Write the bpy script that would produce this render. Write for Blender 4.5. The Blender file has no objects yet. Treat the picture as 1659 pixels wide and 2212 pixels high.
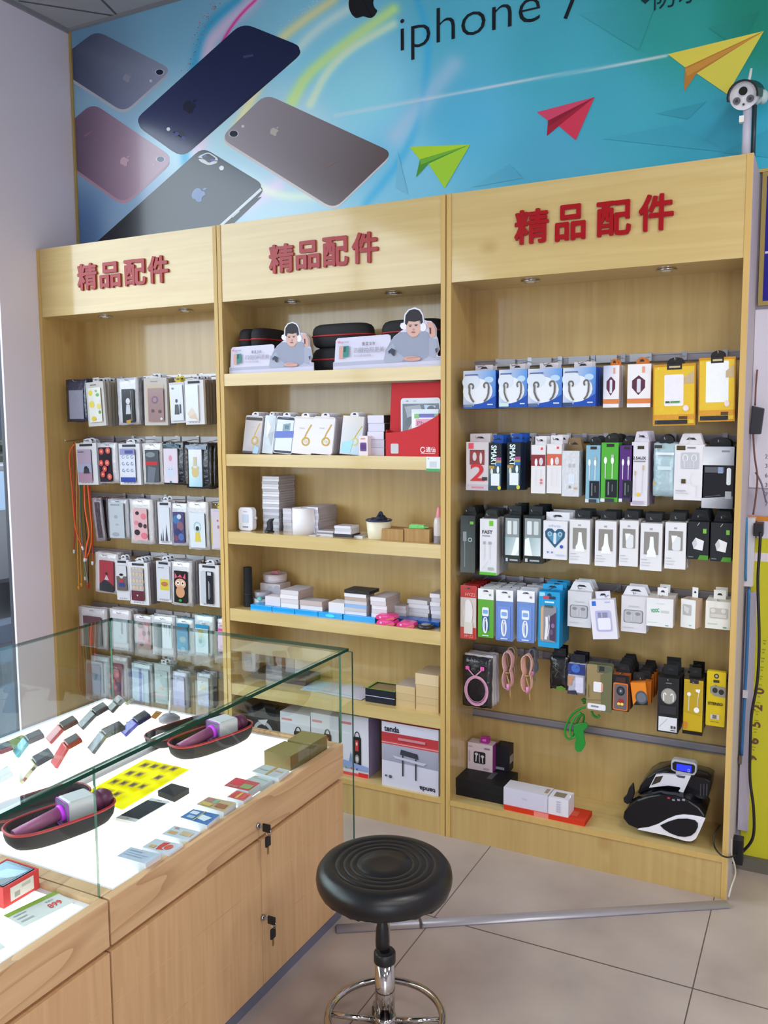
import bpy, math, random
import numpy as np
from mathutils import Matrix, Vector, Quaternion

random.seed(7)
S = bpy.context.scene
COL = S.collection

# ---------------------------------------------------------------- camera
FPX, IW, IH = 1868.68, 1659.0, 2212.0
CAM = np.array([3.3156, -2.9479, 1.587])
_y, _p, _r = -0.4719, -0.1023, -0.0059
_f = np.array([math.sin(_y)*math.cos(_p), math.cos(_y)*math.cos(_p), math.sin(_p)])
_a = np.array([math.cos(_y), -math.sin(_y), 0.0]); _u = np.cross(_a, _f)
RGT = math.cos(_r)*_a + math.sin(_r)*_u
UPV = -math.sin(_r)*_a + math.cos(_r)*_u
cam_data = bpy.data.cameras.new('camera')
cam_data.sensor_fit = 'HORIZONTAL'; cam_data.sensor_width = 36.0
cam_data.lens = 36.0*FPX/IW; cam_data.clip_start = 0.02; cam_data.clip_end = 200
cam = bpy.data.objects.new('camera', cam_data); COL.objects.link(cam)
m3 = Matrix((RGT.tolist(), UPV.tolist(), (-_f).tolist())).transposed()
cam.matrix_world = Matrix.Translation(CAM.tolist()) @ m3.to_4x4()
S.camera = cam

def at(px, py, axis, val):
    """world point where the sight line through a photo pixel meets the plane axis=val"""
    d = _f + RGT*((px-IW/2)/FPX) - UPV*((py-IH/2)/FPX)
    return CAM + d*((val-CAM[axis])/d[axis])
def pix(x, y, z):
    d = np.stack([np.asarray(x)-CAM[0], np.asarray(y)-CAM[1], np.asarray(z)-CAM[2]], -1)
    w = d@_f
    return IW/2+FPX*(d@RGT)/w, IH/2-FPX*(d@UPV)/w

# ---------------------------------------------------------------- world, daylight, exposure
W = bpy.data.worlds.new('daylight'); S.world = W; W.use_nodes = True
nt = W.node_tree; nt.nodes.clear()
bg = nt.nodes.new('ShaderNodeBackground'); wo = nt.nodes.new('ShaderNodeOutputWorld')
bg.inputs['Color'].default_value = (0.80, 0.89, 1.0, 1); bg.inputs['Strength'].default_value = 9.0
nt.links.new(bg.outputs[0], wo.inputs[0])
def area(name, loc, rot, sx, sy, power, color, portal=False):
    l = bpy.data.lights.new(name, 'AREA'); l.shape = 'RECTANGLE'; l.size = sx; l.size_y = sy
    l.energy = power; l.color = color
    if portal: l.cycles.is_portal = True
    o = bpy.data.objects.new(name, l); COL.objects.link(o); o.location = loc; o.rotation_euler = rot
    return o
area('window_portal', (-0.02, -3.1, 1.6), (0, -math.pi/2, 0), 3.2, 5.7, 1, (1, 1, 1), True)
area('shopfront_portal', (5.5, -6.43, 1.1), (math.pi/2, 0, 0), 2.4, 2.0, 1, (1, 1, 1), True)
for lx, ly in ((4.0, -1.6), (4.0, -3.6), (5.8, -1.6), (5.8, -3.6), (4.2, -5.4)):
    area('ceiling_panel_light', (lx, ly, 3.40), (0, 0, 0), 0.58, 0.58, 40, (1.0, 0.97, 0.92))
S.view_settings.view_transform = 'Standard'
S.view_settings.look = 'None'
S.view_settings.exposure = -0.5
S.view_settings.gamma = 1.0
S.view_settings.use_curve_mapping = False
S.cycles.max_bounces = 10
S.cycles.transparent_max_bounces = 24
S.cycles.caustics_reflective = False
S.cycles.caustics_refractive = False
S.cycles.sample_clamp_indirect = 6

# ---------------------------------------------------------------- materials
def lin(c):
    if isinstance(c, str): c = tuple(int(c[i:i+2], 16) for i in (0, 2, 4))
    return tuple((v/255/12.92) if v/255 <= 0.04045 else ((v/255+0.055)/1.055)**2.4 for v in c) + (1.0,)
def newmat(name):
    m = bpy.data.materials.new(name); m.use_nodes = True
    return m, m.node_tree, m.node_tree.nodes['Principled BSDF']
def pset(b, **k):
    n = {'rough': 'Roughness', 'metal': 'Metallic', 'coat': 'Coat Weight', 'coatr': 'Coat Roughness', 'spec': 'Specular IOR Level', 'trans': 'Transmission Weight', 'sheen': 'Sheen Weight'}
    for a, v in k.items(): b.inputs[n[a]].default_value = v
def colmat(name, bump=0, bscale=60, **k):
    m, t, b = newmat(name)
    a = t.nodes.new('ShaderNodeAttribute'); a.attribute_name = 'Col'
    t.links.new(a.outputs['Color'], b.inputs['Base Color']); pset(b, **k)
    if bump:
        n = t.nodes.new('ShaderNodeTexNoise'); n.inputs['Scale'].default_value = bscale; n.inputs['Detail'].default_value = 2
        tc = t.nodes.new('ShaderNodeTexCoord'); t.links.new(tc.outputs['Object'], n.inputs['Vector'])
        bp = t.nodes.new('ShaderNodeBump'); bp.inputs['Strength'].default_value = bump; bp.inputs['Distance'].default_value = 0.01
        t.links.new(n.outputs['Fac'], bp.inputs['Height']); t.links.new(bp.outputs[0], b.inputs['Normal'])
    return m
PRINT = colmat('printed_card', rough=0.55, spec=0.35)
GLOSS = colmat('gloss_plastic', rough=0.16, spec=0.5)
FILM = colmat('wrinkled_film', bump=0.35, bscale=55, rough=0.22, coat=0.5, coatr=0.08)
METAL = colmat('brushed_metal', rough=0.32, metal=1.0)
RAILM = colmat('satin_aluminium', rough=0.36, metal=0.45)
CHROME = colmat('chrome', rough=0.07, metal=1.0)
SATIN = colmat('satin_plastic', rough=0.38, spec=0.5)
LEATHER = colmat('black_leatherette', bump=0.04, bscale=400, rough=0.34, spec=0.5)
FABRIC = colmat('fabric_shell', bump=0.1, bscale=600, rough=0.75)
WALLP = colmat('wall_paint', bump=0.02, bscale=90, rough=0.8, spec=0.2)

def emis(name, col, s):
    m, t, b = newmat(name); b.inputs['Base Color'].default_value = lin(col)
    b.inputs['Emission Color'].default_value = lin(col); b.inputs['Emission Strength'].default_value = s
    return m
LIT = emis('light_panel', 'fffaf0', 2.0)
SCREEN = emis('blue_screen', '2030e0', 0.9)
PURPLE_LED = emis('purple_led', 'd040f0', 0.4)

def glassmat(name, tint, gl):
    m = bpy.data.materials.new(name); m.use_nodes = True; t = m.node_tree; t.nodes.clear()
    o = t.nodes.new('ShaderNodeOutputMaterial'); mx = t.nodes.new('ShaderNodeMixShader')
    tr = t.nodes.new('ShaderNodeBsdfTransparent'); tr.inputs[0].default_value = tint
    g = t.nodes.new('ShaderNodeBsdfGlossy'); g.inputs['Roughness'].default_value = 0.02; g.inputs['Color'].default_value = (.95, 1, .98, 1)
    fr = t.nodes.new('ShaderNodeFresnel'); fr.inputs['IOR'].default_value = gl
    ge = t.nodes.new('ShaderNodeNewGeometry'); iv = t.nodes.new('ShaderNodeMath'); iv.operation = 'SUBTRACT'; iv.inputs[0].default_value = 1.0
    t.links.new(ge.outputs['Backfacing'], iv.inputs[1]); ml = t.nodes.new('ShaderNodeMath'); ml.operation = 'MULTIPLY'
    t.links.new(fr.outputs[0], ml.inputs[0]); t.links.new(iv.outputs[0], ml.inputs[1]); t.links.new(ml.outputs[0], mx.inputs[0]); t.links.new(tr.outputs[0], mx.inputs[1]); t.links.new(g.outputs[0], mx.inputs[2])
    t.links.new(mx.outputs[0], o.inputs[0]); return m
GLASS = glassmat('pane_glass', (0.955, 0.985, 0.97, 1), 1.5)
WINGLASS = glassmat('window_glass', (0.97, 0.985, 0.98, 1), 1.35)
EDGE = colmat('glass_edge', rough=0.3, spec=0.3)
def backlit(name):
    m, t, b = newmat(name); a = t.nodes.new('ShaderNodeAttribute'); a.attribute_name = 'Col'; t.links.new(a.outputs['Color'], b.inputs['Base Color']); pset(b, rough=0.35)
    tl = t.nodes.new('ShaderNodeBsdfTranslucent'); t.links.new(a.outputs['Color'], tl.inputs['Color']); mx = t.nodes.new('ShaderNodeMixShader'); mx.inputs[0].default_value = 0.6
    t.links.new(b.outputs[0], mx.inputs[1]); t.links.new(tl.outputs[0], mx.inputs[2]); t.links.new(mx.outputs[0], t.nodes['Material Output'].inputs[0]); return m
THIN = backlit('thin_backlit_card')
CLEAR = glassmat('clear_plastic', (0.93, 0.94, 0.95, 1), 1.45)

def wood(name, c1, c2, c3, along, sc=1.0, knots=True, rough=0.4, ring=0.0, coat=0.8):
    m, t, b = newmat(name); N = t.nodes.new; L = t.links.new
    tc = N('ShaderNodeTexCoord'); oi = N('ShaderNodeObjectInfo')
    off = N('ShaderNodeVectorMath'); off.operation = 'MULTIPLY_ADD'
    cmb = N('ShaderNodeCombineXYZ')
    for i in range(3): L(oi.outputs['Random'], cmb.inputs[i])
    L(cmb.outputs[0], off.inputs[0]); off.inputs[1].default_value = (7, 5, 9); L(tc.outputs['Object'], off.inputs[2])
    mp = N('ShaderNodeMapping'); s = [18*sc]*3; s[along] = 0.9*sc; mp.inputs['Scale'].default_value = s
    L(off.outputs[0], mp.inputs[0])
    n1 = N('ShaderNodeTexNoise'); n1.inputs['Scale'].default_value = 2.2; n1.inputs['Detail'].default_value = 6; n1.inputs['Distortion'].default_value = 0.6; n1.inputs['Roughness'].default_value = 0.45
    L(mp.outputs[0], n1.inputs['Vector'])
    r1 = N('ShaderNodeValToRGB'); r1.color_ramp.elements[0].position = 0.34; r1.color_ramp.elements[1].position = 0.68
    r1.color_ramp.elements[0].color = lin(c1); r1.color_ramp.elements[1].color = lin(c2)
    L(n1.outputs['Fac'], r1.inputs[0]); out = r1.outputs[0]
    if ring:
        mp2 = N('ShaderNodeMapping'); s2 = [9.0]*3; s2[along] = 1.1; mp2.inputs['Scale'].default_value = s2; L(off.outputs[0], mp2.inputs[0])
        n2 = N('ShaderNodeTexNoise'); n2.inputs['Scale'].default_value = 0.9; n2.inputs['Detail'].default_value = 1.5; L(mp2.outputs[0], n2.inputs['Vector'])
        ml = N('ShaderNodeMath'); ml.operation = 'MULTIPLY'; ml.inputs[1].default_value = 9; L(n2.outputs['Fac'], ml.inputs[0])
        fr = N('ShaderNodeMath'); fr.operation = 'FRACT'; L(ml.outputs[0], fr.inputs[0])
        rr = N('ShaderNodeValToRGB'); rr.color_ramp.elements[0].position = 0.0; rr.color_ramp.elements[0].color = (ring, ring, ring, 1)
        rr.color_ramp.elements[1].position = 0.35; rr.color_ramp.elements[1].color = (0, 0, 0, 1); L(fr.outputs[0], rr.inputs[0])
        mx = N('ShaderNodeMixRGB'); L(rr.outputs[0], mx.inputs[0]); L(out, mx.inputs[1]); mx.inputs[2].default_value = lin(c3); out = mx.outputs[0]
    if knots:
        mp3 = N('ShaderNodeMapping'); s3 = [5.0]*3; s3[along] = 3.2; mp3.inputs['Scale'].default_value = s3; L(off.outputs[0], mp3.inputs[0])
        v = N('ShaderNodeTexVoronoi'); v.inputs['Scale'].default_value = 1.0; L(mp3.outputs[0], v.inputs['Vector'])
        rk = N('ShaderNodeValToRGB'); rk.color_ramp.elements[0].position = 0.05; rk.color_ramp.elements[0].color = (0.55, 0.55, 0.55, 1)
        rk.color_ramp.elements[1].position = 0.16; rk.color_ramp.elements[1].color = (0, 0, 0, 1); L(v.outputs['Distance'], rk.inputs[0])
        mk_ = N('ShaderNodeMixRGB'); L(rk.outputs[0], mk_.inputs[0]); L(out, mk_.inputs[1]); mk_.inputs[2].default_value = lin(c3); out = mk_.outputs[0]
    L(out, b.inputs['Base Color']); pset(b, rough=rough, coat=coat, coatr=0.1, spec=0.3)
    return m
WV = wood('maple_upright', 'bf9f64', 'c9ab70', 'ab8246', 2)
WH = wood('maple_level', 'cbae70', 'd4ba7e', 'b08a4c', 0, coat=1.0)
WEDGE = wood('maple_edge_band', 'cba763', 'd2af6c', 'b88c4c', 2, 1.5, False, 0.45, 0, 0.1)
CW = wood('beech_upright', 'd0a67a', 'dab286', 'b58a60', 2, 1.6, False, 0.45, 0.14, 0.1)
CWR = wood('beech_rail', 'd0a87e', 'dcb68c', 'a87c58', 1, 1.3, False, 0.45, 0.6, 0.1)
KRAFT = wood('kraft_brown_card', 'a5804f', 'b18d5c', '8a6639', 2, 3, False, 0.7, 0, 0)

# ---------------------------------------------------------------- mesh helpers
class MB:
    def __init__(s): s.v = []; s.f = []; s.c = []; s.m = []; s.sm = []; s.M = None
    def add(s, pts): 
        i = len(s.v)
        if s.M is not None: pts = [tuple(s.M @ Vector(p)) for p in pts]
        s.v.extend([tuple(map(float, p)) for p in pts]); return i
    def face(s, pts, col='ffffff', mat=0, smooth=False):
        i = s.add(pts); s.f.append(list(range(i, i+len(pts)))); s.c.append(col); s.m.append(mat); s.sm.append(smooth)
    def idx(s, fs, col, mat=0, smooth=False):
        for f in fs: s.f.append(list(f)); s.c.append(col); s.m.append(mat); s.sm.append(smooth)
    def box(s, x0, x1, y0, y1, z0, z1, col='ffffff', mat=0, cols=None):
        i = s.add([(x0,y0,z0),(x1,y0,z0),(x1,y1,z0),(x0,y1,z0),(x0,y0,z1),(x1,y0,z1),(x1,y1,z1),(x0,y1,z1)])
        fs = [(0,1,5,4),(1,2,6,5),(2,3,7,6),(3,0,4,7),(4,5,6,7),(3,2,1,0)]   # front right back left top bottom
        for k, f in enumerate(fs):
            s.f.append([i+j for j in f]); s.c.append(cols[k] if cols else col); s.m.append(mat); s.sm.append(False)
    def prism(s, poly, y0, y1, col, mat=0, side=None, cap=True, smooth=False):
        """poly in (x,z), counter-clockwise seen from -y; extruded from y0 (front) to y1"""
        if sum(poly[k-1][0]*poly[k][1]-poly[k][0]*poly[k-1][1] for k in range(len(poly))) < 0: poly = poly[::-1]
        n = len(poly); i = s.add([(x,y0,z) for x,z in poly]+[(x,y1,z) for x,z in poly])
        if cap: s.idx([[i+k for k in range(n)], [i+n+k for k in range(n-1,-1,-1)]], col, mat)
        s.idx([(i+k, i+n+k, i+n+(k+1)%n, i+(k+1)%n) for k in range(n)], side or col, mat, smooth)
    def cyl(s, p0, p1, r0, r1=None, n=16, col='ffffff', mat=0, caps=True, smooth=True):
        r1 = r0 if r1 is None else r1
        p0, p1 = Vector(p0), Vector(p1); d = (p1-p0).normalized()
        a = d.orthogonal().normalized(); b = d.cross(a)
        ring = lambda p, r: [p+a*(r*math.cos(2*math.pi*k/n))+b*(r*math.sin(2*math.pi*k/n)) for k in range(n)]
        i = s.add(ring(p0, r0)+ring(p1, r1))
        s.idx([(i+k, i+(k+1)%n, i+n+(k+1)%n, i+n+k) for k in range(n)], col, mat, smooth)
        if caps: s.idx([[i+k for k in range(n-1,-1,-1)], [i+n+k for k in range(n)]], col, mat)
    def tube(s, pts, r, n=8, col='ffffff', mat=0, closed=False):
        P = [Vector(p) for p in pts]; m = len(P); rings = []
        T0 = None
        for k in range(m):
            t = (P[(k+1) % m]-P[k-1]) if closed else (P[min(k+1, m-1)]-P[max(k-1, 0)])
            t.normalize()
            if T0 is None: a = t.orthogonal().normalized()
            else: a = (a - t*a.dot(t)).normalized()
            T0 = t; b = t.cross(a)
            rings.append([P[k]+a*(r*math.cos(2*math.pi*j/n))+b*(r*math.sin(2*math.pi*j/n)) for j in range(n)])
        i = s.add([q for R_ in rings for q in R_])
        for k in range(m if closed else m-1):
            k2 = (k+1) % m
            s.idx([(i+k*n+j, i+k*n+(j+1)%n, i+k2*n+(j+1)%n, i+k2*n+j) for j in range(n)], col, mat, True)
        if not closed: s.idx([[i+j for j in range(n-1,-1,-1)], [i+(m-1)*n+j for j in range(n)]], col, mat)
    def lathe(s, prof, n=32, col='ffffff', mat=0, o=(0,0,0), wob=None):
        """prof: list of (r,z)"""
        pts = []
        for q, (r, z) in enumerate(prof):
            for k in range(n):
                a = 2*math.pi*k/n; dz = wob(q, k) if wob else 0
                pts.append((o[0]+r*math.cos(a), o[1]+r*math.sin(a), o[2]+z+dz))
        i = s.add(pts)
        for q in range(len(prof)-1):
            s.idx([(i+q*n+k, i+q*n+(k+1)%n, i+(q+1)*n+(k+1)%n, i+(q+1)*n+k) for k in range(n)], col, mat, True)
        s.idx([[i+k for k in range(n-1,-1,-1)]], col, mat); j = i+(len(prof)-1)*n; s.idx([[j+k for k in range(n)]], col, mat)
    def ball(s, c, rx, ry, rz, col, mat=0, n=16, h=10):
        prof = [(max(1e-4, math.sin(math.pi*q/h)), -math.cos(math.pi*q/h)) for q in range(h+1)]
        pts = [(c[0]+rx*r*math.cos(2*math.pi*k/n), c[1]+ry*r*math.sin(2*math.pi*k/n), c[2]+rz*z) for r, z in prof for k in range(n)]
        i = s.add(pts)
        for q in range(h): s.idx([(i+q*n+k, i+q*n+(k+1)%n, i+(q+1)*n+(k+1)%n, i+(q+1)*n+k) for k in range(n)], col, mat, True)

def mesh(name, mb, mats):
    me = bpy.data.meshes.new(name); me.from_pydata(mb.v, [], mb.f); me.validate(clean_customdata=False)
    for m in (mats if isinstance(mats, (list, tuple)) else [mats]): me.materials.append(m)
    ca = me.color_attributes.new('Col', 'FLOAT_COLOR', 'CORNER')
    buf = np.ones((len(me.loops), 4), np.float32); cache = {}
    if len(me.polygons) == len(mb.f):
        k = 0
        for f, c in zip(mb.f, mb.c):
            if isinstance(c, list):
                for j, cc in enumerate(c):
                    buf[k+j] = cache.setdefault(cc, lin(cc))
            else: buf[k:k+len(f)] = cache.setdefault(c, lin(c))
            k += len(f)
        me.polygons.foreach_set('material_index', mb.m); me.polygons.foreach_set('use_smooth', mb.sm)
    ca.data.foreach_set('color', buf.ravel()); me.update()
    return me
def part(name, mb, mats, parent=None, bevel=0):
    o = bpy.data.objects.new(name, mesh(name, mb, mats)); COL.objects.link(o)
    if parent is not None: o.parent = parent
    if bevel:
        bv = o.modifiers.new('bevel', 'BEVEL'); bv.width = bevel; bv.segments = 2; bv.limit_method = 'ANGLE'
    return o
def tag(o, label, cat, group=None):
    o['label'] = label; o['category'] = cat
    if group: o['group'] = group
    return o
def thing(name, label, cat, loc=(0,0,0), rz=0, group=None, ry=0, rx=0):
    o = bpy.data.objects.new(name, None); COL.objects.link(o); o.empty_display_size = 0.02
    o.location = [float(v) for v in loc]; o.rotation_euler = (rx, ry, rz); return tag(o, label, cat, group)
def solo(name, mb, mats, label, cat, loc=(0,0,0), rz=0, group=None, bevel=0, ry=0, rx=0):
    o = part(name, mb, mats, None, bevel); o.location = [float(v) for v in loc]; o.rotation_euler = (rx, ry, rz)
    return tag(o, label, cat, group)
def struct(name, mb, mats, parent=None):
    o = part(name, mb, mats, parent)
    if parent is None: o['kind'] = 'structure'
    return o

# flat text outlines, cached
_G = {}
def glyphs(body, bold=0.0):
    k = (body, bold)
    if k not in _G:
        cu = bpy.data.curves.new('t', 'FONT'); cu.body = body; cu.size = 1; cu.offset = bold; cu.resolution_u = 3
        ob = bpy.data.objects.new('t', cu); COL.objects.link(ob)
        ev = ob.evaluated_get(bpy.context.evaluated_depsgraph_get()); me = ev.to_mesh()
        V = np.array([v.co[:2] for v in me.vertices]) if len(me.vertices) else np.zeros((0, 2)); F = [list(p.vertices) for p in me.polygons]
        ev.to_mesh_clear(); bpy.data.objects.remove(ob); bpy.data.curves.remove(cu); _G[k] = (V, F)
    return _G[k]

class Art:
    """printed artwork on a face lying in the local x-z plane, u to the right and v downwards in 0..1"""
    def __init__(s, mb, x0, z1, w, h, y, mat=0):
        s.mb = mb; s.x0 = x0; s.z1 = z1; s.w = w; s.h = h; s.y = y; s.mat = mat; s.k = 0
    def P(s, u, v): return (s.x0+u*s.w, s.y-0.0003*s.k, s.z1-v*s.h)
    def poly(s, uv, col):
        s.k += 1; uv = [p for p in uv]
        ar = sum(uv[i][0]*uv[(i+1)%len(uv)][1]-uv[(i+1)%len(uv)][0]*uv[i][1] for i in range(len(uv)))
        if ar > 0: 
            uv = uv[::-1]
            if isinstance(col, list): col = col[::-1]
        s.mb.face([s.P(u, v) for u, v in uv], col, s.mat)
    def run(s, items):
        for it in items:
            k = it[0]; a = it[1:]
            if k == 'r': s.poly([(a[0],a[1]),(a[2],a[1]),(a[2],a[3]),(a[0],a[3])], a[4])
            elif k == 'p': s.poly(a[0], a[1])
            elif k == 'e': s.poly([(a[0]+a[2]*math.cos(t), a[1]+a[3]*math.sin(t)) for t in np.linspace(0, 2*math.pi, 19)[:-1]], a[4])
            elif k == 'rr':   # rounded rect, radius in u
                u0, v0, u1, v1, col, r = a; rv = r*s.w/s.h; pts = []
                for cx, cy, t0 in ((u1-r, v1-rv, 0), (u0+r, v1-rv, 90), (u0+r, v0+rv, 180), (u1-r, v0+rv, 270)):
                    for d in (0, 30, 60, 90):
                        t = math.radians(t0+d); pts.append((cx+r*math.cos(t), cy+rv*math.sin(t)))
                s.poly(pts, col)
            elif k == 's':    # stroke pts,width(u),col
                pts, wd, col = a; s.k += 1; y = s.y-0.0003*s.k; Q = [(s.x0+u*s.w, s.z1-v*s.h) for u, v in pts]; hw = wd*s.w/2
                L, R_ = [], []
                for i, (x, z) in enumerate(Q):
                    xa, za = Q[max(0, i-1)]; xb, zb = Q[min(len(Q)-1, i+1)]; l = math.hypot(xb-xa, zb-za) or 1
                    nx, nz = -(zb-za)/l, (xb-xa)/l
                    L.append((x+nx*hw, y, z+nz*hw)); R_.append((x-nx*hw, y, z-nz*hw))
                for i in range(len(Q)-1): s.mb.face([R_[i], R_[i+1], L[i+1], L[i]], col, s.mat)
            elif k == 'a':    # arc cx,cy,rx,ry,deg0,deg1,width,col
                cx, cy, rx, ry, d0, d1, wd, col = a
                s.run([('s', [(cx+rx*math.cos(math.radians(d)), cy+ry*math.sin(math.radians(d))) for d in np.linspace(d0, d1, 20)], wd, col)])
            elif k == 't':    # text body,u,v(baseline),height(v units),col[,rot deg,bold,maxw]
                body, u, v, hh, col = a[:5]; rot = a[5] if len(a) > 5 else 0; bold = a[6] if len(a) > 6 else 0.0
                V, F = glyphs(body, bold); s.k += 1; sc = hh*s.h/0.72; y = s.y-0.0003*s.k
                if not len(V): continue
                if len(a) > 7 and a[7]: sx = a[7]*s.w/(V[:,0].max()-V[:,0].min())
                else: sx = sc
                c_, s_ = math.cos(math.radians(rot)), math.sin(math.radians(rot))
                ox, oz = s.P(u, v)[0], s.P(u, v)[2]
                i = s.mb.add([(ox+sx*x*c_-sc*z*s_, y, oz+sx*x*s_+sc*z*c_) for x, z in V])
                s.mb.idx([[i+q for q in f] for f in F], col, s.mat)
        return s

# ================================================================ THE ROOM
XW, YB, ZC = 0.0, 0.27, 3.47
XR, YF = 7.0, -6.4
def tilemat():
    m, t, b = newmat('floor_tiles'); N = t.nodes.new; L = t.links.new
    g = N('ShaderNodeNewGeometry'); sp = N('ShaderNodeSeparateXYZ'); L(g.outputs['Position'], sp.inputs[0])
    lines = []
    for ax, o in ((0, 2.25), (1, -0.525)):
        a = N('ShaderNodeMath'); a.operation = 'SUBTRACT'; L(sp.outputs[ax], a.inputs[0]); a.inputs[1].default_value = o - 0.792*20
        d = N('ShaderNodeMath'); d.operation = 'MODULO'; L(a.outputs[0], d.inputs[0]); d.inputs[1].default_value = 0.792
        c = N('ShaderNodeMath'); c.operation = 'LESS_THAN'; L(d.outputs[0], c.inputs[0]); c.inputs[1].default_value = 0.0035 if ax == 0 else 0.005
        lines.append(c)
    mx = N('ShaderNodeMath'); mx.operation = 'MAXIMUM'; L(lines[0].outputs[0], mx.inputs[0]); L(lines[1].outputs[0], mx.inputs[1])
    n = N('ShaderNodeTexNoise'); n.inputs['Scale'].default_value = 3.5; n.inputs['Detail'].default_value = 5; L(g.outputs['Position'], n.inputs['Vector'])
    r = N('ShaderNodeValToRGB'); r.color_ramp.elements[0].position = 0.35; r.color_ramp.elements[0].color = lin('a89a95')
    r.color_ramp.elements[1].position = 0.7; r.color_ramp.elements[1].color = lin('bcafa8'); L(n.outputs['Fac'], r.inputs[0])
    mc = N('ShaderNodeMixRGB'); L(mx.outputs[0], mc.inputs[0]); L(r.outputs[0], mc.inputs[1]); mc.inputs[2].default_value = lin('5e524e')
    L(mc.outputs[0], b.inputs['Base Color']); pset(b, rough=0.34, spec=0.45)
    return m
mb = MB(); mb.box(XW-0.3, XR, YF, YB+0.1, -0.1, 0); struct('floor', mb, tilemat())
mb = MB(); mb.box(XW-0.25, XR, YF-0.1, YB+0.1, ZC, ZC+0.08, 'a9acb4')
def strip(mb, a, b, w, z, col):
    a = at(*a, 2, z); b = at(*b, 2, z); d = (b-a)/np.linalg.norm(b-a); n = np.array([-d[1], d[0], 0])*w
    mb.face([a+n, b+n, b-n, a-n], col)
strip(mb, (40, 2), (256, 36), 0.006, ZC-0.001, '60636c')
strip(mb, (214, -6), (256, 36), 0.006, ZC-0.001, '60636c')
mb.box(XW, XR, YB-0.03, YB, ZC-0.012, ZC, '8f9198')
mb.box(XW, XW+0.012, -0.21, YB, ZC-0.02, ZC, '8f9198')
struct('ceiling', mb, WALLP)
mb = MB(); mb.box(XW-0.25, XR, YB, YB+0.1, 0, ZC, 'b9b3c2'); struct('wall_back', mb, WALLP)
mb = MB(); mb.box(XW-0.012, XW, -0.213, YB+0.1, 0, ZC, 'e8e2f0')
mb.box(XW-0.03, XW, YF, -0.213, 3.25, ZC, 'c9c4cf'); mb.box(XW-0.03, XW, YF, -0.213, 0, 0.08, 'c9c4cf'); struct('wall_left', mb, WALLP)
mb = MB(); mb.box(XR, XR+0.1, YF, YB, 0, ZC, 'c6c2c8'); struct('wall_right', mb, WALLP)
mb = MB(); mb.box(XW-0.2, 4.3, YF-0.1, YF, 0, ZC, 'c6c2c8'); mb.box(6.7, XR, YF-0.1, YF, 0, ZC, 'c6c2c8'); mb.box(4.3, 6.7, YF-0.1, YF, 2.1, ZC, 'c6c2c8'); struct('wall_front', mb, WALLP)
def window(n, M_, w, h, nm):
    fr = MB(); fr.M = M_
    for a, b_ in ((0, .05), (w/2-.025, w/2+.025), (w-.05, w)): fr.box(a, b_, -.03, .03, 0, h, '3e3f44')
    for a, b_ in ((0, .05), (h-.05, h)): fr.box(0, w, -.03, .03, a, b_, '3e3f44')
    f = struct('window_%d' % n, fr, SATIN); f['kind'] = 'structure'
    g = MB(); g.M = M_; g.box(.05, w-.05, -.004, .004, .05, h-.05); part('pane', g, WINGLASS, f)
window(1, Matrix.Translation((-0.062, -6.35, .03)) @ Matrix.Rotation(math.pi/2, 4, 'Z'), 6.235, 3.24, 'l')
window(2, Matrix.Translation((4.3, YF-.05, 0)), 2.4, 2.1, 'f')
# light fittings in the ceiling
for k, (lx, ly) in enumerate(((4.0, -1.6), (4.0, -3.6), (5.8, -1.6), (5.8, -3.6), (4.2, -5.4))):
    mb = MB(); mb.box(-.3, .3, -.3, .3, 0.005, .03, 'd8d8d8')
    solo('ceiling_light', mb, PRINT, 'square ceiling light panel over the shop floor', 'ceiling light', (lx, ly, ZC-.035), 0, 'ceiling light panels')

# ================================================================ THE STREET OUTSIDE THE LEFT WINDOW
mb = MB(); mb.box(-40, XW-.31, -25, 25, -.2, -.12, '1c1c20'); struct('ground_street', mb, WALLP)
mb = MB(); mb.box(-2.6, -2.4, -8, 8, -.12, .02, '2c333e'); mb.box(-40, -9, -25, 25, -.12, 0, '1e1d1a'); struct('trim_kerb', mb, WALLP)
def hedge(x, y, l, h, name, label):
    rnd = random.Random(int(l*100)); mb = MB()
    for _ in range(1700):
        c = Vector((x+rnd.uniform(-.5, .5), y+rnd.uniform(-l/2, l/2), -.1+h*rnd.random()**.8)); a = Vector((rnd.gauss(0,1), rnd.gauss(0,1), rnd.gauss(0,1))).normalized()
        b_ = a.orthogonal().normalized(); s_ = rnd.uniform(.06, .14)
        mb.face([c+a*s_, c+b_*s_*.5, c-a*s_, c-b_*s_*.5], rnd.choice(['2f3328', '3c3f30', '4a4234', '262a22', '565043']))
    mb.box(x-.35, x+.35, y-l/2, y+l/2, -.12, h*.8, '22241e')
    solo(name, mb, WALLP, label, 'hedge')
hedge(-6.5, 3.2, 7, 1.5, 'clipped_hedge', 'dark clipped hedge across the street outside the left window')
car = thing('parked_car', 'dark parked car outside beyond the left shop window', 'car', (-4.0, 2.2, -.12), 0)
mb = MB(); prof = [(-2.1,.3),(2.1,.3),(2.15,.62),(1.95,.82),(1.15,.92),(.55,1.36),(-1.0,1.38),(-1.7,.98),(-2.1,.9),(-2.18,.6)]
mb.M = Matrix.Rotation(math.pi/2, 4, 'Z'); mb.prism(prof, -.85, .85, '25242a', 0); part('body', mb, SATIN, car, .05)
mb = MB(); mb.M = Matrix.Rotation(math.pi/2, 4, 'Z'); mb.prism([(1.0,.95),(.5,1.3),(-.95,1.32),(-1.5,.99)], -.86, .86, '54677c', 0); part('side_glass', mb, SATIN, car)
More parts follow.
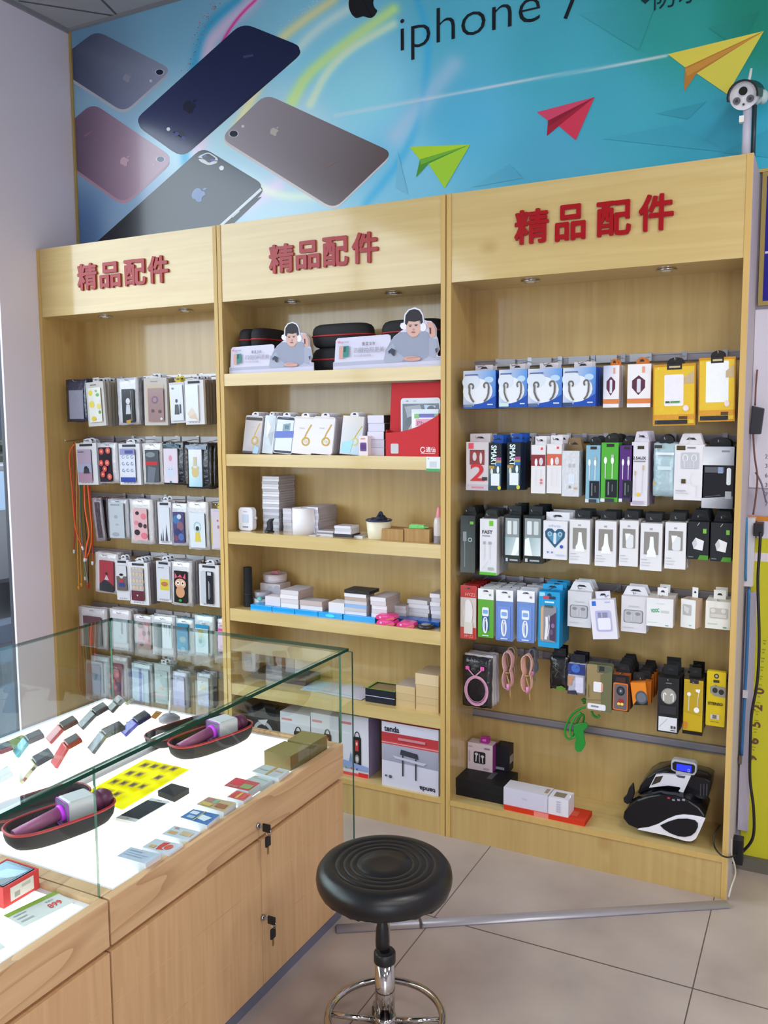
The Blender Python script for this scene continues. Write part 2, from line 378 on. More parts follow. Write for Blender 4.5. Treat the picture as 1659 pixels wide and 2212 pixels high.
for wx in (-1.3, 1.3):
    for wy in (-.86, .68):
        mb = MB(); mb.M = Matrix.Rotation(math.pi/2, 4, 'Z'); mb.cyl((wx, wy, .31), (wx, wy+.18, .31), .31, n=24, col='141416'); mb.cyl((wx, wy-.005, .31), (wx, wy+.185, .31), .18, n=16, col='9a9aa0')
        part('wheel', mb, SATIN, car)

mb = MB(); mb.box(-16.3, -16, -24, 24, -.12, 2.6, '2e2e32'); mb.box(-16.35, -15.95, -24, 24, 2.6, 2.75, '38383c')
for k in range(12): mb.box(-15.99, -15.98, -22+3.7*k, -20.2+3.7*k, .9, 2.1, '262a33')
mb.box(-17.5, -16.4, 5, 24, -.12, 9.5, '3c4650')
for i in range(6):
    for j in range(3): mb.box(-16.39, -16.38, 6+3*i, 7.8+3*i, 3.2+2*j, 4.6+2*j, '55677a')
struct('wall_street', mb, WALLP)

# ================================================================ BANNER ABOVE THE CABINETS
def banner():
    yb = 0.256; NX, NZ = 440, 136
    xs = np.linspace(0.016, 3.62, NX+1); zs = np.linspace(2.415, 3.462, NZ+1)
    X, Z = np.meshgrid(xs, zs); px, py = pix(X, np.full_like(X, yb), Z)
    key = [(180,120,100,135,172),(230,210,130,160,190),(190,330,120,150,185),(180,490,78,108,158),(400,60,120,168,204),(420,290,178,205,222),(560,420,170,195,218),(640,300,185,205,222),(700,100,130,192,226),(780,200,138,198,230),(860,360,118,178,214),(1000,250,84,164,204),(1200,120,68,156,182),(1200,350,76,150,186),(1450,60,42,138,138),(1640,60,22,118,104),(1560,300,54,140,170),(1650,330,52,142,172),(1000,40,84,168,200),(1320,230,64,150,176),(260,480,120,140,172)]
    K = np.array(key, float); d2 = (px[..., None]-K[:, 0])**2+(py[..., None]-K[:, 1])**2+900
    w = d2**-1.6; C = (w@K[:, 2:])/w.sum(-1, keepdims=True)
    def soft(pts, wd, col, al):
        D = np.full(px.shape, 1e9); P = np.array(pts, float)
        for a, b in zip(P[:-1], P[1:]):
            v = b-a; t = np.clip(((px-a[0])*v[0]+(py-a[1])*v[1])/(v@v), 0, 1)
            D = np.minimum(D, np.hypot(px-a[0]-t*v[0], py-a[1]-t*v[1]))
        g = (al*np.exp(-(D/wd)**2))[..., None]; C[:] = C*(1-g)+np.array(col)*g
    def curve(pts):
        P = [np.array(p, float) for p in pts]; P = [2*P[0]-P[1]]+P+[2*P[-1]-P[-2]]; o = []
        for i in range(1, len(P)-2):
            for t in np.linspace(0, 1, 6)[:-1]: o.append(.5*((2*P[i])+(P[i+1]-P[i-1])*t+(2*P[i-1]-5*P[i]+4*P[i+1]-P[i+2])*t*t+(3*P[i]-P[i-1]-3*P[i+1]+P[i+2])*t**3))
        return o+[P[-2]]
    soft(curve([(515,0),(450,60),(424,130),(418,200),(400,330),(420,420)]), 11, (20,150,205), .8)
    soft(curve([(548,0),(480,62),(448,120),(430,330)]), 17, (232,190,226), .75)
    soft(curve([(560,-8),(520,32),(492,70),(474,104)]), 3, (226,36,140), .95)
    soft(curve([(720,0),(655,45),(600,95),(560,180),(500,300)]), 12, (240,214,150), .75)
    soft(curve([(775,5),(690,60),(620,130)]), 12, (215,222,226), .7)
    soft(curve([(850,20),(750,92),(668,160),(630,220)]), 13, (205,228,130), .8)
    soft(curve([(850,52),(760,105),(705,160),(670,225)]), 9, (228,235,190), .7)
    soft(curve([(902,0),(924,80),(918,190),(892,290),(850,365),(790,440)]), 9, (50,160,215), .6)
    soft(curve([(980,140),(920,215),(855,295)]), 22, (205,190,220), .4)
    soft(curve([(600,400),(480,470)]), 18, (236,190,226), .6); soft(curve([(520,380),(600,420),(700,425)]), 10, (225,225,200), .6)
    soft([(723,250),(1000,198),(1440,121)], 2.4, (225,205,215), .75)
    C = np.clip(C, 0, 255); B = MB()
    nx = NX+1; i0 = B.add(np.stack([X, np.full_like(X, yb), Z], -1).reshape(-1, 3))
    C = np.clip(C*np.array([1.14, 1.19, 1.15]), 0, 255); hexes = ['%02x%02x%02x' % tuple(int(round(q)) for q in c) for c in C.reshape(-1, 3)]
    for r in range(NZ):
        for c in range(NX):
            q = [r*nx+c, r*nx+c+1, (r+1)*nx+c+1, (r+1)*nx+c]; B.f.append([i0+k for k in q]); B.c.append([hexes[k] for k in q]); B.m.append(0); B.sm.append(False)
    lay = [0]
    def wp(p):
        q = at(p[0], p[1], 1, yb); return (q[0], yb-0.0004-0.00003*lay[0], q[2])
    def clip(pts, cols, f, keep):
        out, oc = [], []
        for i in range(len(pts)):
            a, b = pts[i], pts[(i+1) % len(pts)]; ca, cb = cols[i], cols[(i+1) % len(pts)]
            fa, fb = f(a), f(b)
            if fa >= 0: out.append(a); oc.append(ca)
            if fa*fb < 0:
                t = fa/(fa-fb); out.append(tuple(np.array(a)+(np.array(b)-np.array(a))*t)); oc.append(ca if t < .5 else cb)
        return out, oc
    def poly(pts, col):
        lay[0] += 1; P = [wp(p) for p in pts]; cols = col if isinstance(col, list) else [col]*len(P)
        P, cols = clip(P, cols, lambda q: q[0]-0.017, 0); P, cols = clip(P, cols, lambda q: 3.46-q[2], 0); P, cols = clip(P, cols, lambda q: q[2]-2.416, 0)
        if len(P) < 3: return
        ar = sum(P[i][0]*P[(i+1)%len(P)][2]-P[(i+1)%len(P)][0]*P[i][2] for i in range(len(P)))
        if ar < 0: P, cols = P[::-1], cols[::-1]
        B.face(P, cols)
    def rnd_poly(pts, r):   # round the corners of a photo-space outline
        o = []; n = len(pts)
        for i in range(n):
            p = np.array(pts[i], float); a = np.array(pts[i-1], float)-p; b = np.array(pts[(i+1) % n], float)-p
            ra = min(r, np.linalg.norm(a)*.45)
            p0 = p+a/np.linalg.norm(a)*ra; p1 = p+b/np.linalg.norm(b)*ra
            for t in np.linspace(0, 1, 6): o.append(tuple((1-t)**2*p0+2*t*(1-t)*p+t*t*p1))
        return o
    def shade(pts, f):
        return ['%02x%02x%02x' % tuple(int(max(0, min(255, v))) for v in f(p)) for p in pts]
    lerp = lambda a, b, t: np.array(a)*(1-t)+np.array(b)*t
    def phone(c, r, edge, f, dx=0, dy=7):
        o = rnd_poly(c, r); poly([(x+dx, y+dy) for x, y in o], edge); poly(o, shade(o, f))
    T = lambda v, a, b: max(0, min(1, (v-a)/(b-a)))
    phone([(140,118),(208,66),(372,150),(268,243),(140,160)], 22, 'b4b8c4', lambda p: lerp((58,68,98), (150,158,182), T(p[0], 150, 350)))
    phone([(140,275),(200,222),(376,342),(268,440),(150,356)], 24, 'b08a9a', lambda p: lerp((98,78,104), (190,160,176), T(p[0], 150, 350)))
    phone([(524,49),(658,103),(392,336),(288,262)], 26, '1c2547', lambda p: lerp((40,52,98), (24,34,74), T(p[0], 300, 640)), 2, 6)
    phone([(574,203),(850,330),(722,452),(476,298)], 24, 'd8d0d2', lambda p: lerp((168,160,170), (96,82,84), T(p[1]*.6+p[0], 640, 1020)), -1, 6)
    phone([(438,318),(572,400),(430,540),(190,540)], 20, '141518', lambda p: lerp((12,14,20), (56,66,78), T(p[0], 250, 480)), 3, 9)
    poly([(563,406),(566,411),(478,490),(470,490)], 'dfe6ee'); poly([(555,428),(566,425),(504,484),(496,486)], '20242c'); poly([(500,468),(516,455),(518,457),(503,470)], 'c8ccd4')
    # camera lenses and rings
    def disc(x, y, a, b, col, n=16): poly([(x+a*math.cos(t), y+b*math.sin(t)) for t in np.linspace(0, 2*math.pi, n+1)[:-1]], col)
    for x, y, a, col in ((345,156,8,'1b2340'),(347,344,8,'4a5a78'),(505,289,9,'20283a')): disc(x, y, a+2, a*.85, 'c8c8d2'); disc(x, y, a, a*.75, col)
    o = rnd_poly([(376,283),(392,282),(404,298),(396,303),(374,290)], 6); poly(o, '10142a'); disc(382,289,5,4,'2c3a8a'); disc(397,298,5,4,'2c3a8a'); disc(364,279,4,4,'e6e6f0')
    o = rnd_poly([(428,338),(450,328),(472,342),(470,352),(452,358),(430,348)], 7); poly(o, 'cdd4da'); o = rnd_poly([(434,338),(450,331),(468,343),(452,353)], 6); poly(o, '1a2030'); disc(443,337,4,3,'2c50a0'); disc(459,346,4,3,'2c50a0'); disc(479,363,5,5,'e0e6ea'); disc(326,175,3,3,'c8ccd8'); disc(525,273,3,3,'d8d4da'); disc(333,356,2,2,'c8c0ca')
    # fruit-shaped marks with a bite and a leaf
    def mark(x, y, s, rot, col, bg, full=True):
        c, n_ = math.cos(rot), math.sin(rot); R = lambda u, v: (x+s*(u*c-v*n_), y+s*(u*n_+v*c))
        out = [(0,-.62),(.3,-.78),(.62,-.72),(.84,-.46),(.66,-.2),(.62,.06),(.72,.34),(.92,.5),(.72,.86),(.46,1.0),(.18,.92),(0,.86),(-.18,.92),(-.46,1.0),(-.74,.76),(-.92,.34),(-.94,-.1),(-.8,-.52),(-.5,-.76),(-.2,-.74)]
        poly([R(*p) for p in rnd_poly(out, .22)], col); poly([R(*p) for p in ((0,-.84),(.02,-1.1),(.2,-1.34),(.42,-1.42),(.4,-1.14),(.24,-.92))], col)
    mark(785, 6, 34, 0, '16181c', None); mark(410, 230, 14, .55, '161c36', None); mark(430, 420, 15, -2.5+3.14, '6f86b8', None)
    mark(275, 168, 9, .5, '8c92a4', None); mark(270, 348, 10, .5, 'c2a2b0', None); mark(593, 284, 9, .5, 'bdb4ae', None)
    # little rows of print on the backs
    for pts, col in (([(525,121),(547,117),(548,122),(527,126)], '3a4670'), ([(700,360),(728,345),(729,349),(702,365)], '7d6a66'), ([(182,293),(200,281),(201,283),(184,296)], '8c6678')): poly(pts, col)
    # facets
    fl = C.reshape(-1, 3); fx, fy = px.ravel(), py.ravel()
    def facet(pts, g):
        cs = []
        for x, y in pts: c = fl[np.argmin((fx-x)**2+(fy-y)**2)]; cs.append('%02x%02x%02x' % tuple(int(max(0, min(255, v))) for v in c*g))
        poly(pts, cs)
    for pts, g in (([(1418,245),(1525,220),(1485,258)],.9), ([(1300,300),(1460,270),(1580,330)],.95), ([(860,330),(882,420),(855,405)],.93), ([(1020,405),(1100,355),(1130,385)],.94), ([(1530,60),(1640,25),(1600,110)],.92), ([(1560,330),(1659,280),(1659,340)],.93), ([(1250,30),(1420,0),(1380,110)],.95)): facet(pts, g)
    rnd = random.Random(3)
    for _ in range(90):
        t = rnd.random(); x = 478-70*t**.6+rnd.gauss(0, 7); y = 150*t+rnd.gauss(0, 5); r_ = rnd.uniform(.6, 1.5); poly([(x-r_, y), (x, y-r_), (x+r_, y), (x, y+r_)], rnd.choice(['c86a7c', 'd88a98', 'b85468'])); lay[0] -= 1
    for _ in range(50):
        x = rnd.uniform(600, 690); y = 62-(x-600)*.62+rnd.gauss(0, 6); r_ = rnd.uniform(.5, 1.4); poly([(x-r_, y), (x, y-r_), (x+r_, y), (x, y+r_)], 'e8f2f8'); lay[0] -= 1
    # paper planes
    z2 = lambda l: [(830+x/2, y/2) for x, y in l]
    for a, b, c, cols in ((((1225,235),(1640,135),(1300,292)), ((1300,292),(1640,135),(1350,318),(1296,396)), ((1350,318),(1640,135),(1482,408),(1400,352)), ('dfcf52','b87c34','d8cb50')),
                          (((660,485),(910,420),(708,522)), ((708,522),(910,420),(755,545),(703,588)), ((755,545),(910,420),(828,607)), ('d8486a','a8203c','d63c58')),
                          (((110,635),(372,625),(155,690)), ((155,690),(372,625),(192,708),(138,767)), ((192,708),(372,625),(262,815)), ('b4dc34','4f9a34','a8d838'))):
        poly(z2(a), cols[0]); poly(z2(c), cols[2]); poly(z2(b), cols[1])
    poly(z2([(1300,300),(1640,138),(1310,330)]), 'c98f3e'); poly(z2([(708,522),(910,420),(712,545)]), '8e1a34'); poly(z2([(155,692),(372,625),(160,712)]), '74b83a')
    # lettering
    def words(body, x, y, ytop, bold, col, ref=0.682, wpx=None):
        lay[0] += 1; a = at(x, y, 1, yb); t = at(x, ytop, 1, yb); V, F = glyphs(body, bold); sc = (t[2]-a[2])/ref
        sx = sc if not wpx else (at(wpx, y, 1, yb)[0]-a[0])/(V[:,0].max())
        pts = [(a[0]+sx*p[0], yb-0.0004-0.00003*lay[0], a[2]+sc*p[1]) for p in V]
        if max(p[2] for p in pts) > 3.462:
            for f in F:
                P, c_ = clip([pts[k] for k in f], [col]*len(f), lambda q: 3.46-q[2], 0)
                if len(P) > 2: B.face(P, col)
        else:
            i = B.add(pts); B.idx([[i+q for q in f] for f in F], col)
    words('iphone', 858, 113, 38, -.012, '141a22', .682, 1166)
    words('7', 1205, 47, -36, -.012, '141a22')
    words('防水', 1408, 20, -22, 0, '10303a', .75)
    poly([(1378,-6),(1394,10),(1410,-6),(1394,-20)], '12343e')
    for q in range(NX*NZ, len(B.c)):
        g = lambda h: '%02x%02x%02x' % tuple(min(255, int(int(h[k:k+2], 16)*1.03)) for k in (0, 2, 4))
        B.c[q] = [g(h) for h in B.c[q]] if isinstance(B.c[q], list) else g(B.c[q])
    o = solo('advertising_banner', B, colmat('banner_vinyl', rough=0.22, spec=0.45, coat=0.3, coatr=0.12), 'wide blue printed banner with phones and paper planes above the cabinets', 'banner')
    fr = MB(); g = 'b39a55'
    fr.box(0.004, 0.016, .248, .268, 2.40, 3.468, g); fr.box(0.004, 3.64, .248, .268, 3.460, 3.468, g); fr.box(0.004, 3.64, .248, .268, 2.403, 2.413, g)
    bk = fr; bk.box(.016, 3.62, yb+.001, .268, 2.41, 3.46, 'c0c8d0'); part('frame', fr, SATIN, o)
banner()

# ================================================================ THE THREE DISPLAY CABINETS
T = 0.018
RAILS = {0: [1.814, 1.530, 1.251, 0.973, 0.693, 0.424], 2: [1.825, 1.542, 1.263, 0.992, 0.707, 0.438]}
BX = [(0.0, 1.045), (1.045, 2.069), (2.069, 3.085)]
SH = [(1.745, 1.795), (1.412, 1.462), (1.081, 1.133), (0.749, 0.802), (0.423, 0.473)]
CELLS = [[(168.5,211,569,627),(216.5,262,566,622),(269.5,316,560,617),(320.5,365,552,612)],
         [(582,636,527,590),(640,692,520,582),(698,753,511,576),(761,818,501,569)],
         [(1112,1186,452,527),(1200,1266,442,520),(1289,1364,434,510),(1380,1456,419,499)]]
DL = [[(228,684),(401,671)], [(632,653),(850,634)], [(1146,607),(1440,583)]]
RED = colmat('red_acrylic', rough=0.2, spec=0.3)
def solid_char(ch, bold, depth):
    cu = bpy.data.curves.new('t', 'FONT'); cu.body = ch; cu.size = 1; cu.offset = bold; cu.extrude = depth; cu.resolution_u = 3
    ob = bpy.data.objects.new('t', cu); COL.objects.link(ob); ev = ob.evaluated_get(bpy.context.evaluated_depsgraph_get()); me = ev.to_mesh()
    V = np.array([v.co[:] for v in me.vertices]); F = [list(p.vertices) for p in me.polygons]; ev.to_mesh_clear()
    bpy.data.objects.remove(ob); bpy.data.curves.remove(cu); return V, F
CAB = []
for k, (x0, x1) in enumerate(BX):
    lab = ['maple display cabinet of hanging phone cases beside the left wall', 'maple display cabinet with open shelves, between the two cabinets of hanging goods', 'maple display cabinet of hanging cables and chargers, at the right'][k]
    c = thing('display_cabinet', lab, 'cabinet', (x0, 0, 0), 0, 'maple display cabinets'); CAB.append(c)
    w = x1-x0-0.003
    for a in (0.001, w-T):
        mb = MB(); mb.box(a, a+T, 0, .266, 0, 2.4); mb.box(a, a+T, -.001, 0, 0, 2.4, mat=1); part('side_panel', mb, [WV, WEDGE], c)
    if k == 2: mb = MB(); mb.box(w-.0005, w+.0015, .001, .266, 0, 2.4, 'c2b8bc'); part('outer_skin', mb, WALLP, c)
    mb = MB(); mb.box(T, w-T, .25, .264, 0, 2.39); part('back_panel', mb, WV, c)
    mb = MB(); mb.box(T, w-T, .002, .02, 2.09, 2.4); part('header_board', mb, WH, c)
    mb = MB(); mb.box(T, w-T, .02, .25, 2.092, 2.108); part('soffit', mb, WH, c)
    mb = MB(); mb.box(T, w-T, .02, .25, 2.38, 2.398); part('top_panel', mb, WH, c)
    mb = MB(); mb.box(T, w-T, 0, .25, .128, .148); mb.box(T, w-T, -.001, 0, .128, .148, mat=1); part('base_shelf', mb, [WH, WEDGE], c)
    mb = MB(); mb.box(T, w-T, .003, .02, 0, .128); part('kick_board', mb, WV, c)
    if k == 1:
        for z0, z1 in SH:
            mb = MB(); mb.box(T, w-T, 0.001, .25, z0, z1); part('shelf', mb, WH, c)
    else:
        for z in RAILS[k]:
            mb = MB(); mb.box(T, w-T, .238, .25, z-.028, z, '9a97a0'); mb.box(T, w-T, .234, .238, z-.028, z-.024, '77757f'); mb.box(T, w-T, .234, .238, z-.004, z, 'a5a3ad'); part('display_rail', mb, RAILM, c)
    for px, py in DL[k]:
        p = at(px, py, 2, 2.09); mb = MB(); X = p[0]-x0; Y = max(.06, min(.2, p[1]))
        mb.lathe([(.012,-.001),(.030,-.003),(.034,-.001),(.034,.004)], 24, 'c9c9cf', 0, (X, Y, 2.088)); d = part('downlight', mb, CHROME, c)
        mb = MB(); mb.cyl((X, Y, 2.084), (X, Y, 2.0875), .012, .02, 16, 'f0ece4'); part('lamp', mb, GLOSS, d)
    for ch, (a, b_, t_, bt) in zip('精品配件', CELLS[k]):
        V0, F0 = solid_char(ch, 0, .03); V, F = [], []
        for q, (ox, oy) in enumerate(((0, 0), (.028, 0), (-.028, 0), (0, .026), (0, -.026), (.02, .02), (-.02, .02), (.02, -.02), (-.02, -.02))):
            F += [[i+len(V0)*q for i in f] for f in F0]; V += [(v[0]+ox, v[1]+oy, v[2]-(.0004*q if v[2] > 0 else 0)) for v in V0]
        V = np.array(V); p0 = at(a, (t_+bt)/2, 1, 0); p1 = at(b_, (t_+bt)/2, 1, 0); pt = at((a+b_)/2, t_, 1, 0); pb = at((a+b_)/2, bt, 1, 0)
        v0, v1 = V.min(0), V.max(0); mb = MB(); sx = (p1[0]-p0[0])/(v1[0]-v0[0]); sz = (pt[2]-pb[2])/(v1[1]-v0[1])
        i = mb.add([(p0[0]-x0+(v[0]-v0[0])*sx, .0015-.008*(v[2]-v0[2])/(v1[2]-v0[2]), pb[2]+(v[1]-v0[1])*sz) for v in V]); mb.idx([[i+q for q in f] for f in F], 'a3181f')
        part('sign_character', mb, RED, c)
def hook(k, x, z, y0):
    """a wire hook on a rail, its tip turned up"""
    c = CAB[k]; mb = MB(); X = x-BX[k][0]
    mb.tube([(X, .236, z), (X, .2, z-.002), (X, y0-.01, z-.002), (X, y0-.018, z+.006)], .0019, 6, 'c8c8ce')
    mb.box(X-.008, X+.008, .230, .2375, z-.016, z+.008, 'b0b0b8'); part('hook', mb, METAL, c)
def holder(k, xa, xb, z, col='f0f0f4'):
    mb = MB(); a = xa-BX[k][0]; b_ = xb-BX[k][0]; mb.box(a, b_, .226, .2335, z-.026, z+.001, col); part('label_holder', mb, GLOSS, CAB[k])  # pale holders, whitened to paint in the sky reflected along the rails
for z, xs in ((1.814, (.42, .53, .64, .75)), (1.530, (.42, .53, .64, .75, .86)), (1.251, (.44, .55, .66, .77)), (.973, (.43, .54, .65, .76)), (.693, (.45, .56, .67))):
    for x in xs: holder(0, x, x+.1, z)
for x in (2.18, 2.32, 2.46, 2.56, 2.68): holder(2, x, x+.075, 1.825, 'b8bcc4')

# ================================================================ HANGING GOODS
ORD = ['first', 'second', 'third', 'fourth', 'fifth', 'sixth', 'seventh', 'eighth', 'ninth', 'tenth', 'eleventh', 'twelfth', 'thirteenth', 'fourteenth', 'fifteenth', 'sixteenth', 'seventeenth', 'eighteenth']
def hook_to(k, x, zr, y0, z1):
    c = CAB[k]; mb = MB(); X = x-BX[k][0]
    mb.tube([(X, .236, zr-.012), (X, .215, zr-.012), (X, y0-.012, z1), (X, y0-.02, z1+.007)], .0018, 6, 'c8c8ce')
    mb.box(X-.008, X+.008, .2295, .2335, zr-.026, zr+.004, 'b0b0b8'); part('hook', mb, METAL, c)
def rbox(mb, w, h, d, r, col, mat=0, z0=0, y0=0, seg=4):
    """upright plate with rounded corners, centred on x"""
    P = []
    for cx, cz, t0 in ((w/2-r, z0+r, -90), (w/2-r, z0+h-r, 0), (-w/2+r, z0+h-r, 90), (-w/2+r, z0+r, 180)):
        for q in range(seg+1):
            t = math.radians(t0+90*q/seg); P.append((cx+r*math.cos(t), cz+r*math.sin(t)))
    mb.prism(P, y0, y0+d, col, mat)
def bag(mb, w, h, d, col, head=None, seed=0):
    """soft film bag: pillowed front, crimped top"""
    rnd = random.Random(seed); n, m = 6, 8; F = []
    for j in range(m+1):
        for i in range(n+1):
            u, v = i/n, j/m; b = (math.sin(math.pi*u)**.5)*(math.sin(math.pi*min(1, v*1.12))**.5 if v < .89 else 0)
            F.append((-w/2+u*w+rnd.uniform(-.0015, .0015), d*.35*(1-b)+rnd.uniform(-.0008, .0008), v*h+(rnd.uniform(-.002, .002) if j in (0, m) else 0)))
    i0 = mb.add(F+[(x, d, z) for x, y, z in F])
    N = (n+1)*(m+1)
    for j in range(m):
        for i in range(n):
            q = [j*(n+1)+i, j*(n+1)+i+1, (j+1)*(n+1)+i+1, (j+1)*(n+1)+i]; c = head if head and j >= m-1 else col
            mb.idx([[i0+a for a in q]], c, 0, True); mb.idx([[i0+N+a for a in q[::-1]]], col, 0, True)
    edge = [i for i in range(n+1)]+[(j+1)*(n+1)-1 for j in range(1, m+1)]+[m*(n+1)+i for i in range(n-1, -1, -1)]+[j*(n+1) for j in range(m-1, 0, -1)]
    for a, b_ in zip(edge, edge[1:]+edge[:1]): mb.idx([[i0+b_, i0+a, i0+N+a, i0+N+b_]], col)
TABS = {}
def hang_tab(mb, w, h, tabw, tabh, y, col, shape='round'):
    if shape == 'round':
        P = [(tabw/2, h), (tabw/2, h+tabh*.35)]+[(tabw/2*math.cos(math.radians(t)), h+tabh*.35+tabh*.65*math.sin(math.radians(t))) for t in (20, 45, 70, 90, 110, 135, 160)]+[(-tabw/2, h+tabh*.35), (-tabw/2, h)]
    elif shape == 'trap': P = [(tabw/2, h), (tabw*.34, h+tabh), (-tabw*.34, h+tabh), (-tabw/2, h)]
    else: P = [(tabw/2, h), (tabw/2, h+tabh), (-tabw/2, h+tabh), (-tabw/2, h)]
    mb.prism(P, y, y+.0012, col)
    e = tabw*.22; zc = h+tabh*.52
    mb.face([(-e, y-.0004, zc-.003), (e, y-.0004, zc-.003), (e*.5, y-.0004, zc+.004), (-e*.5, y-.0004, zc+.004)], '2a2a2c')
def place(Zm, X0, X1, Y0, Y1, Y):
    ox, oy, sc = Zm; a = (ox+X0/sc, oy+Y0/sc); b = (ox+X1/sc, oy+Y1/sc); xm, ym = (a[0]+b[0])/2, (a[1]+b[1])/2
    x0 = at(a[0], ym, 1, Y)[0]; x1 = at(b[0], ym, 1, Y)[0]; zt = at(xm, a[1], 1, Y)[2]; zb = at(xm, b[1], 1, Y)[2]
    return (x0+x1)/2, zb, x1-x0, zt-zb
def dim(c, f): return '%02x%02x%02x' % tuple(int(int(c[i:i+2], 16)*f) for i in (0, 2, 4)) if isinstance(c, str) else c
def pack(k, row, name, cat, label, Zm, bx, Y=.06, kind='box', col='eceaf0', art=(), case=None, n=0, sp=.02, bcol=None, short='', adj='', tilt=0, yaw=0, d=.014, tab=None, group=None, hookz=None, side=None, mat=None, mats2=None):
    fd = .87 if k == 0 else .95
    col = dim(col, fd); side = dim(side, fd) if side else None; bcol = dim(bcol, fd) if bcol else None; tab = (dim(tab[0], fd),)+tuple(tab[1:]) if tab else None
    x, zb, w, h = place(Zm, *bx, Y)
    ev = thing(name, label, cat, (x, Y, zb), math.radians(yaw), group, math.radians(tilt))
    m_ = mat or (FILM if kind == 'bag' else PRINT)
    mb = MB()
    pn = {'box': 'carton', 'bag': 'bag', 'card': 'backing_card'}[kind]
    def shell(mb, plain=False):
        if kind == 'bag': bag(mb, w, h, d, col, None, int(bx[0])*7+int(bx[2]))
        elif kind == 'card': rbox(mb, w, h, d, min(w, h)*.06, col)
        else: mb.box(-w/2, w/2, 0, d, 0, h, col, 0, [col, side or col, side or col, side or col, side or col, col])
    shell(mb)
    if art: Art(mb, -w/2, h, w, h, -.0005 if kind != 'bag' else -.0012).run(art)
    part(pn, mb, m_, ev)
    th = 0
    if tab:
        tc, tw, th, ts = tab; mb = MB(); hang_tab(mb, w, h, w*tw, th, d-.0016, tc, ts); part('hang_tab', mb, PRINT, ev)
    if case:
        u0, v0, u1, v1, ec, ca = case[:6]; mb = MB(); cw, ch = (u1-u0)*w, (v1-v0)*h
        rbox(mb, cw, ch, .006, cw*.13, ec, 0, h*(1-v1), -.005); mb2 = Art(mb, -cw/2, h*(1-v0), cw, ch, -.0055)
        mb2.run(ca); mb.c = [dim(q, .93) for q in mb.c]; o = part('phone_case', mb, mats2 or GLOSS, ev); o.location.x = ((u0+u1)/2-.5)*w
    zr = RAILS[k][row]; zh = zb+h+(th*.5 if tab else -h*.05)
    hook_to(k, x, zr, Y, min(zh, zr+.01))
    if n:
        mb = MB(); b = bcol or side or col
        if kind == 'bag': bag(mb, w, h, d*.8, b, None, 5)
        elif kind == 'card': rbox(mb, w, h, d*.9, min(w, h)*.06, b)
        else: mb.box(-w/2, w/2, 0, d*.95, 0, h, b)
        if tab: hang_tab(mb, w, h, w*tab[1], tab[2], d*.9-.0016, tab[0], tab[3])
        me = mesh('packaging', mb, m_); rnd = random.Random(int(bx[0])+int(bx[3])*3)
        for i in range(n):
            o = bpy.data.objects.new(name, me); COL.objects.link(o)
            o.location = (x+rnd.uniform(-.004, .004), Y+d+.001+(i)*sp+ (sp-d if sp > d else 0), zb+rnd.uniform(-.002, .003)); o.rotation_euler = (0, math.radians(rnd.uniform(-1.5, 1.5)), 0)
            tag(o, '%s hanging %s behind the %s' % (adj or 'pack', 'directly' if i == 0 else ORD[i], short), cat, 'packs hanging behind the %s' % short)
    return ev
zA, zB = (120, 780, 4.1475), (120, 1120, 4.1475)
PC = 'phone_case_pack'; WT = ('f0eef4', .34, .020, 'sq'); RT = ('f0eef4', .42, .022, 'round')
BAND = ('r', .18, .02, .82, .075, '2a2a30'); FOOT = [('r', .2+.15*i, .945, .28+.15*i, .965, '9a98a2') for i in range(4)]
LEMON = [('r', 0, 0, 1, 1, 'f2f2ec'), ('e', .2, .15, .16, .08, 'f0dc50'), ('e', .75, .22, .14, .05, '7cb860'), ('e', .25, .48, .2, .1, 'f2e060'), ('e', .8, .55, .16, .08, 'f0e480'), ('e', .85, .72, .1, .05, '6cb058'), ('e', .35, .9, .18, .07, 'ecd040'), ('e', .65, .1, .08, .03, '8cc070')]
FLOR = lambda bg, cs, c2: [('r', 0, 0, 1, 1, bg)]+[x for i, (u, v) in enumerate([(.25,.12),(.8,.1),(.2,.45),(.7,.45),(.3,.78),(.85,.85),(.5,.62)]) for x in (('e', u, v, .19, .09, cs[i % len(cs)]), ('e', u, v, .07, .035, c2))]
DOOD = lambda bg, c: [('r', 0, 0, 1, 1, bg)]+[('a', .2+.3*(i % 3), .25+.2*(i//3), .08, .04, 0, 300, .03, c) for i in range(9)]
FIG = lambda bg, hd, bd, v0=.35, r=.17: [('r', 0, 0, 1, 1, bg), ('e', .5, v0, r, r*.55, hd), ('p', [(.36, v0+.1), (.64, v0+.1), (.7, v0+.38), (.3, v0+.38)], bd)]
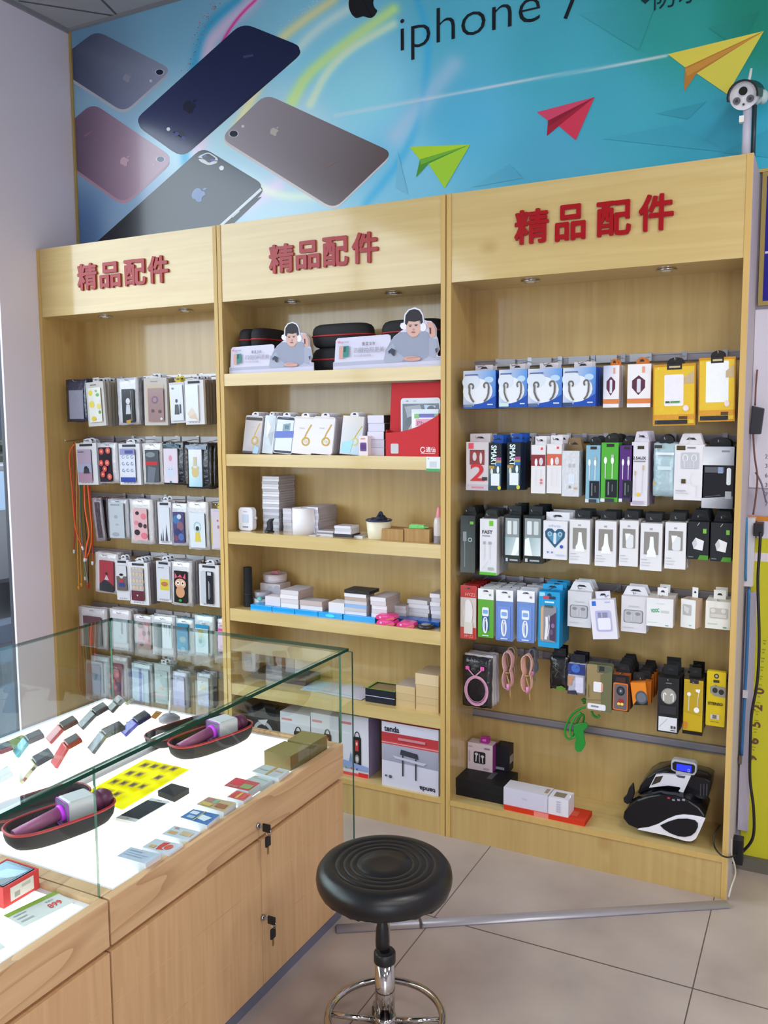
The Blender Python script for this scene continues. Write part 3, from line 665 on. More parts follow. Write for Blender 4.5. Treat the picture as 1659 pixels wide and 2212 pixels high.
c1 = [
 (0, 'navy pouch with a grey mesh window, first on the top row', (92,290,165,545), 'bag', '2c3350', [('r', .16, .25, .80, .93, '8e90a2')], None, 1, '30385a', 'navy pouch', 'navy pouch', 0, None),
 (0, 'white boxed phone case printed with yellow lemons, on the top row', (290,447,185,582), 'box', 'e8e4de', [('r', .25,.055,.6,.08,'6a6660')], (.15,.13,.86,.91,'8d8468', LEMON), 4, 'b5aea4', 'lemon-print phone case', 'pale boxed phone case', -3, WT),
 (0, 'bagged black phone case with a pale cartoonish figure, on the top row', (555,740,150,570), 'bag', 'e6e6ee', (), (.27,.24,.86,.96,'1f1f24', FIG('26262c','dcdce6','cfd2dc',.36)+[('r', .74,.05,.80,.95,'8a867c'), ('p', [(.3,.93),(.7,.9),(.66,1),(.34,1)], 'c99a3c')]), 4, '9a9aa8', 'black figure phone case', 'bagged phone case', -1, None),
 (0, 'beige boxed phone case in dusky pink with a purple swirl, top row', (795,1000,150,575), 'box', 'd9d0c8', [('t', 'Phone case', .3, .085, .03, '77706a'), ('rr', .1,.14,.88,.94,'c2b09c', .05)], (.2,.22,.88,.92,'6e5a58', [('r',0,0,1,1,'a0807e'), ('e',.45,.35,.22,.12,'7c6078'), ('e',.45,.35,.12,.07,'a88290'), ('e',.3,.68,.1,.05,'5e4c60'), ('e',.75,.7,.1,.05,'5e4c60'), ('e',.85,.92,.08,.04,'e0dce0')]), 2, 'aca298', 'dusky pink phone case', 'beige boxed phone case', 0, WT),
 (0, 'white phone case pack hung by a yellow tab, top row', (1030,1165,190,555), 'box', 'eae8ee', [('r', 0,.2,.06,.9,'dcc846')], (.08,.06,.92,.94,'9aa0a8', FIG('e6eaf0','4a4c52','5c5e64',.45,.1)+[('r',.72,.55,.84,.8,'4c4e56'), ('e',.25,.1,.1,.03,'8a8c94')]), 1, 'd0ced6', 'white figure phone case', 'white phone case pack', -2, ('e4cc3c', .36, .028, 'round')),
 (0, 'white boxed pearly phone case beside the middle cabinet, top row', (1165,1332,170,568), 'box', 'f4f2f6', [BAND]+FOOT, (.06,.1,.74,.92,'d4d6dc', [('r',0,0,1,1,'eef2f4'), ('p',[(.1,.8),(.5,.62),(.9,.86),(.4,.95)],'ecdccf'), ('p',[(.2,.9),(.7,.8),(.95,.98)],'e6cdb8')]), 4, '8d8078', 'pearly phone case', 'brown-sided boxed phone case', -1, WT),
 (1, 'white boxed lilac phone case with a dark-haired girl, on the second row', (197,378,735,1108), 'box', 'f0eef2', [BAND]+FOOT, (.08,.15,.76,.93,'504a58', [('r',0,0,1,1,'b4a4b8'), ('r',0,.7,1,1,'b48ea6'), ('r',0,.45,1,.7,'a8b0c8'), ('e',.6,.58,.14,.07,'2a2630'), ('p',[(.45,.58),(.8,.58),(.85,.74),(.4,.74)],'3a3440'), ('r',.1,.06,.5,.09,'6e5a70')]), 2, 'c8c6ce', 'lilac girl phone case', 'white boxed phone case', -2, RT),
 (1, 'bagged black phone case with big red flowers, on the second row', (385,560,735,1095), 'bag', 'e2e0e6', (), (.1,.1,.72,.96,'241e24', FLOR('2a2028',['d84c5a','e0626a'],'f0c060')), 2, 'c6c4cc', 'red flower phone case', 'bagged phone case', -2, None),
 (1, 'white boxed phone case with blue doodles and blue foot, second row', (575,762,740,1108), 'box', 'f0eef4', [BAND]+FOOT, (.1,.12,.8,.93,'4c5272', DOOD('e4e8f2','7c8cb8')+[('r',0,0,1,.18,'9a9ec8'), ('r',0,.86,1,1,'3c4ea8'), ('r',.35,.05,.9,.15,'5a60a0')]), 3, 'b8b8c2', 'blue doodle phone case', 'white boxed phone case', -1, RT),
 (1, 'bagged dark grey phone case with a red stripe, second row', (780,960,735,1105), 'bag', 'ece8e4', (), (.2,.16,.86,.95,'3c3c42', [('r',0,0,1,1,'585c64'), ('e',.4,.15,.35,.08,'8a9298'), ('r',0,.36,.9,.47,'cc3c40'), ('p',[(.2,.5),(.8,.55),(.6,1),(.1,1)],'747a86')]), 1, 'c8c6ca', 'red stripe phone case', 'bagged phone case', -1, None),
 (1, 'black pouch with a pale pink phone case, second row', (960,1165,722,1106), 'bag', '1b1d24', [('r',.05,.05,.75,.14,'3c5866')], (.08,.16,.68,.96,'c8c0cc', [('r',0,0,1,1,'e6dae8'), ('e',.5,.28,.12,.09,'e2a0b4'), ('e',.5,.68,.36,.16,'d6dcee'), ('e',.4,.6,.03,.015,'8a8a9c'), ('e',.6,.6,.03,.015,'8a8a9c'), ('e',.5,.97,.08,.03,'2c8c74')]), 1, '20222a', 'pale pink phone case', 'black pouch', 0, None),
 (1, 'black pouch with a pale blue bear phone case, second row beside the middle cabinet', (1165,1390,735,1142), 'bag', '191a20', [('r',.02,.04,.85,.14,'8a98ac'), ('r',.02,.1,.1,.9,'5a5048')], (.16,.14,.68,.96,'a8bcc4', [('p',[(0,0),(1,0),(1,1),(0,1)],['dfe6ea','e6dce4','9cc2d8','b4dce0']), ('e',.5,.62,.28,.13,'dcc68e'), ('e',.3,.5,.09,.05,'dcc68e'), ('e',.7,.5,.09,.05,'dcc68e'), ('r',.38,.2,.62,.44,'d8c8a8')]), 2, '17181e', 'pale blue bear phone case', 'black pouch', 0, None),
 (2, 'slim dark phone case pack turned sideways, first on the third row', (352,436,1225,1615), 'bag', 'a49ca6', [('r',.35,.1,.8,.92,'3e3038')], None, 1, '3c3034', 'slim dark pack', 'dark phone case pack', -6, None),
 (2, 'bagged pale grey phone case with faint flowers, third row', (472,652,1240,1590), 'bag', 'cdced6', (), (.12,.08,.84,.98,'70747e', [('r',0,0,1,1,'c2c8d0'), ('r',.1,.05,.75,.08,'8c8e98'), ('e',.45,.4,.12,.05,'a8aeb6'), ('e',.4,.9,.25,.06,'a6acb4'), ('e',.5,.62,.1,.03,'b0b6be')]), 2, 'a8a6b0', 'pale grey phone case', 'bagged phone case', -1, None),
 (2, 'bagged pink phone case with black faces and roses, third row', (668,872,1240,1636), 'bag', 'f0ecec', (), (.2,.2,.8,.92,'3a3036', [('r',0,0,1,1,'e2b6ba'), ('e',.3,.15,.14,.06,'43363c'), ('e',.75,.25,.2,.1,'e6808e'), ('e',.5,.52,.16,.08,'4c3c42'), ('e',.2,.45,.15,.07,'e88c98'), ('e',.25,.75,.2,.09,'3c3036'), ('e',.75,.85,.22,.1,'e67a8c'), ('e',.85,.55,.12,.07,'4a3a40')]), 2, 'c2bec4', 'pink rose phone case', 'bagged phone case', -1, None),
 (2, 'white boxed phone case with dark winter trees, third row', (922,1042,1262,1640), 'box', 'eceaf2', [BAND]+FOOT, (.12,.12,.92,.92,'b8bcc8', [('r',0,0,1,1,'dfe3ec'), ('p',[(.3,1),(.36,.6),(.42,1)],'50545c'), ('p',[(.55,1),(.68,.5),(.8,1)],'5c6068'), ('p',[(.1,1),(.2,.75),(.28,1)],'6c7078')]), 1, 'c4c2ca', 'winter tree phone case', 'white boxed phone case', -1, RT),
 (2, 'bagged purple and blue marbled phone case, third row', (1035,1190,1275,1655), 'bag', 'e6e6ec', (), (.18,.2,.82,.93,'2e2c40', [('r',0,0,1,1,'55507c'), ('e',.3,.25,.3,.14,'4a7cae'), ('e',.65,.45,.3,.15,'8c6474'), ('e',.4,.65,.28,.12,'3e4470'), ('e',.7,.8,.26,.12,'5a74b0'), ('e',.25,.85,.2,.1,'7c5266'), ('e',.6,.15,.2,.08,'c8d4e4')]), 1, 'b8b8c2', 'purple marbled phone case', 'bagged phone case', -1, None),
 (2, 'bagged white phone case with a small girl in yellow, third row', (1185,1370,1265,1690), 'bag', 'f4f2f2', (), (.16,.22,.88,.95,'3c4048', FIG('e2eaf0','3c4048','e2cc58',.45,.12)+[('a',.5,.4,.22,.13,0,350,.06,'a8d0dc')]), 1, 'cccad0', 'yellow dress phone case', 'bagged phone case', -1, None),
 (2, 'pinkish boxed phone case half hidden by the middle cabinet, third row', (1395,1530,1325,1690), 'box', 'ded6e0', [('r',0,.2,.06,.9,'c8b640')], (.12,.06,.95,.96,'c0b8c4', [('r',0,0,1,1,'dcd0dc'), ('e',.45,.25,.07,.03,'c06a78'), ('e',.5,.42,.09,.05,'b08a96')]), 1, '4c4438', 'pinkish boxed phone case', 'dark boxed phone case', 0, ('e4cc3c', .36, .028, 'round')),
]
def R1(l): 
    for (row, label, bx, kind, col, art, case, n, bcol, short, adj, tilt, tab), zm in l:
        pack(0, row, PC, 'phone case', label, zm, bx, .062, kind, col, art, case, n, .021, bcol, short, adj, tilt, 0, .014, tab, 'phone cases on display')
R1([(e, zA) for e in c1])
c2 = [
 (3, 'bagged red phone case with a dark seated figure, first on the fourth row', (348,552,310,668), 'bag', 'ded8da', (), (.24,.18,.86,.95,'40262c', [('r',0,0,1,1,'a63c46'), ('p',[(0,.78),(.35,.62),(.75,.7),(1,.8),(1,1),(0,1)],'34343a'), ('e',.5,.42,.09,.05,'3c2c30'), ('p',[(.36,.62),(.5,.45),(.68,.62)],'c8bcc0')]), 2, 'b4b0b6', 'red seated figure phone case', 'bagged phone case', 2, None),
 (3, 'white boxed phone case with a small red and blue doll, fourth row', (548,668,372,730), 'box', 'e8e6ec', [BAND]+FOOT, (.1,.14,.85,.76,'60606a', [('r',0,0,1,1,'d8d6da'), ('r',0,.42,1,1,'6c625e'), ('e',.5,.42,.18,.09,'d8ccc4'), ('e',.5,.36,.2,.05,'2c2830'), ('p',[(.3,.55),(.7,.55),(.75,.75),(.25,.75)],'b83c48'), ('p',[(.25,.68),(.75,.68),(.78,.84),(.22,.84)],'3c4a8c')]), 1, '8c8a92', 'red and blue doll phone case', 'white boxed phone case', -2, RT),
 (3, 'white boxed phone case in pastel plaid with a maroon foot, fourth row', (665,832,395,770), 'box', 'f0eef2', [BAND]+FOOT, (.15,.12,.8,.9,'6c5a5a', [('r',0,0,1,1,'d8c4aa')]+[('r',.02+.26*i,0,.12+.26*i,.7,'c9b2a8') for i in range(4)]+[('r',0,.06+.2*i,1,.14+.2*i,'b8b8bc') for i in range(4)]+[('r',0,.7,1,1,'6a3440'), ('p',[(.42,.82),(.58,.82),(.5,.88)],'d8c8cc')]), 3, '9c96a0', 'pastel plaid phone case', 'white boxed phone case', -1, RT),
 (3, 'white boxed phone case with a yellow square label, fourth row', (905,1035,385,745), 'box', 'e4e2e8', [BAND]+FOOT, (.1,.1,.95,.92,'c0c0c8', [('r',0,0,1,1,'d8dae2'), ('r',.25,.4,.95,.74,'d8c84a'), ('e',.6,.55,.28,.07,'c07a50'), ('r',.1,.05,.6,.08,'8c8e98')]), 2, '8a8894', 'yellow label phone case', 'white boxed phone case', 0, RT),
 (3, 'bagged black phone case with a pink-eared owl, fourth row', (1030,1212,390,780), 'bag', 'eeecee', (), (.2,.2,.84,.93,'26221f', [('r',0,0,1,1,'2c2624'), ('e',.5,.4,.42,.16,'e0b494'), ('e',.32,.38,.13,.07,'fff0e0'), ('e',.68,.38,.13,.07,'fff0e0'), ('e',.32,.38,.06,.035,'2c2420'), ('e',.68,.38,.06,.035,'2c2420'), ('e',.5,.66,.34,.18,'d8a078'), ('p',[(.08,.25),(.1,.06),(.3,.2)],'e0607c'), ('p',[(.7,.2),(.9,.06),(.92,.25)],'e0607c'), ('p',[(.3,.2),(.5,.1),(.7,.2)],'e0607c'), ('e',.5,.92,.12,.04,'40b050')]), 3, 'a6a4ae', 'owl phone case', 'bagged phone case', 1, None),
 (3, 'white boxed black phone case lettered up its middle, fourth row', (1288,1466,415,788), 'box', 'f2f0f4', [BAND]+FOOT, (.12,.16,.74,.93,'9aa0a6', [('r',0,0,.42,1,'ccd0d8'), ('r',.42,0,1,1,'2c2c32'), ('r',.55,.02,.85,.12,'d8d8e0'), ('r',.62,.3,.68,.86,'b8b8c0'), ('r',.72,.36,.76,.8,'8c8c94')]), 3, '3a3630', 'black lettered phone case', 'dark boxed phone case', 0, RT),
 (4, 'bagged maroon and grey phone case seen partly through the glass, fifth row', (208,458,805,1160), 'bag', 'd2ccd0', (), (.2,.2,.84,.95,'4a4448', [('r',0,0,1,.25,'5c3c44'), ('r',0,.25,1,1,'6e6e6c'), ('r',.3,.3,.55,.95,'b04a3c')]), 1, 'bcb8bc', 'maroon and grey phone case', 'bagged phone case', 0, None),
 (4, 'bagged white phone case above the back edge of the counter glass, fifth row', (485,672,820,1180), 'bag', 'e6e2e6', (), (.2,.25,.85,.8,'b8bcc0', [('r',0,0,1,1,'ccd2d6'), ('r',.6,0,.75,.6,'9c94a0')]), 2, 'c4c0c6', 'white bagged phone case', 'bagged phone case', 0, None),
 (4, 'bagged pale rose phone case, fifth row behind the counter glass', (700,862,872,1130), 'bag', 'dedade', (), (.25,.25,.85,.9,'c0b0b4', [('r',0,0,1,1,'d0bcc2'), ('r',.5,.1,.7,.9,'c8a0aa')]), 1, 'c4c0c6', 'pale rose phone case', 'bagged phone case', 0, None),
 (4, 'long bagged grey and white phone case, fifth row behind the glass', (862,1066,880,1232), 'bag', 'e2e4e6', (), (.12,.15,.9,.78,'aab0b2', [('r',0,0,.45,1,'9aa4a8'), ('r',.5,0,1,1,'dfe6e8')]), 2, 'b8bcc0', 'grey and white phone case', 'bagged phone case', 0, None),
 (4, 'bagged turquoise phone case, fifth row behind the glass', (1080,1236,905,1222), 'bag', 'dce6ea', (), (.1,.12,.75,.85,'3a7c94', [('r',0,0,1,1,'6cb0cc'), ('r',0,0,1,.3,'3c8cb0'), ('e',.5,.6,.3,.12,'a0d0dc')]), 2, '4c7c8c', 'turquoise phone case', 'bagged phone case', 0, None),
 (4, 'bagged pale aqua phone case, fifth row behind the glass', (1245,1420,880,1236), 'bag', 'dde8ea', (), (.1,.2,.75,.9,'8cb4bc', [('r',0,0,1,1,'cfe4e8'), ('r',0,0,1,.14,'3a98c4'), ('e',.5,.6,.3,.2,'b8d8dc')]), 2, '5a8a94', 'pale aqua phone case', 'bagged phone case', 0, None),
 (4, 'bagged pink phone case beside the middle cabinet, fifth row', (1448,1535,905,1200), 'bag', 'e6d4e0', [('r',.1,.3,.95,.9,'e0bcd4'), ('r',.1,.28,.95,.36,'e04c98')], None, 1, 'b8a8b4', 'pink bagged phone case', 'bagged phone case', 0, None),
 (5, 'bagged slate phone case, first on the lowest row behind the glass', (320,480,1240,1600), 'bag', 'c4ccd4', (), (.15,.12,.7,.9,'6c7886', [('r',0,0,1,1,'96a2b0'), ('r',.2,.4,.8,.6,'7c8a9c')]), 1, 'aab4ba', 'slate phone case', 'bagged phone case', 0, None),
 (5, 'bagged dark red phone case, second on the lowest row behind the glass', (500,645,1240,1612), 'bag', 'd0c6cc', (), (.08,.16,.75,.95,'4a3440', [('r',0,0,1,1,'8c4c58'), ('e',.4,.3,.3,.15,'b06c74'), ('e',.6,.7,.3,.15,'5c3c58')]), 1, 'b4acb2', 'dark red phone case', 'bagged phone case', 0, None),
 (5, 'bagged pale blue phone case with a violet stripe, lowest row', (680,860,1310,1650), 'bag', 'cfdbe4', (), (.1,.1,.9,.95,'9cb0c0', [('r',0,0,1,1,'bccfe0'), ('r',.42,0,.58,1,'8088c0')]), 2, 'a8b4bc', 'violet stripe phone case', 'bagged phone case', 0, None),
 (5, 'white boxed pale phone case, lowest row behind the glass', (890,1030,1312,1660), 'box', 'd6e0e2', [FOOT[0]], (.15,.15,.85,.9,'9cacb0', [('r',0,0,1,1,'c2d2d4'), ('e',.5,.6,.2,.06,'d8b8a0')]), 2, 'a0b0b4', 'pale boxed phone case', 'white boxed phone case', 0, WT),
 (5, 'bagged lavender phone case, lowest row behind the glass', (1050,1172,1380,1700), 'bag', 'cfd0ea', (), (.1,.12,.9,.9,'a8a8d0', [('r',0,0,1,.5,'c4c6e8'), ('r',0,.5,1,1,'a9abd8')]), 1, '8c98a8', 'lavender phone case', 'bagged phone case', 0, None),
 (5, 'bagged cream phone case beside the middle cabinet, lowest row', (1268,1392,1392,1700), 'bag', 'c8d0dc', (), (.1,.1,.9,.9,'a8a8b8', [('r',0,0,1,.5,'d2d4d8'), ('r',0,.5,1,1,'b0b4d4'), ('e',.5,.35,.3,.1,'d8cca0')]), 2, '56587c', 'cream phone case', 'dark bagged phone case', 0, None),
]
R1([(e, zB) for e in c2])
# bundle of bright charging cables at the left of the phone cases
def wob(pts, n=14):
    P = [np.array(p, float) for p in pts]; P = [2*P[0]-P[1]]+P+[2*P[-1]-P[-2]]; o = []
    for i in range(1, len(P)-2):
        for t in np.linspace(0, 1, n)[:-1]: o.append(tuple(.5*((2*P[i])+(P[i+1]-P[i-1])*t+(2*P[i-1]-5*P[i]+4*P[i+1]-P[i+2])*t*t+(3*P[i]-P[i-1]-3*P[i+1]+P[i+2])*t**3)))
    return o+[tuple(P[-2])]
def pxp(l, Y, o=(0,0,0)):
    return [tuple(at(x, y, 1, Yy if Yy is not None else Y)-np.array(o)) for x, y, Yy in [(p[0], p[1], p[2] if len(p) > 2 else None) for p in l]]
for i, (nm, path, col, r, ends) in enumerate([
  ('orange looped charging cable, outermost of the bundle', [(160,960),(150,985),(156,1060),(163,1140),(178,1183)], 'e0561e', .0032, 'e8e4ea'),
  ('yellow thin charging cable at the left of the bundle', [(163,955),(166,1000),(166,1100),(168,1200),(170,1268)], 'cf8a2a', .0022, 'd08828'),
  ('red charging cable behind the orange ones in the bundle', [(158,955),(160,1040),(162,1120),(160,1190)], 'b83428', .003, 'e4dfe4'),
  ('grey flat charging cable in the middle of the bundle', [(168,965),(172,1040),(174,1120),(180,1190),(190,1262)], '77727c', .004, 'b02830'),
  ('green-tipped charging cable near the foot of the bundle', [(176,985),(176,1080),(178,1160),(184,1248)], '4aa83a', .0022, 'dcdce2'),
  ('bright orange charging cable with white plug, front of the bundle', [(182,1048),(184,1100),(192,1150),(188,1175),(183,1208)], 'f0602a', .0035, 'e8e6ea'),
  ('orange charging cable beside the row of phone cases', [(190,1048),(193,1085),(198,1140),(196,1180),(186,1208)], 'e85a20', .0035, 'e8e6ea'),
  ('red charging cable at the right of the bundle', [(194,1050),(197,1110),(200,1160),(200,1215)], 'c02f22', .003, 'e6e2e6'),
  ('amber charging cable hanging lowest from the bundle', [(170,962),(171,1080),(174,1200),(176,1262)], 'e08a20', .002, 'e09a30'),
  ('black charging cable with red tip at the foot of the bundle', [(180,1000),(182,1100),(190,1200),(191,1266)], '241c20', .0026, 'c02c30')]):
    Y = .055+.011*(i % 5); P = wob(pxp(path, Y)); mb = MB(); mb.tube(P, r, 8, col)
    d = Vector(P[-1])-Vector(P[-3]); d.normalize()
    o = solo('charging_cable', mb, SATIN, nm, 'cable', group='charging cables bundled at the left of the phone cases')
    mb = MB(); e = Vector(P[-1]); mb.cyl(e-d*.006, e+d*.012, .0055, .005, 10, ends); part('plug', mb, SATIN, o)
mb = MB(); p = at(160, 953, 1, .1); mb.tube([(p[0], .238, p[2]+.012), (p[0], .05, p[2]), (p[0], .042, p[2]+.008)], .002, 6, 'c4c4ca'); mb.v = [(x, y, z) for x, y, z in mb.v]; part('hook', mb, METAL, CAB[0])

# ---------------------------------------------------------------- right cabinet
z8, z9, z10 = (960, 700, 2.373), (960, 1080, 2.373), (960, 1380, 2.373)
WTB = ('efe6e6', .55, .022, 'sq')
def EAR(c1='e8ecf4', c2='4a8cd8', c3='1c4eb0'):
    return [('p',[(0,0),(1,0),(1,1),(0,1)],[ 'd6dae6','5c9ae0','2a62c0','c8d0e4']), ('e',.45,.55,.46,.34,'e9ecf4'), ('e',.25,.3,.28,.2,'dce4f0'), ('e',.8,.25,.14,.08,'bcd8f2'),
            ('p',[(.3,1),(.35,.9),(.6,.86),(.8,.78),(1,.68),(1,1)],c3), ('p',[(0,1),(0,.9),(.3,.92),(.35,1)],'2c62c2'),
            ('a',.25,.42,.07,.07,150,420,.05,'6e6862'), ('a',.72,.40,.07,.07,120,390,.05,'6e6862'), ('s',[(.2,.42),(.2,.6),(.26,.74),(.34,.84)],.055,'6e6862'), ('s',[(.8,.42),(.79,.62),(.74,.74),(.66,.82)],.055,'6e6862'),
            ('r',.06,.1,.46,.125,'3c4c8c'), ('r',.76,.885,.93,.915,'d8e4f4')]
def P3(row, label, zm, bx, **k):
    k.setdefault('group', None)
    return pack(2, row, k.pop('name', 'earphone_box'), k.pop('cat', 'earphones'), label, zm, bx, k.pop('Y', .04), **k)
for i, (b, l, extra) in enumerate([((97,262,238,432), 'blue and white neckband earphone box, first on the top row', [('r',.04,.9,.3,.97,'7c8a9c')]), ((280,424,232,428), 'blue and white neckband earphone box with a pale silver sticker, top row', [('r',.02,.88,.36,.97,'cfe6e0')]), ((428,603,228,426), 'blue and white neckband earphone box, third on the top row', [('r',.03,.9,.3,.98,'5c6a88')]), ((608,775,222,422), 'blue and white neckband earphone box next to the orange-striped boxes', [('r',.0,.9,.3,.98,'34486c')])]):
    P3(0, l, z8, b, d=.05, col='d8dce8', side='2054c0', art=EAR()+extra, tab=WTB, n=1, sp=.056, bcol='3468c8', adj='blue earphone box', short=['first blue earphone box', 'sticker-marked blue earphone box', 'third blue earphone box', 'rightmost blue earphone box'][i], name='earphone_box')
for i, (b, l) in enumerate([((815,895,212,428), 'white charger box with orange band and maroon shield, left of its twin'), ((938,1058,205,426), 'white charger box with orange band and maroon shield, beside the yellow packs')]):
    P3(0, l, z8, b, d=.045, Y=.05, col='ece6ee', side='d8c6c8', art=[('p',[(0,0),(1,0),(1,1),(0,1)],['aab8e0','f0ecf0','f2eef2','eae6ee'] if i == 0 else ['f0ecf0']*4), ('p',[(.2,.38),(.48,.26),(.76,.38),(.76,.55),(.48,.72),(.2,.55)],'5a2c44'), ('rr',.41,.34,.57,.66,'dcdce8',.06), ('r',0,.8,1,.91,'dc8248'), ('r',.62,.06,.74,.2,'e8a082')], tab=('e07f34', .5, .026, 'round'), name='charger_box', cat='charger', n=1, sp=.05, bcol='e4dcdc', adj='white charger box', short=['left maroon shield box', 'right maroon shield box'][i])
for i, (b, l) in enumerate([((1072,1290,205,520), 'yellow power bank pack in clear film, left of the two'), ((1306,1494,170,500), 'yellow power bank pack in clear film with bright glare, beside the right panel')]):
    P3(0, l, z8, b, d=.035, Y=.035, col='d99a1e', side='c98a18', mat=FILM, art=[('r',.03,.04,.97,.97,'e8c030'), ('rr',.27,.17,.72,.68,'f2eef6',.03) if i == 0 else ('rr',.2,.06,.82,.7,'f4f6fa',.03), ('r',.33,.0,.68,.09,'22201e'), ('r',.38,.03,.64,.06,'c8b88c'), ('p',[(.74,.22),(.96,.12),(.96,.32),(.74,.32)],'c8b08a'), ('r',.03,.82,.97,.9,'dc9a2c'), ('r',.05,.91,.82,.975,'23262c'), ('e',.78,.72,.07,.05,'f0dce0'), ('r',.62,.85,.82,.9,'5a4020')]+([('r',.3,.6,.4,.63,'3a5a44'), ('r',.42,.6,.64,.63,'5a9a50')] if i == 0 else []), tab=('26242a', .42, .024, 'round'), name='power_bank_pack', cat='power bank', tilt=-1)  # near-white patch on the second pack is glare painted into its colour
# second row
P3(1, 'white and red cable box with a big red 2, first on the second row', z8, (112,226,605,852), d=.03, col='ddd2d6', art=[('r',.1,.02,.33,.14,'d8505a'), ('r',.16,.16,.82,.47,'8c3a3c'), ('e',.38,.3,.09,.09,'d8c8c8'), ('e',.66,.33,.06,.12,'d8c8c8'), ('t','2',.16,.8,.36,'cf2c34',0,.012,.66), ('r',.72,.72,.95,.79,'3a3436'), ('r',0,.88,1,1,'c2bac4'), ('r',.25,.92,.8,.96,'d8828c')], tab=('d8cccf', .9, .03, 'sq'), n=2, sp=.034, bcol='c8bcc0', adj='white cable box', short='big red 2 cable box', name='cable_box', cat='cable')
for i, b in enumerate([(228,292,612,852), (322,390,606,850)]):
    P3(1, ['dark blue SMART cable box next to the big red 2 box', 'dark blue SMART cable box to the left of the hanging gap'][i], z8, b, d=.035, col='10243c', side='16263e', art=[('r',0,0,1,.47,'161c28'), ('t','SMART',.2,.04,.12,'dff0ee',-90,.03,1.55), ('r',.58,.3,1,.36,'a84a86'), ('r',.58,.36,1,.41,'a89a50'), ('r',.58,.41,1,.47,'2c6ab0'), ('p',[(0,.47),(1,.47),(1,1),(0,1)],['5a6c74','38505c','24404c','2c4450']), ('r',.05,.48,.45,.54,'b48c3a'), ('e',.25,.6,.1,.07,'dce0d0'), ('e',.75,.56,.1,.08,'e6eef0'), ('r',.2,.64,.88,.9,'e4ecf0'), ('e',.86,.94,.13,.045,'d8d038')], tab=('1450b4', .8, .03, 'sq'), n=2, sp=.04, bcol='14243c', adj='dark blue cable box', short=['left SMART box', 'right SMART box'][i], name='cable_box', cat='cable')
P3(1, 'small white box hanging far back between the SMART boxes and the red-topped boxes', z8, (405,450,604,700), d=.03, Y=.15, col='e6e2e8', art=[('r',.1,.1,.6,.13,'a8a4b0')], tab=('e8e4ea', .9, .03, 'sq'), name='cable_box', cat='cable')
for i, (b, c) in enumerate([((445,517,620,868), '8c2e38'), ((525,600,615,868), 'd4664e')]):
    P3(1, ['white cable box with a dark red picture band', 'white cable box with an orange red picture band'][i], z8, b, d=.03, col='f2eef2', art=[('r',.66,.05,.82,.1,'e05a60'), ('r',0,.2,1,.43,c), ('e',.35,.36,.1,.08,'f0eaee'), ('e',.7,.34,.14,.08,'d8d0d8'), ('s',[(.35,.5),(.35,.85)],.03,'dcd6dc'), ('s',[(.7,.5),(.7,.85)],.03,'dcd6dc')]+([('r',.65,.7,.82,.74,'e07078'), ('r',.65,.76,.82,.8,'e07078')] if i == 0 else []), tab=('f0ecf0', .8, .03, 'sq'), n=2, sp=.034, bcol='d8d4dc', adj='white cable box', short=['dark red band box', 'orange red band box'][i], name='cable_box', cat='cable')
P3(1, 'white film-wrapped charger pack with a brown cardboard hanger', z8, (602,690,650,884), d=.05, col='e2e4ea', mat=FILM, art=[('r',.4,.5,.75,.72,'dce4f4'), ('r',.4,.28,.52,.36,'b8b8b4'), ('r',.62,.28,.74,.36,'b8b8b4'), ('r',.42,.76,.54,.82,'9c968e'), ('r',.72,.8,.9,.84,'c8a878')], tab=('8e7350', 1.0, .045, 'trap'), n=1, sp=.055, bcol='6c685c', adj='film-wrapped charger pack', short='brown hanger charger pack', name='charger_pack', cat='charger')
CAB_ = lambda u: [('e',u,.3,.09,.06,'f4f4f6'), ('s',[(u,.32),(u,.6)],.045,'eef0f2')]
for i, (b, c, l) in enumerate([((725,797,622,915), '8fc0d8', 'light blue'), ((803,890,608,912), '58b83c', 'bright green'), ((897,966,622,912), '5a2c80', 'purple')]):
    P3(1, l+' data cable box with white plugs, on the second row', z8, b, d=.03, col=c, side=c, art=[('r',.3,.02,.75,.07,'2c2a24')]+CAB_(.25)+CAB_(.66)+[('r',.58,.2,.74,.25,'b8b8b8'), ('r',.28,.62,.97,.92,'161a22'), ('r',.42,.66,.5,.88,'7a8088'), ('r',.66,.7,.72,.82,'6a7078'), ('r',.25,.94,.8,1,'3a3c44'), ('p',[(0,.94),(.25,.94),(.25,1),(0,1)],'d8dce0')], tab=('20201f', .8, .03, 'round'), n=3, sp=.034, bcol=['6c98ac', '3f8c30', '46246a'][i], adj=l+' data cable box', short='front '+l+' box', name='cable_box', cat='cable')
P3(1, 'white audio cable box lettered 2.5AUX with a yellow dot, second row', z8, (958,1042,605,932), d=.03, col='ece8f2', art=[('r',.35,.06,.75,.11,'3c3420'), ('t','2.5AUX',.08,.27,.045,'2a2a32',0,.02,.8), ('r',.15,.29,.85,.31,'8c8a96'), ('s',[(.25,.5),(.27,.85)],.03,'c9c3cf'), ('s',[(.72,.42),(.68,.8)],.03,'c9c3cf'), ('r',.68,.36,.78,.44,'c8b890'), ('r',.2,.45,.3,.52,'c8b890'), ('e',.46,.82,.11,.03,'ecc82c'), ('r',.1,.92,.8,.97,'b8b0c0')], tab=('e6e0ec', .95, .035, 'trap'), n=3, sp=.034, bcol='9a8aa8', adj='white audio cable box', short='2.5AUX box', name='cable_box', cat='cable')
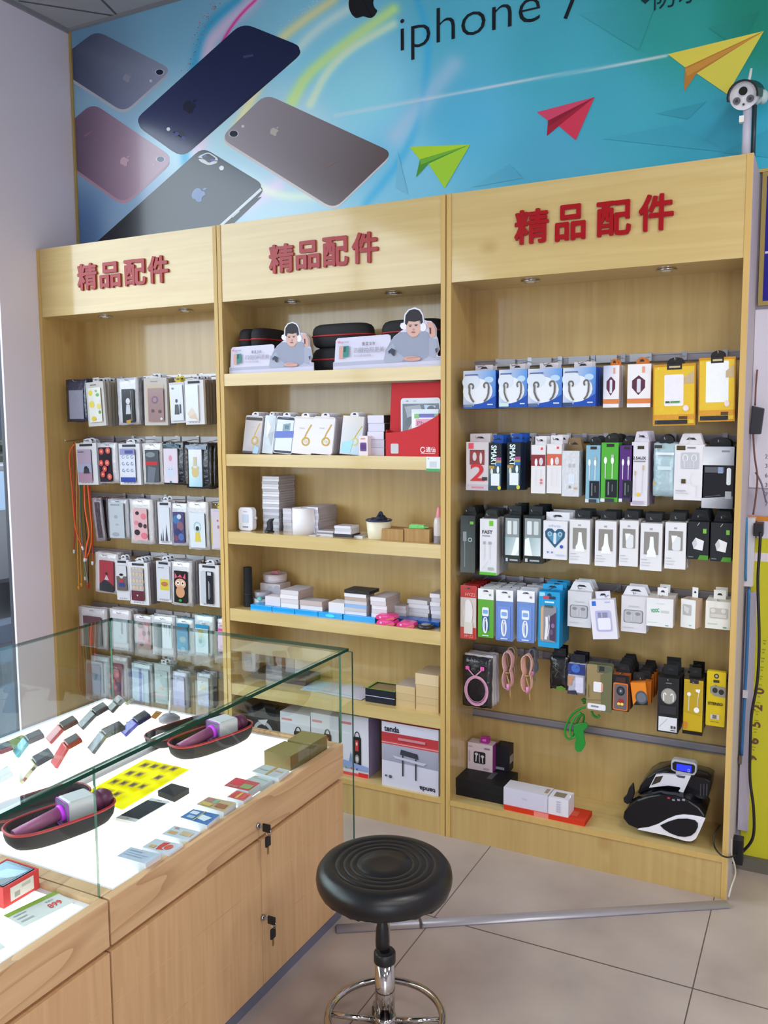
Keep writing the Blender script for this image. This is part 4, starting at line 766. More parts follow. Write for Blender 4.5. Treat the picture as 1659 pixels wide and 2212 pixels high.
P3(1, 'pale blue film pouch with a gold corner label, second row', z8, (1068,1188,612,884), d=.03, kind='bag', col='b6d0d8', art=[('r',.05,.03,.38,.09,'3a3626'), ('r',.1,.17,.9,.22,'e6f0f2'), ('r',.2,.43,.8,.5,'d2e4e8'), ('r',.04,.73,.14,.78,'c8a83c')], n=1, sp=.035, bcol='9cb4bc', adj='pale blue film pouch', short='front pale blue pouch', name='cable_pouch', cat='cable', tab=('22232a', .6, .028, 'round'))
P3(1, 'large white earphone box with a clear window, second row', z8, (1178,1330,618,903), d=.035, col='efedf3', art=[('r',.06,.02,.36,.1,'4a4020'), ('r',.42,.04,.7,.07,'8c8a94'), ('rr',.22,.14,.82,.43,'c2c4cc',.05), ('a',.36,.24,.08,.06,120,420,.025,'f0f2f4'), ('a',.66,.24,.08,.06,120,420,.025,'f0f2f4'), ('s',[(.36,.28),(.36,.42)],.02,'e8ecee'), ('s',[(.66,.28),(.66,.42)],.02,'e8ecee'), ('r',.25,.62,.4,.7,'4a4018'), ('a',.85,.62,.3,.14,90,230,.015,'dad6dc'), ('s',[(.78,.72),(.78,.94)],.02,'d8d4da'), ('r',.06,.82,.4,.84,'b8b4be'), ('r',.06,.87,.5,.88,'c4c0ca')], tab=('ece8ee', .85, .035, 'trap'), n=2, sp=.04, bcol='c4b8b8', adj='white earphone box', short='front clear window earphone box')
P3(1, 'silver and black headset box beside the right panel, second row', z8, (1322,1482,628,945), d=.04, mat=GLOSS, col='17191f', art=[('p',[(0,0),(1,0),(1,.3),(0,.3)],['c8cad2','aab0c0','9a9ca8','e8eaee']), ('r',.6,.06,.86,.09,'84868f'), ('rr',.78,.34,.92,.62,'dfe4ea',.06), ('p',[(0,.84),(1,.8),(1,1),(0,1)],['d0d2d8','6c6e78','4c4e58','b8bac2']), ('r',.75,.72,.95,.84,'a8aab2'), ('r',.08,.33,.7,.42,'5a5c66'), ('r',.5,.33,.66,.43,'8c9cbc'), ('s',[(.1,.82),(.6,.78)],.02,'5a5c64')], tab=('1a1c22', .7, .03, 'round'), name='headset_box', n=1, sp=.045, bcol='2a2c34', adj='black headset box', short='silver and black headset box')
# third row
P3(2, 'dark smoky cable box with a green corner, first on the third row', z9, (82,158,80,372), d=.03, mat=GLOSS, col='242827', art=[('p',[(0,0),(1,0),(1,1),(0,1)],['2e3230','1e2221','303432','3c4240']), ('r',.65,.1,.88,.15,'6cb83c'), ('s',[(.3,.3),(.3,.9)],.06,'7a7e7c'), ('rr',.18,.28,.42,.45,'8c9294',.05), ('a',.66,.42,.12,.03,0,360,.04,'b0d0d4')], tab=('262a28', .8, .03, 'trap'), n=3, sp=.034, bcol='2c302e', adj='dark cable box', short='smoky green-cornered box', name='cable_box', cat='cable')
P3(2, 'white fast cable box with a green foot and corner, third row', z9, (182,268,98,384), d=.03, col='ecebf0', art=[('r',.55,.03,.78,.12,'6cc02c'), ('t','FAST',.12,.26,.06,'4a4850',0,.03,.62), ('r',.14,.29,.6,.31,'9a98a0'), ('s',[(.28,.4),(.28,.72)],.04,'dad8de'), ('s',[(.6,.4),(.6,.72)],.04,'dad8de'), ('r',.2,.4,.34,.45,'a8a8ac'), ('r',.52,.4,.68,.45,'a8a8ac'), ('s',[(.15,.9),(.5,.75)],.015,'c0c4c0'), ('r',.5,.86,.8,.91,'b0b4ac'), ('r',0,.95,1,1,'5ab82e')], tab=('2c2e2c', .85, .03, 'trap'), n=3, sp=.034, bcol='c9c8ca', adj='white fast cable box', short='front fast cable box', name='cable_box', cat='cable')
for i, b in enumerate([(306,390,78,322), (404,502,80,326)]):
    P3(2, ['black boxed charger with a clear front, left of its twin on the third row', 'black boxed charger with a clear front, beside the blue heart box'][i], z9, b, d=.035, mat=GLOSS, col='1c2422', art=[('r',.08,.06,.92,.46,'8c9698'), ('rr',.2,.12,.45,.4,'dfe4e4',.05), ('rr',.55,.12,.8,.4,'cfd6d8',.05), ('p',[(.08,.46),(.92,.46),(.92,.84),(.08,.84)],['8caab0','c4d4d8','dfe8ea','aebcc0']), ('p',[(.45,.84),(.75,.46),(.92,.46),(.92,.7),(.7,.84)] if i == 0 else [(.1,.5),(.3,.46),(.5,.84),(.08,.84)],'f2f6f8'), ('r',.12,.9,.25,.97,'c8ccd0'), ('r',.36,.92,.86,.955,'a8acb0')], tab=('22262a', .7, .03, 'sq'), n=3, sp=.04, bcol='1c2224', adj='black boxed charger', short=['left clear front charger', 'right clear front charger'][i], name='charger_box', cat='charger')
P3(2, 'white earphone box with a dark blue heart window, third row', z9, (506,628,108,304), d=.035, Y=.035, col='f0f0f6', art=[('t','vivo',.22,.16,.08,'b8c4dc',0,.02,.52), ('p',[(.5,.7),(.1,.42),(.08,.28),(.2,.2),(.38,.2),(.5,.28),(.62,.2),(.8,.2),(.92,.28),(.9,.42)],'2c5878'), ('p',[(.5,.62),(.2,.4),(.18,.3),(.3,.26),(.5,.36),(.7,.26),(.82,.3),(.8,.4)],'5a92b0'), ('rr',.44,.3,.56,.6,'d8e0e8',.05), ('a',.28,.34,.07,.05,0,360,.03,'c4d4dc'), ('a',.72,.34,.07,.05,0,360,.03,'c4d4dc'), ('e',.78,.66,.07,.045,'3058b8'), ('p',[(.16,.8),(.26,.8),(.21,.86)],'5a7ac0'), ('p',[(.34,.8),(.44,.8),(.39,.86)],'5a7ac0'), ('r',.55,.86,.9,.9,'c4cce0')], tab=('eeeef4', .98, .028, 'sq'), n=2, sp=.04, bcol='d0d0d8', adj='white earphone box', short='blue heart earphone box')
for i, (b, l, kind) in enumerate([((640,745,102,328), 'white car charger box, the one beside the blue heart box', 0), ((772,880,108,340), 'white car charger box, second from the blue heart box', 0), ((897,993,106,340), 'white charger box with a glossy window, third from the blue heart box', 1), ((1004,1115,120,362), 'white charger box hanging lowest, fourth from the blue heart box', 0), ((1130,1238,116,354), 'white charger box with a tan side, beside the black charger boxes', 1)]):
    car_ = [('p',[(.45,.28),(.6,.28),(.64,.5),(.78,.72),(.28,.72),(.42,.5)],'f4f5f8'), ('e',.52,.62,.2,.09,'f4f5f8')] if kind == 0 else [('rr',.35,.3,.75,.6,'dfe2e6',.1), ('p',[(.3,.28),(.6,.28),(.35,.45)],'f6f8fa')]
    P3(2, l, z9, b, d=.04, col='f0eff4', side='dcd6d4', art=[('r',.42,.1,.56,.14,'a8a8ae'), ('r',.17,.18,.84,.66 if kind == 0 else .6,'8f8b86')]+car_+[('r',.06,.76,.34,.78,'c4c2c8'), ('r',.06,.82,.5,.84,'d0ced4'), ('r',.06,.88,.44,.9,'d0ced4')], tab=('26282c', .75, .03, 'sq'), n=2, sp=.045, bcol='e0dcdc', adj='white charger box', short='white charger box number %s' % ['one', 'two', 'three', 'four', 'five'][i] if 0 else ['nearest white charger box', 'second white car charger box', 'glossy window charger box', 'lowest white charger box', 'tan sided charger box'][i], name='charger_box', cat='charger')
for i, b in enumerate([(1246,1355,112,305), (1364,1474,118,316)]):
    P3(2, ['black wall charger box with a green corner, left of its twin', 'black wall charger box with a green corner, beside the right panel'][i], z9, b, d=.045, col='1e2126', side='15171a', art=[('r',.72,.18,.88,.3,'7ab848'), ('p',[(.22,.56),(.38,.42),(.78,.5),(.72,.76),(.3,.72)],'e6e6ea'), ('p',[(.22,.56),(.38,.42),(.46,.6),(.3,.72)],'c8c8ce'), ('s',[(.45,.1),(.55,.02)],.03,'b8b8be'), ('p',[(.5,1),(.6,.88),(1,.88),(1,1)],'4c8c2c'), ('r',.06,.92,.3,.95,'6c7076')], tab=('1a1c20', .9, .035, 'trap'), n=2, sp=.05, bcol='16181c', adj='black wall charger box', short=['left black charger box', 'right black charger box'][i], name='charger_box', cat='charger')
# fourth row: blister cards and small boxes
COIL = lambda c: [('rr',.28,.38,.7,.56,'e8ecf2',.08), ('rr',.33,.43,.64,.51,c,.06), ('a',.48,.74,.13,.16,-80,260,.07,'f2f4f8'), ('a',.5,.76,.07,.13,-80,260,.05,'e8ecf2')]
for i, (b, hd, bg, fg, l, nm) in enumerate([((82,162,440,712), 'c02a2c', 'dcd0cc', 'b83030', 'red and white blister pack of charger and cable, first on the fourth row', 'red topped blister'), ((172,252,455,705), 'eeeef0', '62b03a', '2c5a9c', 'green blister pack of a white cable, fourth row', 'green blister'), ((264,352,462,722), 'f0eff4', '6c8cd4', '8cb0e4', 'blue blister pack of a white cable, left of its twin', 'left blue blister'), ((372,462,465,730), 'f0eff4', '7094d8', '8cb0e4', 'blue blister pack of a white cable, beside the cyan box', 'right blue blister')]):
    art = [('r',0,0,1,.22,hd), ('p',[(.3,.06),(.7,.06),(.6,.03),(.4,.03)],'46464a')]
    if i == 0: art += [('r',0,.78,1,1,hd), ('t','HYZ2',.3,.19,.06,'e8b0a8'), ('e',.5,.5,.3,.25,'e8e2e4'), ('s',[(.3,.3),(.25,.7)],.06,'d0c8b8'), ('r',.25,.68,.8,.9,'d8d2cc'), ('t','HYZ2',.28,.97,.05,'e8b0a8')]
    else: art += ([('rr',.28,.4,.72,.86,'2c5a9c',.08)] if i == 1 else [('rr',.12,.32,.84,.95,bg,.06)])+COIL('7ea8e0')+[('r',.72,.1,.84,.14,'8c8c92'), ('r',.3,.945,.7,.965,'dfe8f4')]
    P3(3, l, z9, b, kind='card', d=.004, Y=.035, col=bg, mat=GLOSS, art=art, name='cable_blister_pack', cat='cable', n=6, sp=.026, bcol=['b02c2c', 'd8dadc', 'd8dae2', 'd8dae2'][i], adj='%s cable pack' % ['red', 'white topped', 'white topped', 'white topped'][i], short=nm+' pack')
P3(3, 'cyan cable box with a tall clear window, fourth row', z9, (482,590,470,756), d=.045, Y=.03, col='20a2dc', side='1590cc', art=[('r',.04,.02,.3,.09,'9cd8f0'), ('p',[(.4,.06),(.5,.02),(.62,.06),(.56,.1),(.46,.1)],'10405c'), ('r',.22,.08,.8,.13,'c84a58'), ('r',.5,.08,.8,.13,'26384c'), ('r',.3,.17,.74,.2,'c8eaf6'), ('rr',.1,.25,.85,.9,'8c8c94',.1), ('p',[(.12,.3),(.25,.26),(.25,.88),(.12,.85)],'c8a888'), ('s',[(.4,.45),(.42,.6),(.36,.86)],.12,'e6e6ec'), ('s',[(.5,.42),(.58,.55),(.45,.8)],.05,'dcdce4'), ('p',[(.55,.45),(.84,.36),(.84,.88),(.55,.86)],'4c3c58'), ('e',.7,.6,.08,.04,'8c6c9c'), ('e',.64,.72,.08,.05,'6c5478'), ('r',.3,.24,.7,.28,'4a5a54')], tab=('2aa6dc', .95, .02, 'sq'), n=2, sp=.05, bcol='1c8cc4', adj='cyan cable box', short='front cyan box', name='cable_box', cat='cable')
POD = [('rr',.1,.38,.86,.74,'6c6c74',.09), ('rr',.13,.395,.83,.725,'b9b9bf',.08), ('e',.3,.48,.1,.045,'8c8c92'), ('e',.66,.48,.1,.045,'8c8c92'), ('s',[(.42,.5),(.42,.68)],.03,'d0d0d4'), ('s',[(.56,.5),(.56,.68)],.03,'d0d0d4'), ('r',.3,.26,.7,.29,'c0c0c6'), ('r',.1,.86,.5,.88,'c0c0c6')]
P3(3, 'white earphone box with a rounded grey window, beside the cyan box', z9, (632,752,470,652), d=.03, Y=.05, col='dedee4', art=POD, tab=('e4e4ea', 1.0, .03, 'trap'), n=2, sp=.034, bcol='c8c8ce', adj='white earphone box', short='left grey window box')
P3(3, 'white charger box hanging crooked with a blue corner mark', z9, (764,892,512,714), d=.03, Y=.03, tilt=-7, col='edeaf6', art=[('r',.1,.03,.26,.15,'2a6cd0'), ('r',.62,.05,.84,.08,'b0b8e0'), ('rr',.2,.27,.82,.8,'b4b4dc',.08), ('rr',.27,.46,.78,.76,'e8e6f4',.06), ('r',.3,.32,.42,.45,'8c8ca4'), ('r',.48,.32,.68,.45,'8c8ca4')], n=0, tab=('e6e4f0', .6, .025, 'sq'), name='charger_box', cat='charger')
P3(3, 'white earphone box with a rounded grey window, between crooked box and green-lettered box', z9, (906,1036,494,678), d=.03, Y=.045, col='e4e2e8', art=POD, tab=('e8e6ec', 1.0, .03, 'trap'), n=1, sp=.034, bcol='cccad0', adj='white earphone box', short='right grey window box')
P3(3, 'small white charger box with green VOOC lettering', z9, (1036,1172,505,650), d=.055, Y=.03, col='f2f2f4', side='e0d4cc', art=[('t','VOOC',.18,.52,.13,'2a9c60',8,.03,.32), ('r',.54,.42,.84,.5,'c8ccc8'), ('r',.36,.16,.66,.19,'d8d8dc'), ('r',.04,.84,.4,.86,'c8d4cc'), ('r',.72,.92,.84,.95,'6c9c80')], tab=('f4f4f6', .4, .028, 'sq'), n=1, sp=.06, bcol='e0dcda', adj='small white charger box', short='VOOC box', name='charger_box', cat='charger')
P3(3, 'small cream earphone box turned to show its side', z9, (1208,1290,510,656), d=.05, Y=.04, yaw=-18, col='efefec', side='d8bca4', art=[('rr',.14,.18,.72,.56,'b4b2b0',.06), ('p',[(.2,.22),(.6,.3),(.5,.5),(.2,.4)],'cfcdcb'), ('r',.6,.88,.76,.92,'8cb09c')], tab=('f2f2f4', .4, .034, 'sq'), n=0)
P3(3, 'small cream earphone box beside the right panel', z9, (1338,1466,520,662), d=.045, Y=.04, col='efece4', art=[('rr',.17,.24,.9,.62,'bdb8b2',.06), ('e',.3,.34,.1,.08,'d8d4ce'), ('e',.72,.34,.1,.08,'d8d4ce'), ('r',.2,.46,.85,.58,'d0ccc6'), ('r',.1,.8,.5,.83,'b8ccbc'), ('r',.72,.9,.86,.95,'6c9c7c')], tab=('f0eee8', .5, .03, 'sq'), n=1, sp=.05, bcol='e0dcd4', adj='small cream earphone box', short='cream box by the panel')
# fifth row
P3(4, 'black pouch with a coiled pink charging cable, first on the fifth row', z10, (92,238,95,352), d=.018, Y=.035, kind='bag', col='1d1c22', art=[('a',.5,.66,.37,.27,0,360,.055,'c48aa6'), ('a',.5,.665,.41,.295,0,360,.03,'d8a0bc'), ('a',.5,.65,.33,.24,0,360,.03,'b47896'), ('a',.52,.67,.36,.28,0,360,.02,'e0b0c8'), ('s',[(.6,.42),(.4,.36),(.2,.24)],.04,'d29ab4'), ('s',[(.3,.46),(.45,.38),(.72,.22)],.04,'d29ab4'), ('rr',.12,.19,.26,.26,'e060a8',.03), ('rr',.64,.17,.78,.25,'e860b0',.03)], name='cable_pouch', cat='cable', n=3, sp=.028, bcol='d2cfd8', adj='white film cable pouch', short='coiled pink cable pouch')
def coil(label, X0, X1, Y0, Y1, Y, col, tail, k=2):
    x, zb, w, h = place(z10, X0, X1, Y0, Y1, Y); rnd = random.Random(int(X0)); mb = MB(); t_ = thing('coiled_cable', label, 'cable', (x, Y, zb))
    for j in range(8):
        a = w*.36+rnd.uniform(-.3, .3)*w*.3; P = []
        for q in range(40):
            s_ = 2*math.pi*q/40; zz = h*.55+h*.42*math.cos(s_); pinch = .35+.65*abs(math.cos(s_))**.8 
            P.append((a*math.sin(s_)*pinch*1.3+rnd.uniform(-.0006, .0006), .004*j+.004*math.sin(s_), zz+rnd.uniform(-.001, .001)))
        mb.tube(P, .0026, 6, col, 0, True)
    part('coils', mb, SATIN, t_)
    mb = MB(); mb.tube(wob([(0, 0, h*.45), (w*.25, -.004, h*.2), (w*.3, -.004, h*.0), (w*.32, 0, -.01)], 6), .0022, 6, tail); part('loose_end', mb, SATIN, t_)
    mb = MB(); mb.cyl((w*.16, -.009, h*.12), (w*.14, -.009, h*.26), .0055, .0055, 8, 'e08cc0'); part('plug', mb, SATIN, t_)
    mb = MB(); mb.tube([(w*.2*math.cos(s_), .012+.016*math.sin(s_), h*.5) for s_ in np.linspace(0, 2*math.pi, 12)[:-1]], .002, 5, 'c8a070', 0, True); part('tie', mb, SATIN, t_)
    if k: hook_to(2, x, RAILS[2][4], Y, zb+h*.97)
coil('pink coiled cable with a beige tail, nearer the black pouch', 285, 355, 62, 285, .05, 'd0a0a0', 'b8946c')
coil('beige coiled cable hanging behind the first pink coil', 310, 372, 38, 240, .11, 'b89878', 'b08c64', 0)
coil('salmon pink coiled cable with two beige tails, second from the black pouch', 385, 455, 78, 300, .05, 'd6a496', 'bc9464')
coil('grey coiled cable hanging behind the salmon pink coil', 420, 478, 48, 200, .12, '7c7c86', '8c8c90', 0)
P3(4, 'black card pack with a green foot, right of the coiled cables', z10, (540,628,95,262), d=.02, Y=.06, kind='bag', col='15161a', art=[('s',[(.2,.3),(.5,.4),(.3,.6)],.04,'55565a'), ('p',[(.4,.9),(.7,.85),(.95,.92),(.9,1),(.4,1)],'5a8030')], tab=('16171b', .7, .03, 'sq'), n=2, sp=.024, bcol='1c1d22', adj='black card pack', short='green-footed black pack', name='earphone_pack')
P3(4, 'silver and blue shiny film pack, fifth row', z10, (632,722,128,286), d=.02, Y=.05, kind='bag', col='c8c8d8', art=[('r',0,0,1,.35,'2c3c7c'), ('e',.45,.15,.25,.14,'3c6cc8'), ('p',[(0,.4),(.4,.4),(.2,.7),(0,.75)],'c09070'), ('rr',.45,.42,.9,.92,'d8d4ec',.06), ('p',[(0,.9),(.5,.86),(.6,1),(0,1)],'34344c')], tab=('1c1e28', .8, .03, 'sq'), n=2, sp=.024, bcol='242634', adj='dark film pack', short='silver and blue pack', name='earphone_pack')
P3(4, 'kraft card pack with a white cube charger, fifth row', z10, (728,858,135,372), kind='card', d=.004, Y=.04, col='a08c62', art=[('r',.42,.0,1,.16,'5c604c'), ('r',.5,.02,.7,.12,'2c2e28'), ('p',[(.55,.2),(1,.1),(1,1),(.6,1)],'6c6c4c'), ('rr',.28,.36,.62,.58,'eceaf0',.05), ('r',.58,.38,.66,.56,'d89c84'), ('rr',.06,.84,.78,.97,'e6e4ec',.06), ('r',.2,.88,.5,.92,'8c8c90'), ('s',[(.1,.45),(.1,.72)],.03,'6c5a3c'), ('s',[(.02,.78),(.6,.74)],.02,'7c6c48')], name='charger_pack', cat='charger', n=1, sp=.03, bcol='5c6048', adj='olive card pack', short='kraft charger pack')
P3(4, 'black earphone box with an orange-framed window, fifth row', z10, (862,946,185,370), d=.035, Y=.035, col='1b191b', side='b05a24', art=[('rr',.04,.22,.94,.98,'d8702c',.1), ('rr',.1,.26,.88,.95,'6c6064',.09), ('e',.5,.44,.26,.13,'24262e'), ('e',.5,.44,.15,.08,'484c58'), ('e',.5,.44,.05,.03,'a8b0bc'), ('p',[(.3,.76),(.4,.66),(.66,.66),(.75,.76)],'a02c2c'), ('e',.4,.8,.1,.04,'f0c848'), ('e',.6,.8,.1,.04,'f0d060'), ('r',.2,.06,.8,.2,'3a2420')], tab=('1d1b1d', .9, .03, 'trap'), n=4, sp=.04, bcol='1f1b1c', adj='black earphone box', short='orange framed earphone box')
P3(4, 'orange and black earphone box with a round window, front of its stack', z10, (968,1046,225,340), d=.028, Y=.03, tilt=-8, col='ee8a22', side='e07c1e', art=[('p',[(.0,1.0),(.3,.78),(1,.55),(1,1)],'1e1c1c'), ('e',.62,.66,.4,.3,'50525c'), ('e',.62,.66,.3,.22,'6c6e7a')], tab=('1c1a1a', .9, .03, 'trap'), n=5, sp=.033, bcol='d9761c', adj='orange and black earphone box', short='front orange box')
P3(4, 'tall black earphone box with a round window and a white label', z10, (1092,1200,200,482), d=.045, Y=.03, col='222225', side='17171a', art=[('e',.52,.33,.37,.145,'8c8880'), ('e',.52,.33,.33,.13,'a39f96'), ('a',.34,.33,.06,.05,180,340,.05,'eceae6'), ('s',[(.29,.33),(.3,.42)],.05,'eceae6'), ('a',.68,.33,.06,.05,200,360,.05,'eceae6'), ('s',[(.75,.33),(.74,.42)],.05,'eceae6'), ('r',.08,.71,.95,.97,'dcdce2'), ('s',[(.12,.9),(.5,.74)],.03,'b4b4ba'), ('r',.66,.86,.76,.91,'4c4c52'), ('r',.8,.86,.9,.91,'4c4c52'), ('r',.66,.93,.9,.95,'6c6c72'), ('r',.38,.08,.66,.1,'6c6c70'), ('r',.1,.5,.9,.65,'2c2c30')], tab=('1c1c1f', .7, .035, 'sq'), n=2, sp=.05, bcol='1b1b1e', adj='tall black earphone box', short='round window label box')
P3(4, 'yellow-fronted black earphone box showing white buds', z10, (1224,1326,205,490), d=.035, Y=.035, mat=GLOSS, col='2a261c', side='1c1a16', art=[('r',.02,.02,.98,.94,'c4a41c'), ('r',.06,.04,.94,.6,'b89a22'), ('r',.3,.02,.75,.08,'2a2a34'), ('s',[(.28,.3),(.28,.58)],.03,'dad6c8'), ('e',.28,.28,.1,.035,'f0ece4'), ('s',[(.76,.22),(.7,.5)],.03,'dad6c8'), ('p',[(.6,.18),(.84,.17),(.8,.24),(.62,.22)],'f2eee6'), ('e',.68,.55,.14,.05,'f0ece4'), ('s',[(.1,.6),(.9,.64)],.015,'8c7a20'), ('r',.04,.78,.2,.9,'c87c28'), ('r',.0,.94,1,1,'15130e')], tab=('1a1916', .6, .03, 'sq'), n=2, sp=.04, bcol='1d1b17', adj='black sided earphone box', short='yellow fronted earphone box')
P3(4, 'round-topped yellow stereo earphone card beside the right panel', z10, (1342,1440,168,448), d=.02, Y=.04, kind='card', col='dcbf14', art=[('e',.5,.08,.13,.045,'3c3410'), ('e',.5,.08,.07,.025,'a8a09a'), ('r',.35,.15,.66,.2,'3a3418'), ('p',[(.2,.28),(.35,.26),(1,.27),(1,.46),(.4,.44),(.2,.38)],'8c8a84'), ('e',.45,.34,.14,.05,'2c2a28'), ('e',.78,.36,.14,.05,'2c2a28'), ('t','STEREO',.1,.61,.05,'3c3408',0,.04,.78), ('r',.24,.78,.72,.87,'c8c0b4'), ('r',.36,.79,.58,.86,'6c665c'), ('r',.26,.91,.7,.925,'8c7c14')], name='earphone_pack', n=0)
for o in [q for q in COL.objects if q.name.startswith('backing_card') and q.parent and 'round-topped' in q.parent.get('label', '')]: pass
# green stretchy holder on the lowest rail
x, zb, w, h = place(z10, 615, 735, 340, 580, .19)
t_ = thing('phone_strap', 'bright green coiled phone strap hanging from the lowest rail', 'phone strap', (x, .19, zb))
g_ = lambda l, dy=0: wob([tuple(at(*Zp_(q[0], q[1]), 1, .19+dy+.004*k)-np.array([x, .19, zb])) for k, q in enumerate(l)], 6)
Zp_ = lambda X, Y: (z10[0]+X/z10[2], z10[1]+Y/z10[2])
mb = MB()
mb.tube(g_([(735,345),(690,362),(650,395),(622,450),(620,495),(638,514),(658,500),(672,450),(690,405),(708,388),(716,402),(708,440),(694,480)], -.02), .0042, 8, '2fa53a')
mb.tube(g_([(700,378),(668,405),(645,455),(648,495),(664,505),(684,470),(704,430)], -.03), .0042, 8, '35ad40')
mb.tube(g_([(755,372),(764,392),(782,402),(796,390)], -.01), .0045, 8, '2a9a36'); mb.tube(g_([(704,318),(716,310),(730,322),(714,328)], 0), .005, 8, '239030')
part('coil', mb, SATIN, t_)
mb = MB(); P = [tuple(at(*Zp_(*q), 1, .172)[[0, 2]]-np.array([x, zb])) for q in [(662,442),(690,432),(728,428),(737,440),(730,458),(714,470),(718,500),(724,540),(716,558),(700,578),(682,578),(670,566),(668,535),(676,505),(664,480)]]
mb.prism(P, -.022, -.014, '28983a'); part('flap', mb, SATIN, t_, .002)
mb = MB(); X = x-BX[2][0]; mb.tube([(X, .236, .425), (X, .185, .425), (X, .178, .432)], .002, 6, 'c8c8ce'); part('hook', mb, METAL, CAB[2])

# ================================================================ MIDDLE CABINET
z6, z7, z4 = (460, 620, 3.19), (470, 980, 3.253), (470, 1360, 3.253)
ZS = [1.795, 1.462, 1.133, 0.802, 0.473, 0.148]
def Zp(zm, X, Y): return zm[0]+X/zm[2], zm[1]+Y/zm[2]
def span(zm, X0, X1, Yt, zs, Y):
    px0, py = Zp(zm, X0, Yt); px1, _ = Zp(zm, X1, Yt); x0 = at(px0, py+10, 1, Y)[0]; x1 = at(px1, py+10, 1, Y)[0]
    return x0, x1, at((px0+px1)/2, py, 1, Y)[2]-zs
def sbox(name, label, cat, zm, X0, X1, Yt, zs, Y, dep, col, art=(), top=None, side=None, rz=0, group=None, mat=None, h=None, bevel=0, topart=()):
    x0, x1, hh = span(zm, X0, X1, Yt, zs, Y); h = h or max(.004, hh); w = x1-x0
    mb = MB(); mb.box(-w/2, w/2, 0, dep, 0, h, col, 0, [col, side or col, col, side or col, top or col, col])
    if art: Art(mb, -w/2, h, w, h, -.0005).run(art)
    if topart:
        m2 = MB(); Art(m2, -w/2, 0, w, dep, 0).run(topart)
        i = mb.add([(x, dep+z*1.0, h+.0004-y) for x, y, z in m2.v]); mb.idx([[i+q for q in f] for f in m2.f], 'ffffff')
        mb.c[-len(m2.f):] = m2.c
    return solo(name, mb, mat or PRINT, label, cat, ((x0+x1)/2, Y, zs), math.radians(rz), group, bevel)
def stack(name, noun, cat, zm, X0, X1, Yt, zs, Y, dep, n, cols, where, jit=.003, side=None, mat=None, group=None):
    x0, x1, hh = span(zm, X0, X1, Yt, zs, Y); h = hh/n; rnd = random.Random(int(X0+Yt)); w = x1-x0
    for i in range(n):
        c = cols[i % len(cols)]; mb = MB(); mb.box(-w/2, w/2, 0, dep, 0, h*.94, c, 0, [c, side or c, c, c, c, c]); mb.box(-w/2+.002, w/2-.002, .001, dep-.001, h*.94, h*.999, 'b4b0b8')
        pos = 'lowest' if i == 0 else 'topmost' if i == n-1 else ORD[i]+' up'
        solo(name, mb, mat or PRINT, '%s, %s in %s' % (noun, pos, where), cat, ((x0+x1)/2+rnd.uniform(-jit, jit), Y+rnd.uniform(0, jit), zs+i*h), math.radians(rnd.uniform(-1, 1)), group or noun)
    return zs+n*h
# ---- top shelf: zip cases and two cardboard stand-ups
def oval(L, Wd, n=28):
    """plan outline of a long case, blunt at the ends"""
    o = []
    for k in range(n):
        t = 2*math.pi*k/n; c, s_ = math.cos(t), math.sin(t)
        o.append((math.copysign(abs(c)**.62, c)*L/2, math.copysign(abs(s_)**.75, s_)*Wd/2))
    return o
def shell_mesh(L, Wd, h, up=True, col='17171b', inner=None):
    mb = MB(); rings = []; o = oval(L, Wd); n = len(o); sg = 1 if up else -1
    prof = [(1, 0), (1.0, .35), (.97, .65), (.9, .88), (.78, 1.0)]
    pts = [(x*s_, y*s_, sg*h*z) for s_, z in prof for x, y in o]; i = mb.add(pts)
    for q in range(len(prof)-1):
        for k in range(n):
            f = (i+q*n+k, i+q*n+(k+1) % n, i+(q+1)*n+(k+1) % n, i+(q+1)*n+k); mb.idx([f if up else f[::-1]], col, 0, True)
    j = i+(len(prof)-1)*n; f = [j+k for k in range(n)]; mb.idx([f if up else f[::-1]], col)
    if inner:
        ip = [(.95, 0), (.92, .6), (.8, .86)]; i = mb.add([(x*s_, y*s_, sg*h*z) for s_, z in ip for x, y in o])
        for q in range(2):
            for k in range(n):
                f = (i+q*n+k, i+(q+1)*n+k, i+(q+1)*n+(k+1) % n, i+q*n+(k+1) % n); mb.idx([f if up else f[::-1]], inner, 0, True)
        f = [i+2*n+k for k in range(n-1, -1, -1)]; mb.idx([f if up else f[::-1]], inner)
        a = mb.add([(x*1.0, y*1.0, 0) for x, y in o]+[(x*.95, y*.95, 0) for x, y in o])
        for k in range(n): mb.idx([[a+k, a+n+k, a+n+(k+1) % n, a+(k+1) % n]], col)
    return mb
def zipcase(label, x, y, z, L=.26, Wd=.115, h=.046, rz=0):
    t_ = thing('zip_case', label, 'case', (x, y, z), rz, 'black zip cases on the top shelf')
    mb = shell_mesh(L, Wd, h); mb.v = [(a, b, c+h) for a, b, c in mb.v]; part('lid', mb, FABRIC, t_)
    mb = shell_mesh(L, Wd, h, False); mb.v = [(a, b, c+h) for a, b, c in mb.v]; part('base', mb, FABRIC, t_)
    mb = MB(); mb.tube([(a*1.004, b*1.004, h) for a, b in oval(L, Wd)], .004, 6, 'a82226', 0, True); part('piping', mb, SATIN, t_)
def mid(zm, X, Y, y): return at(*Zp(zm, X, Y), 1, y)
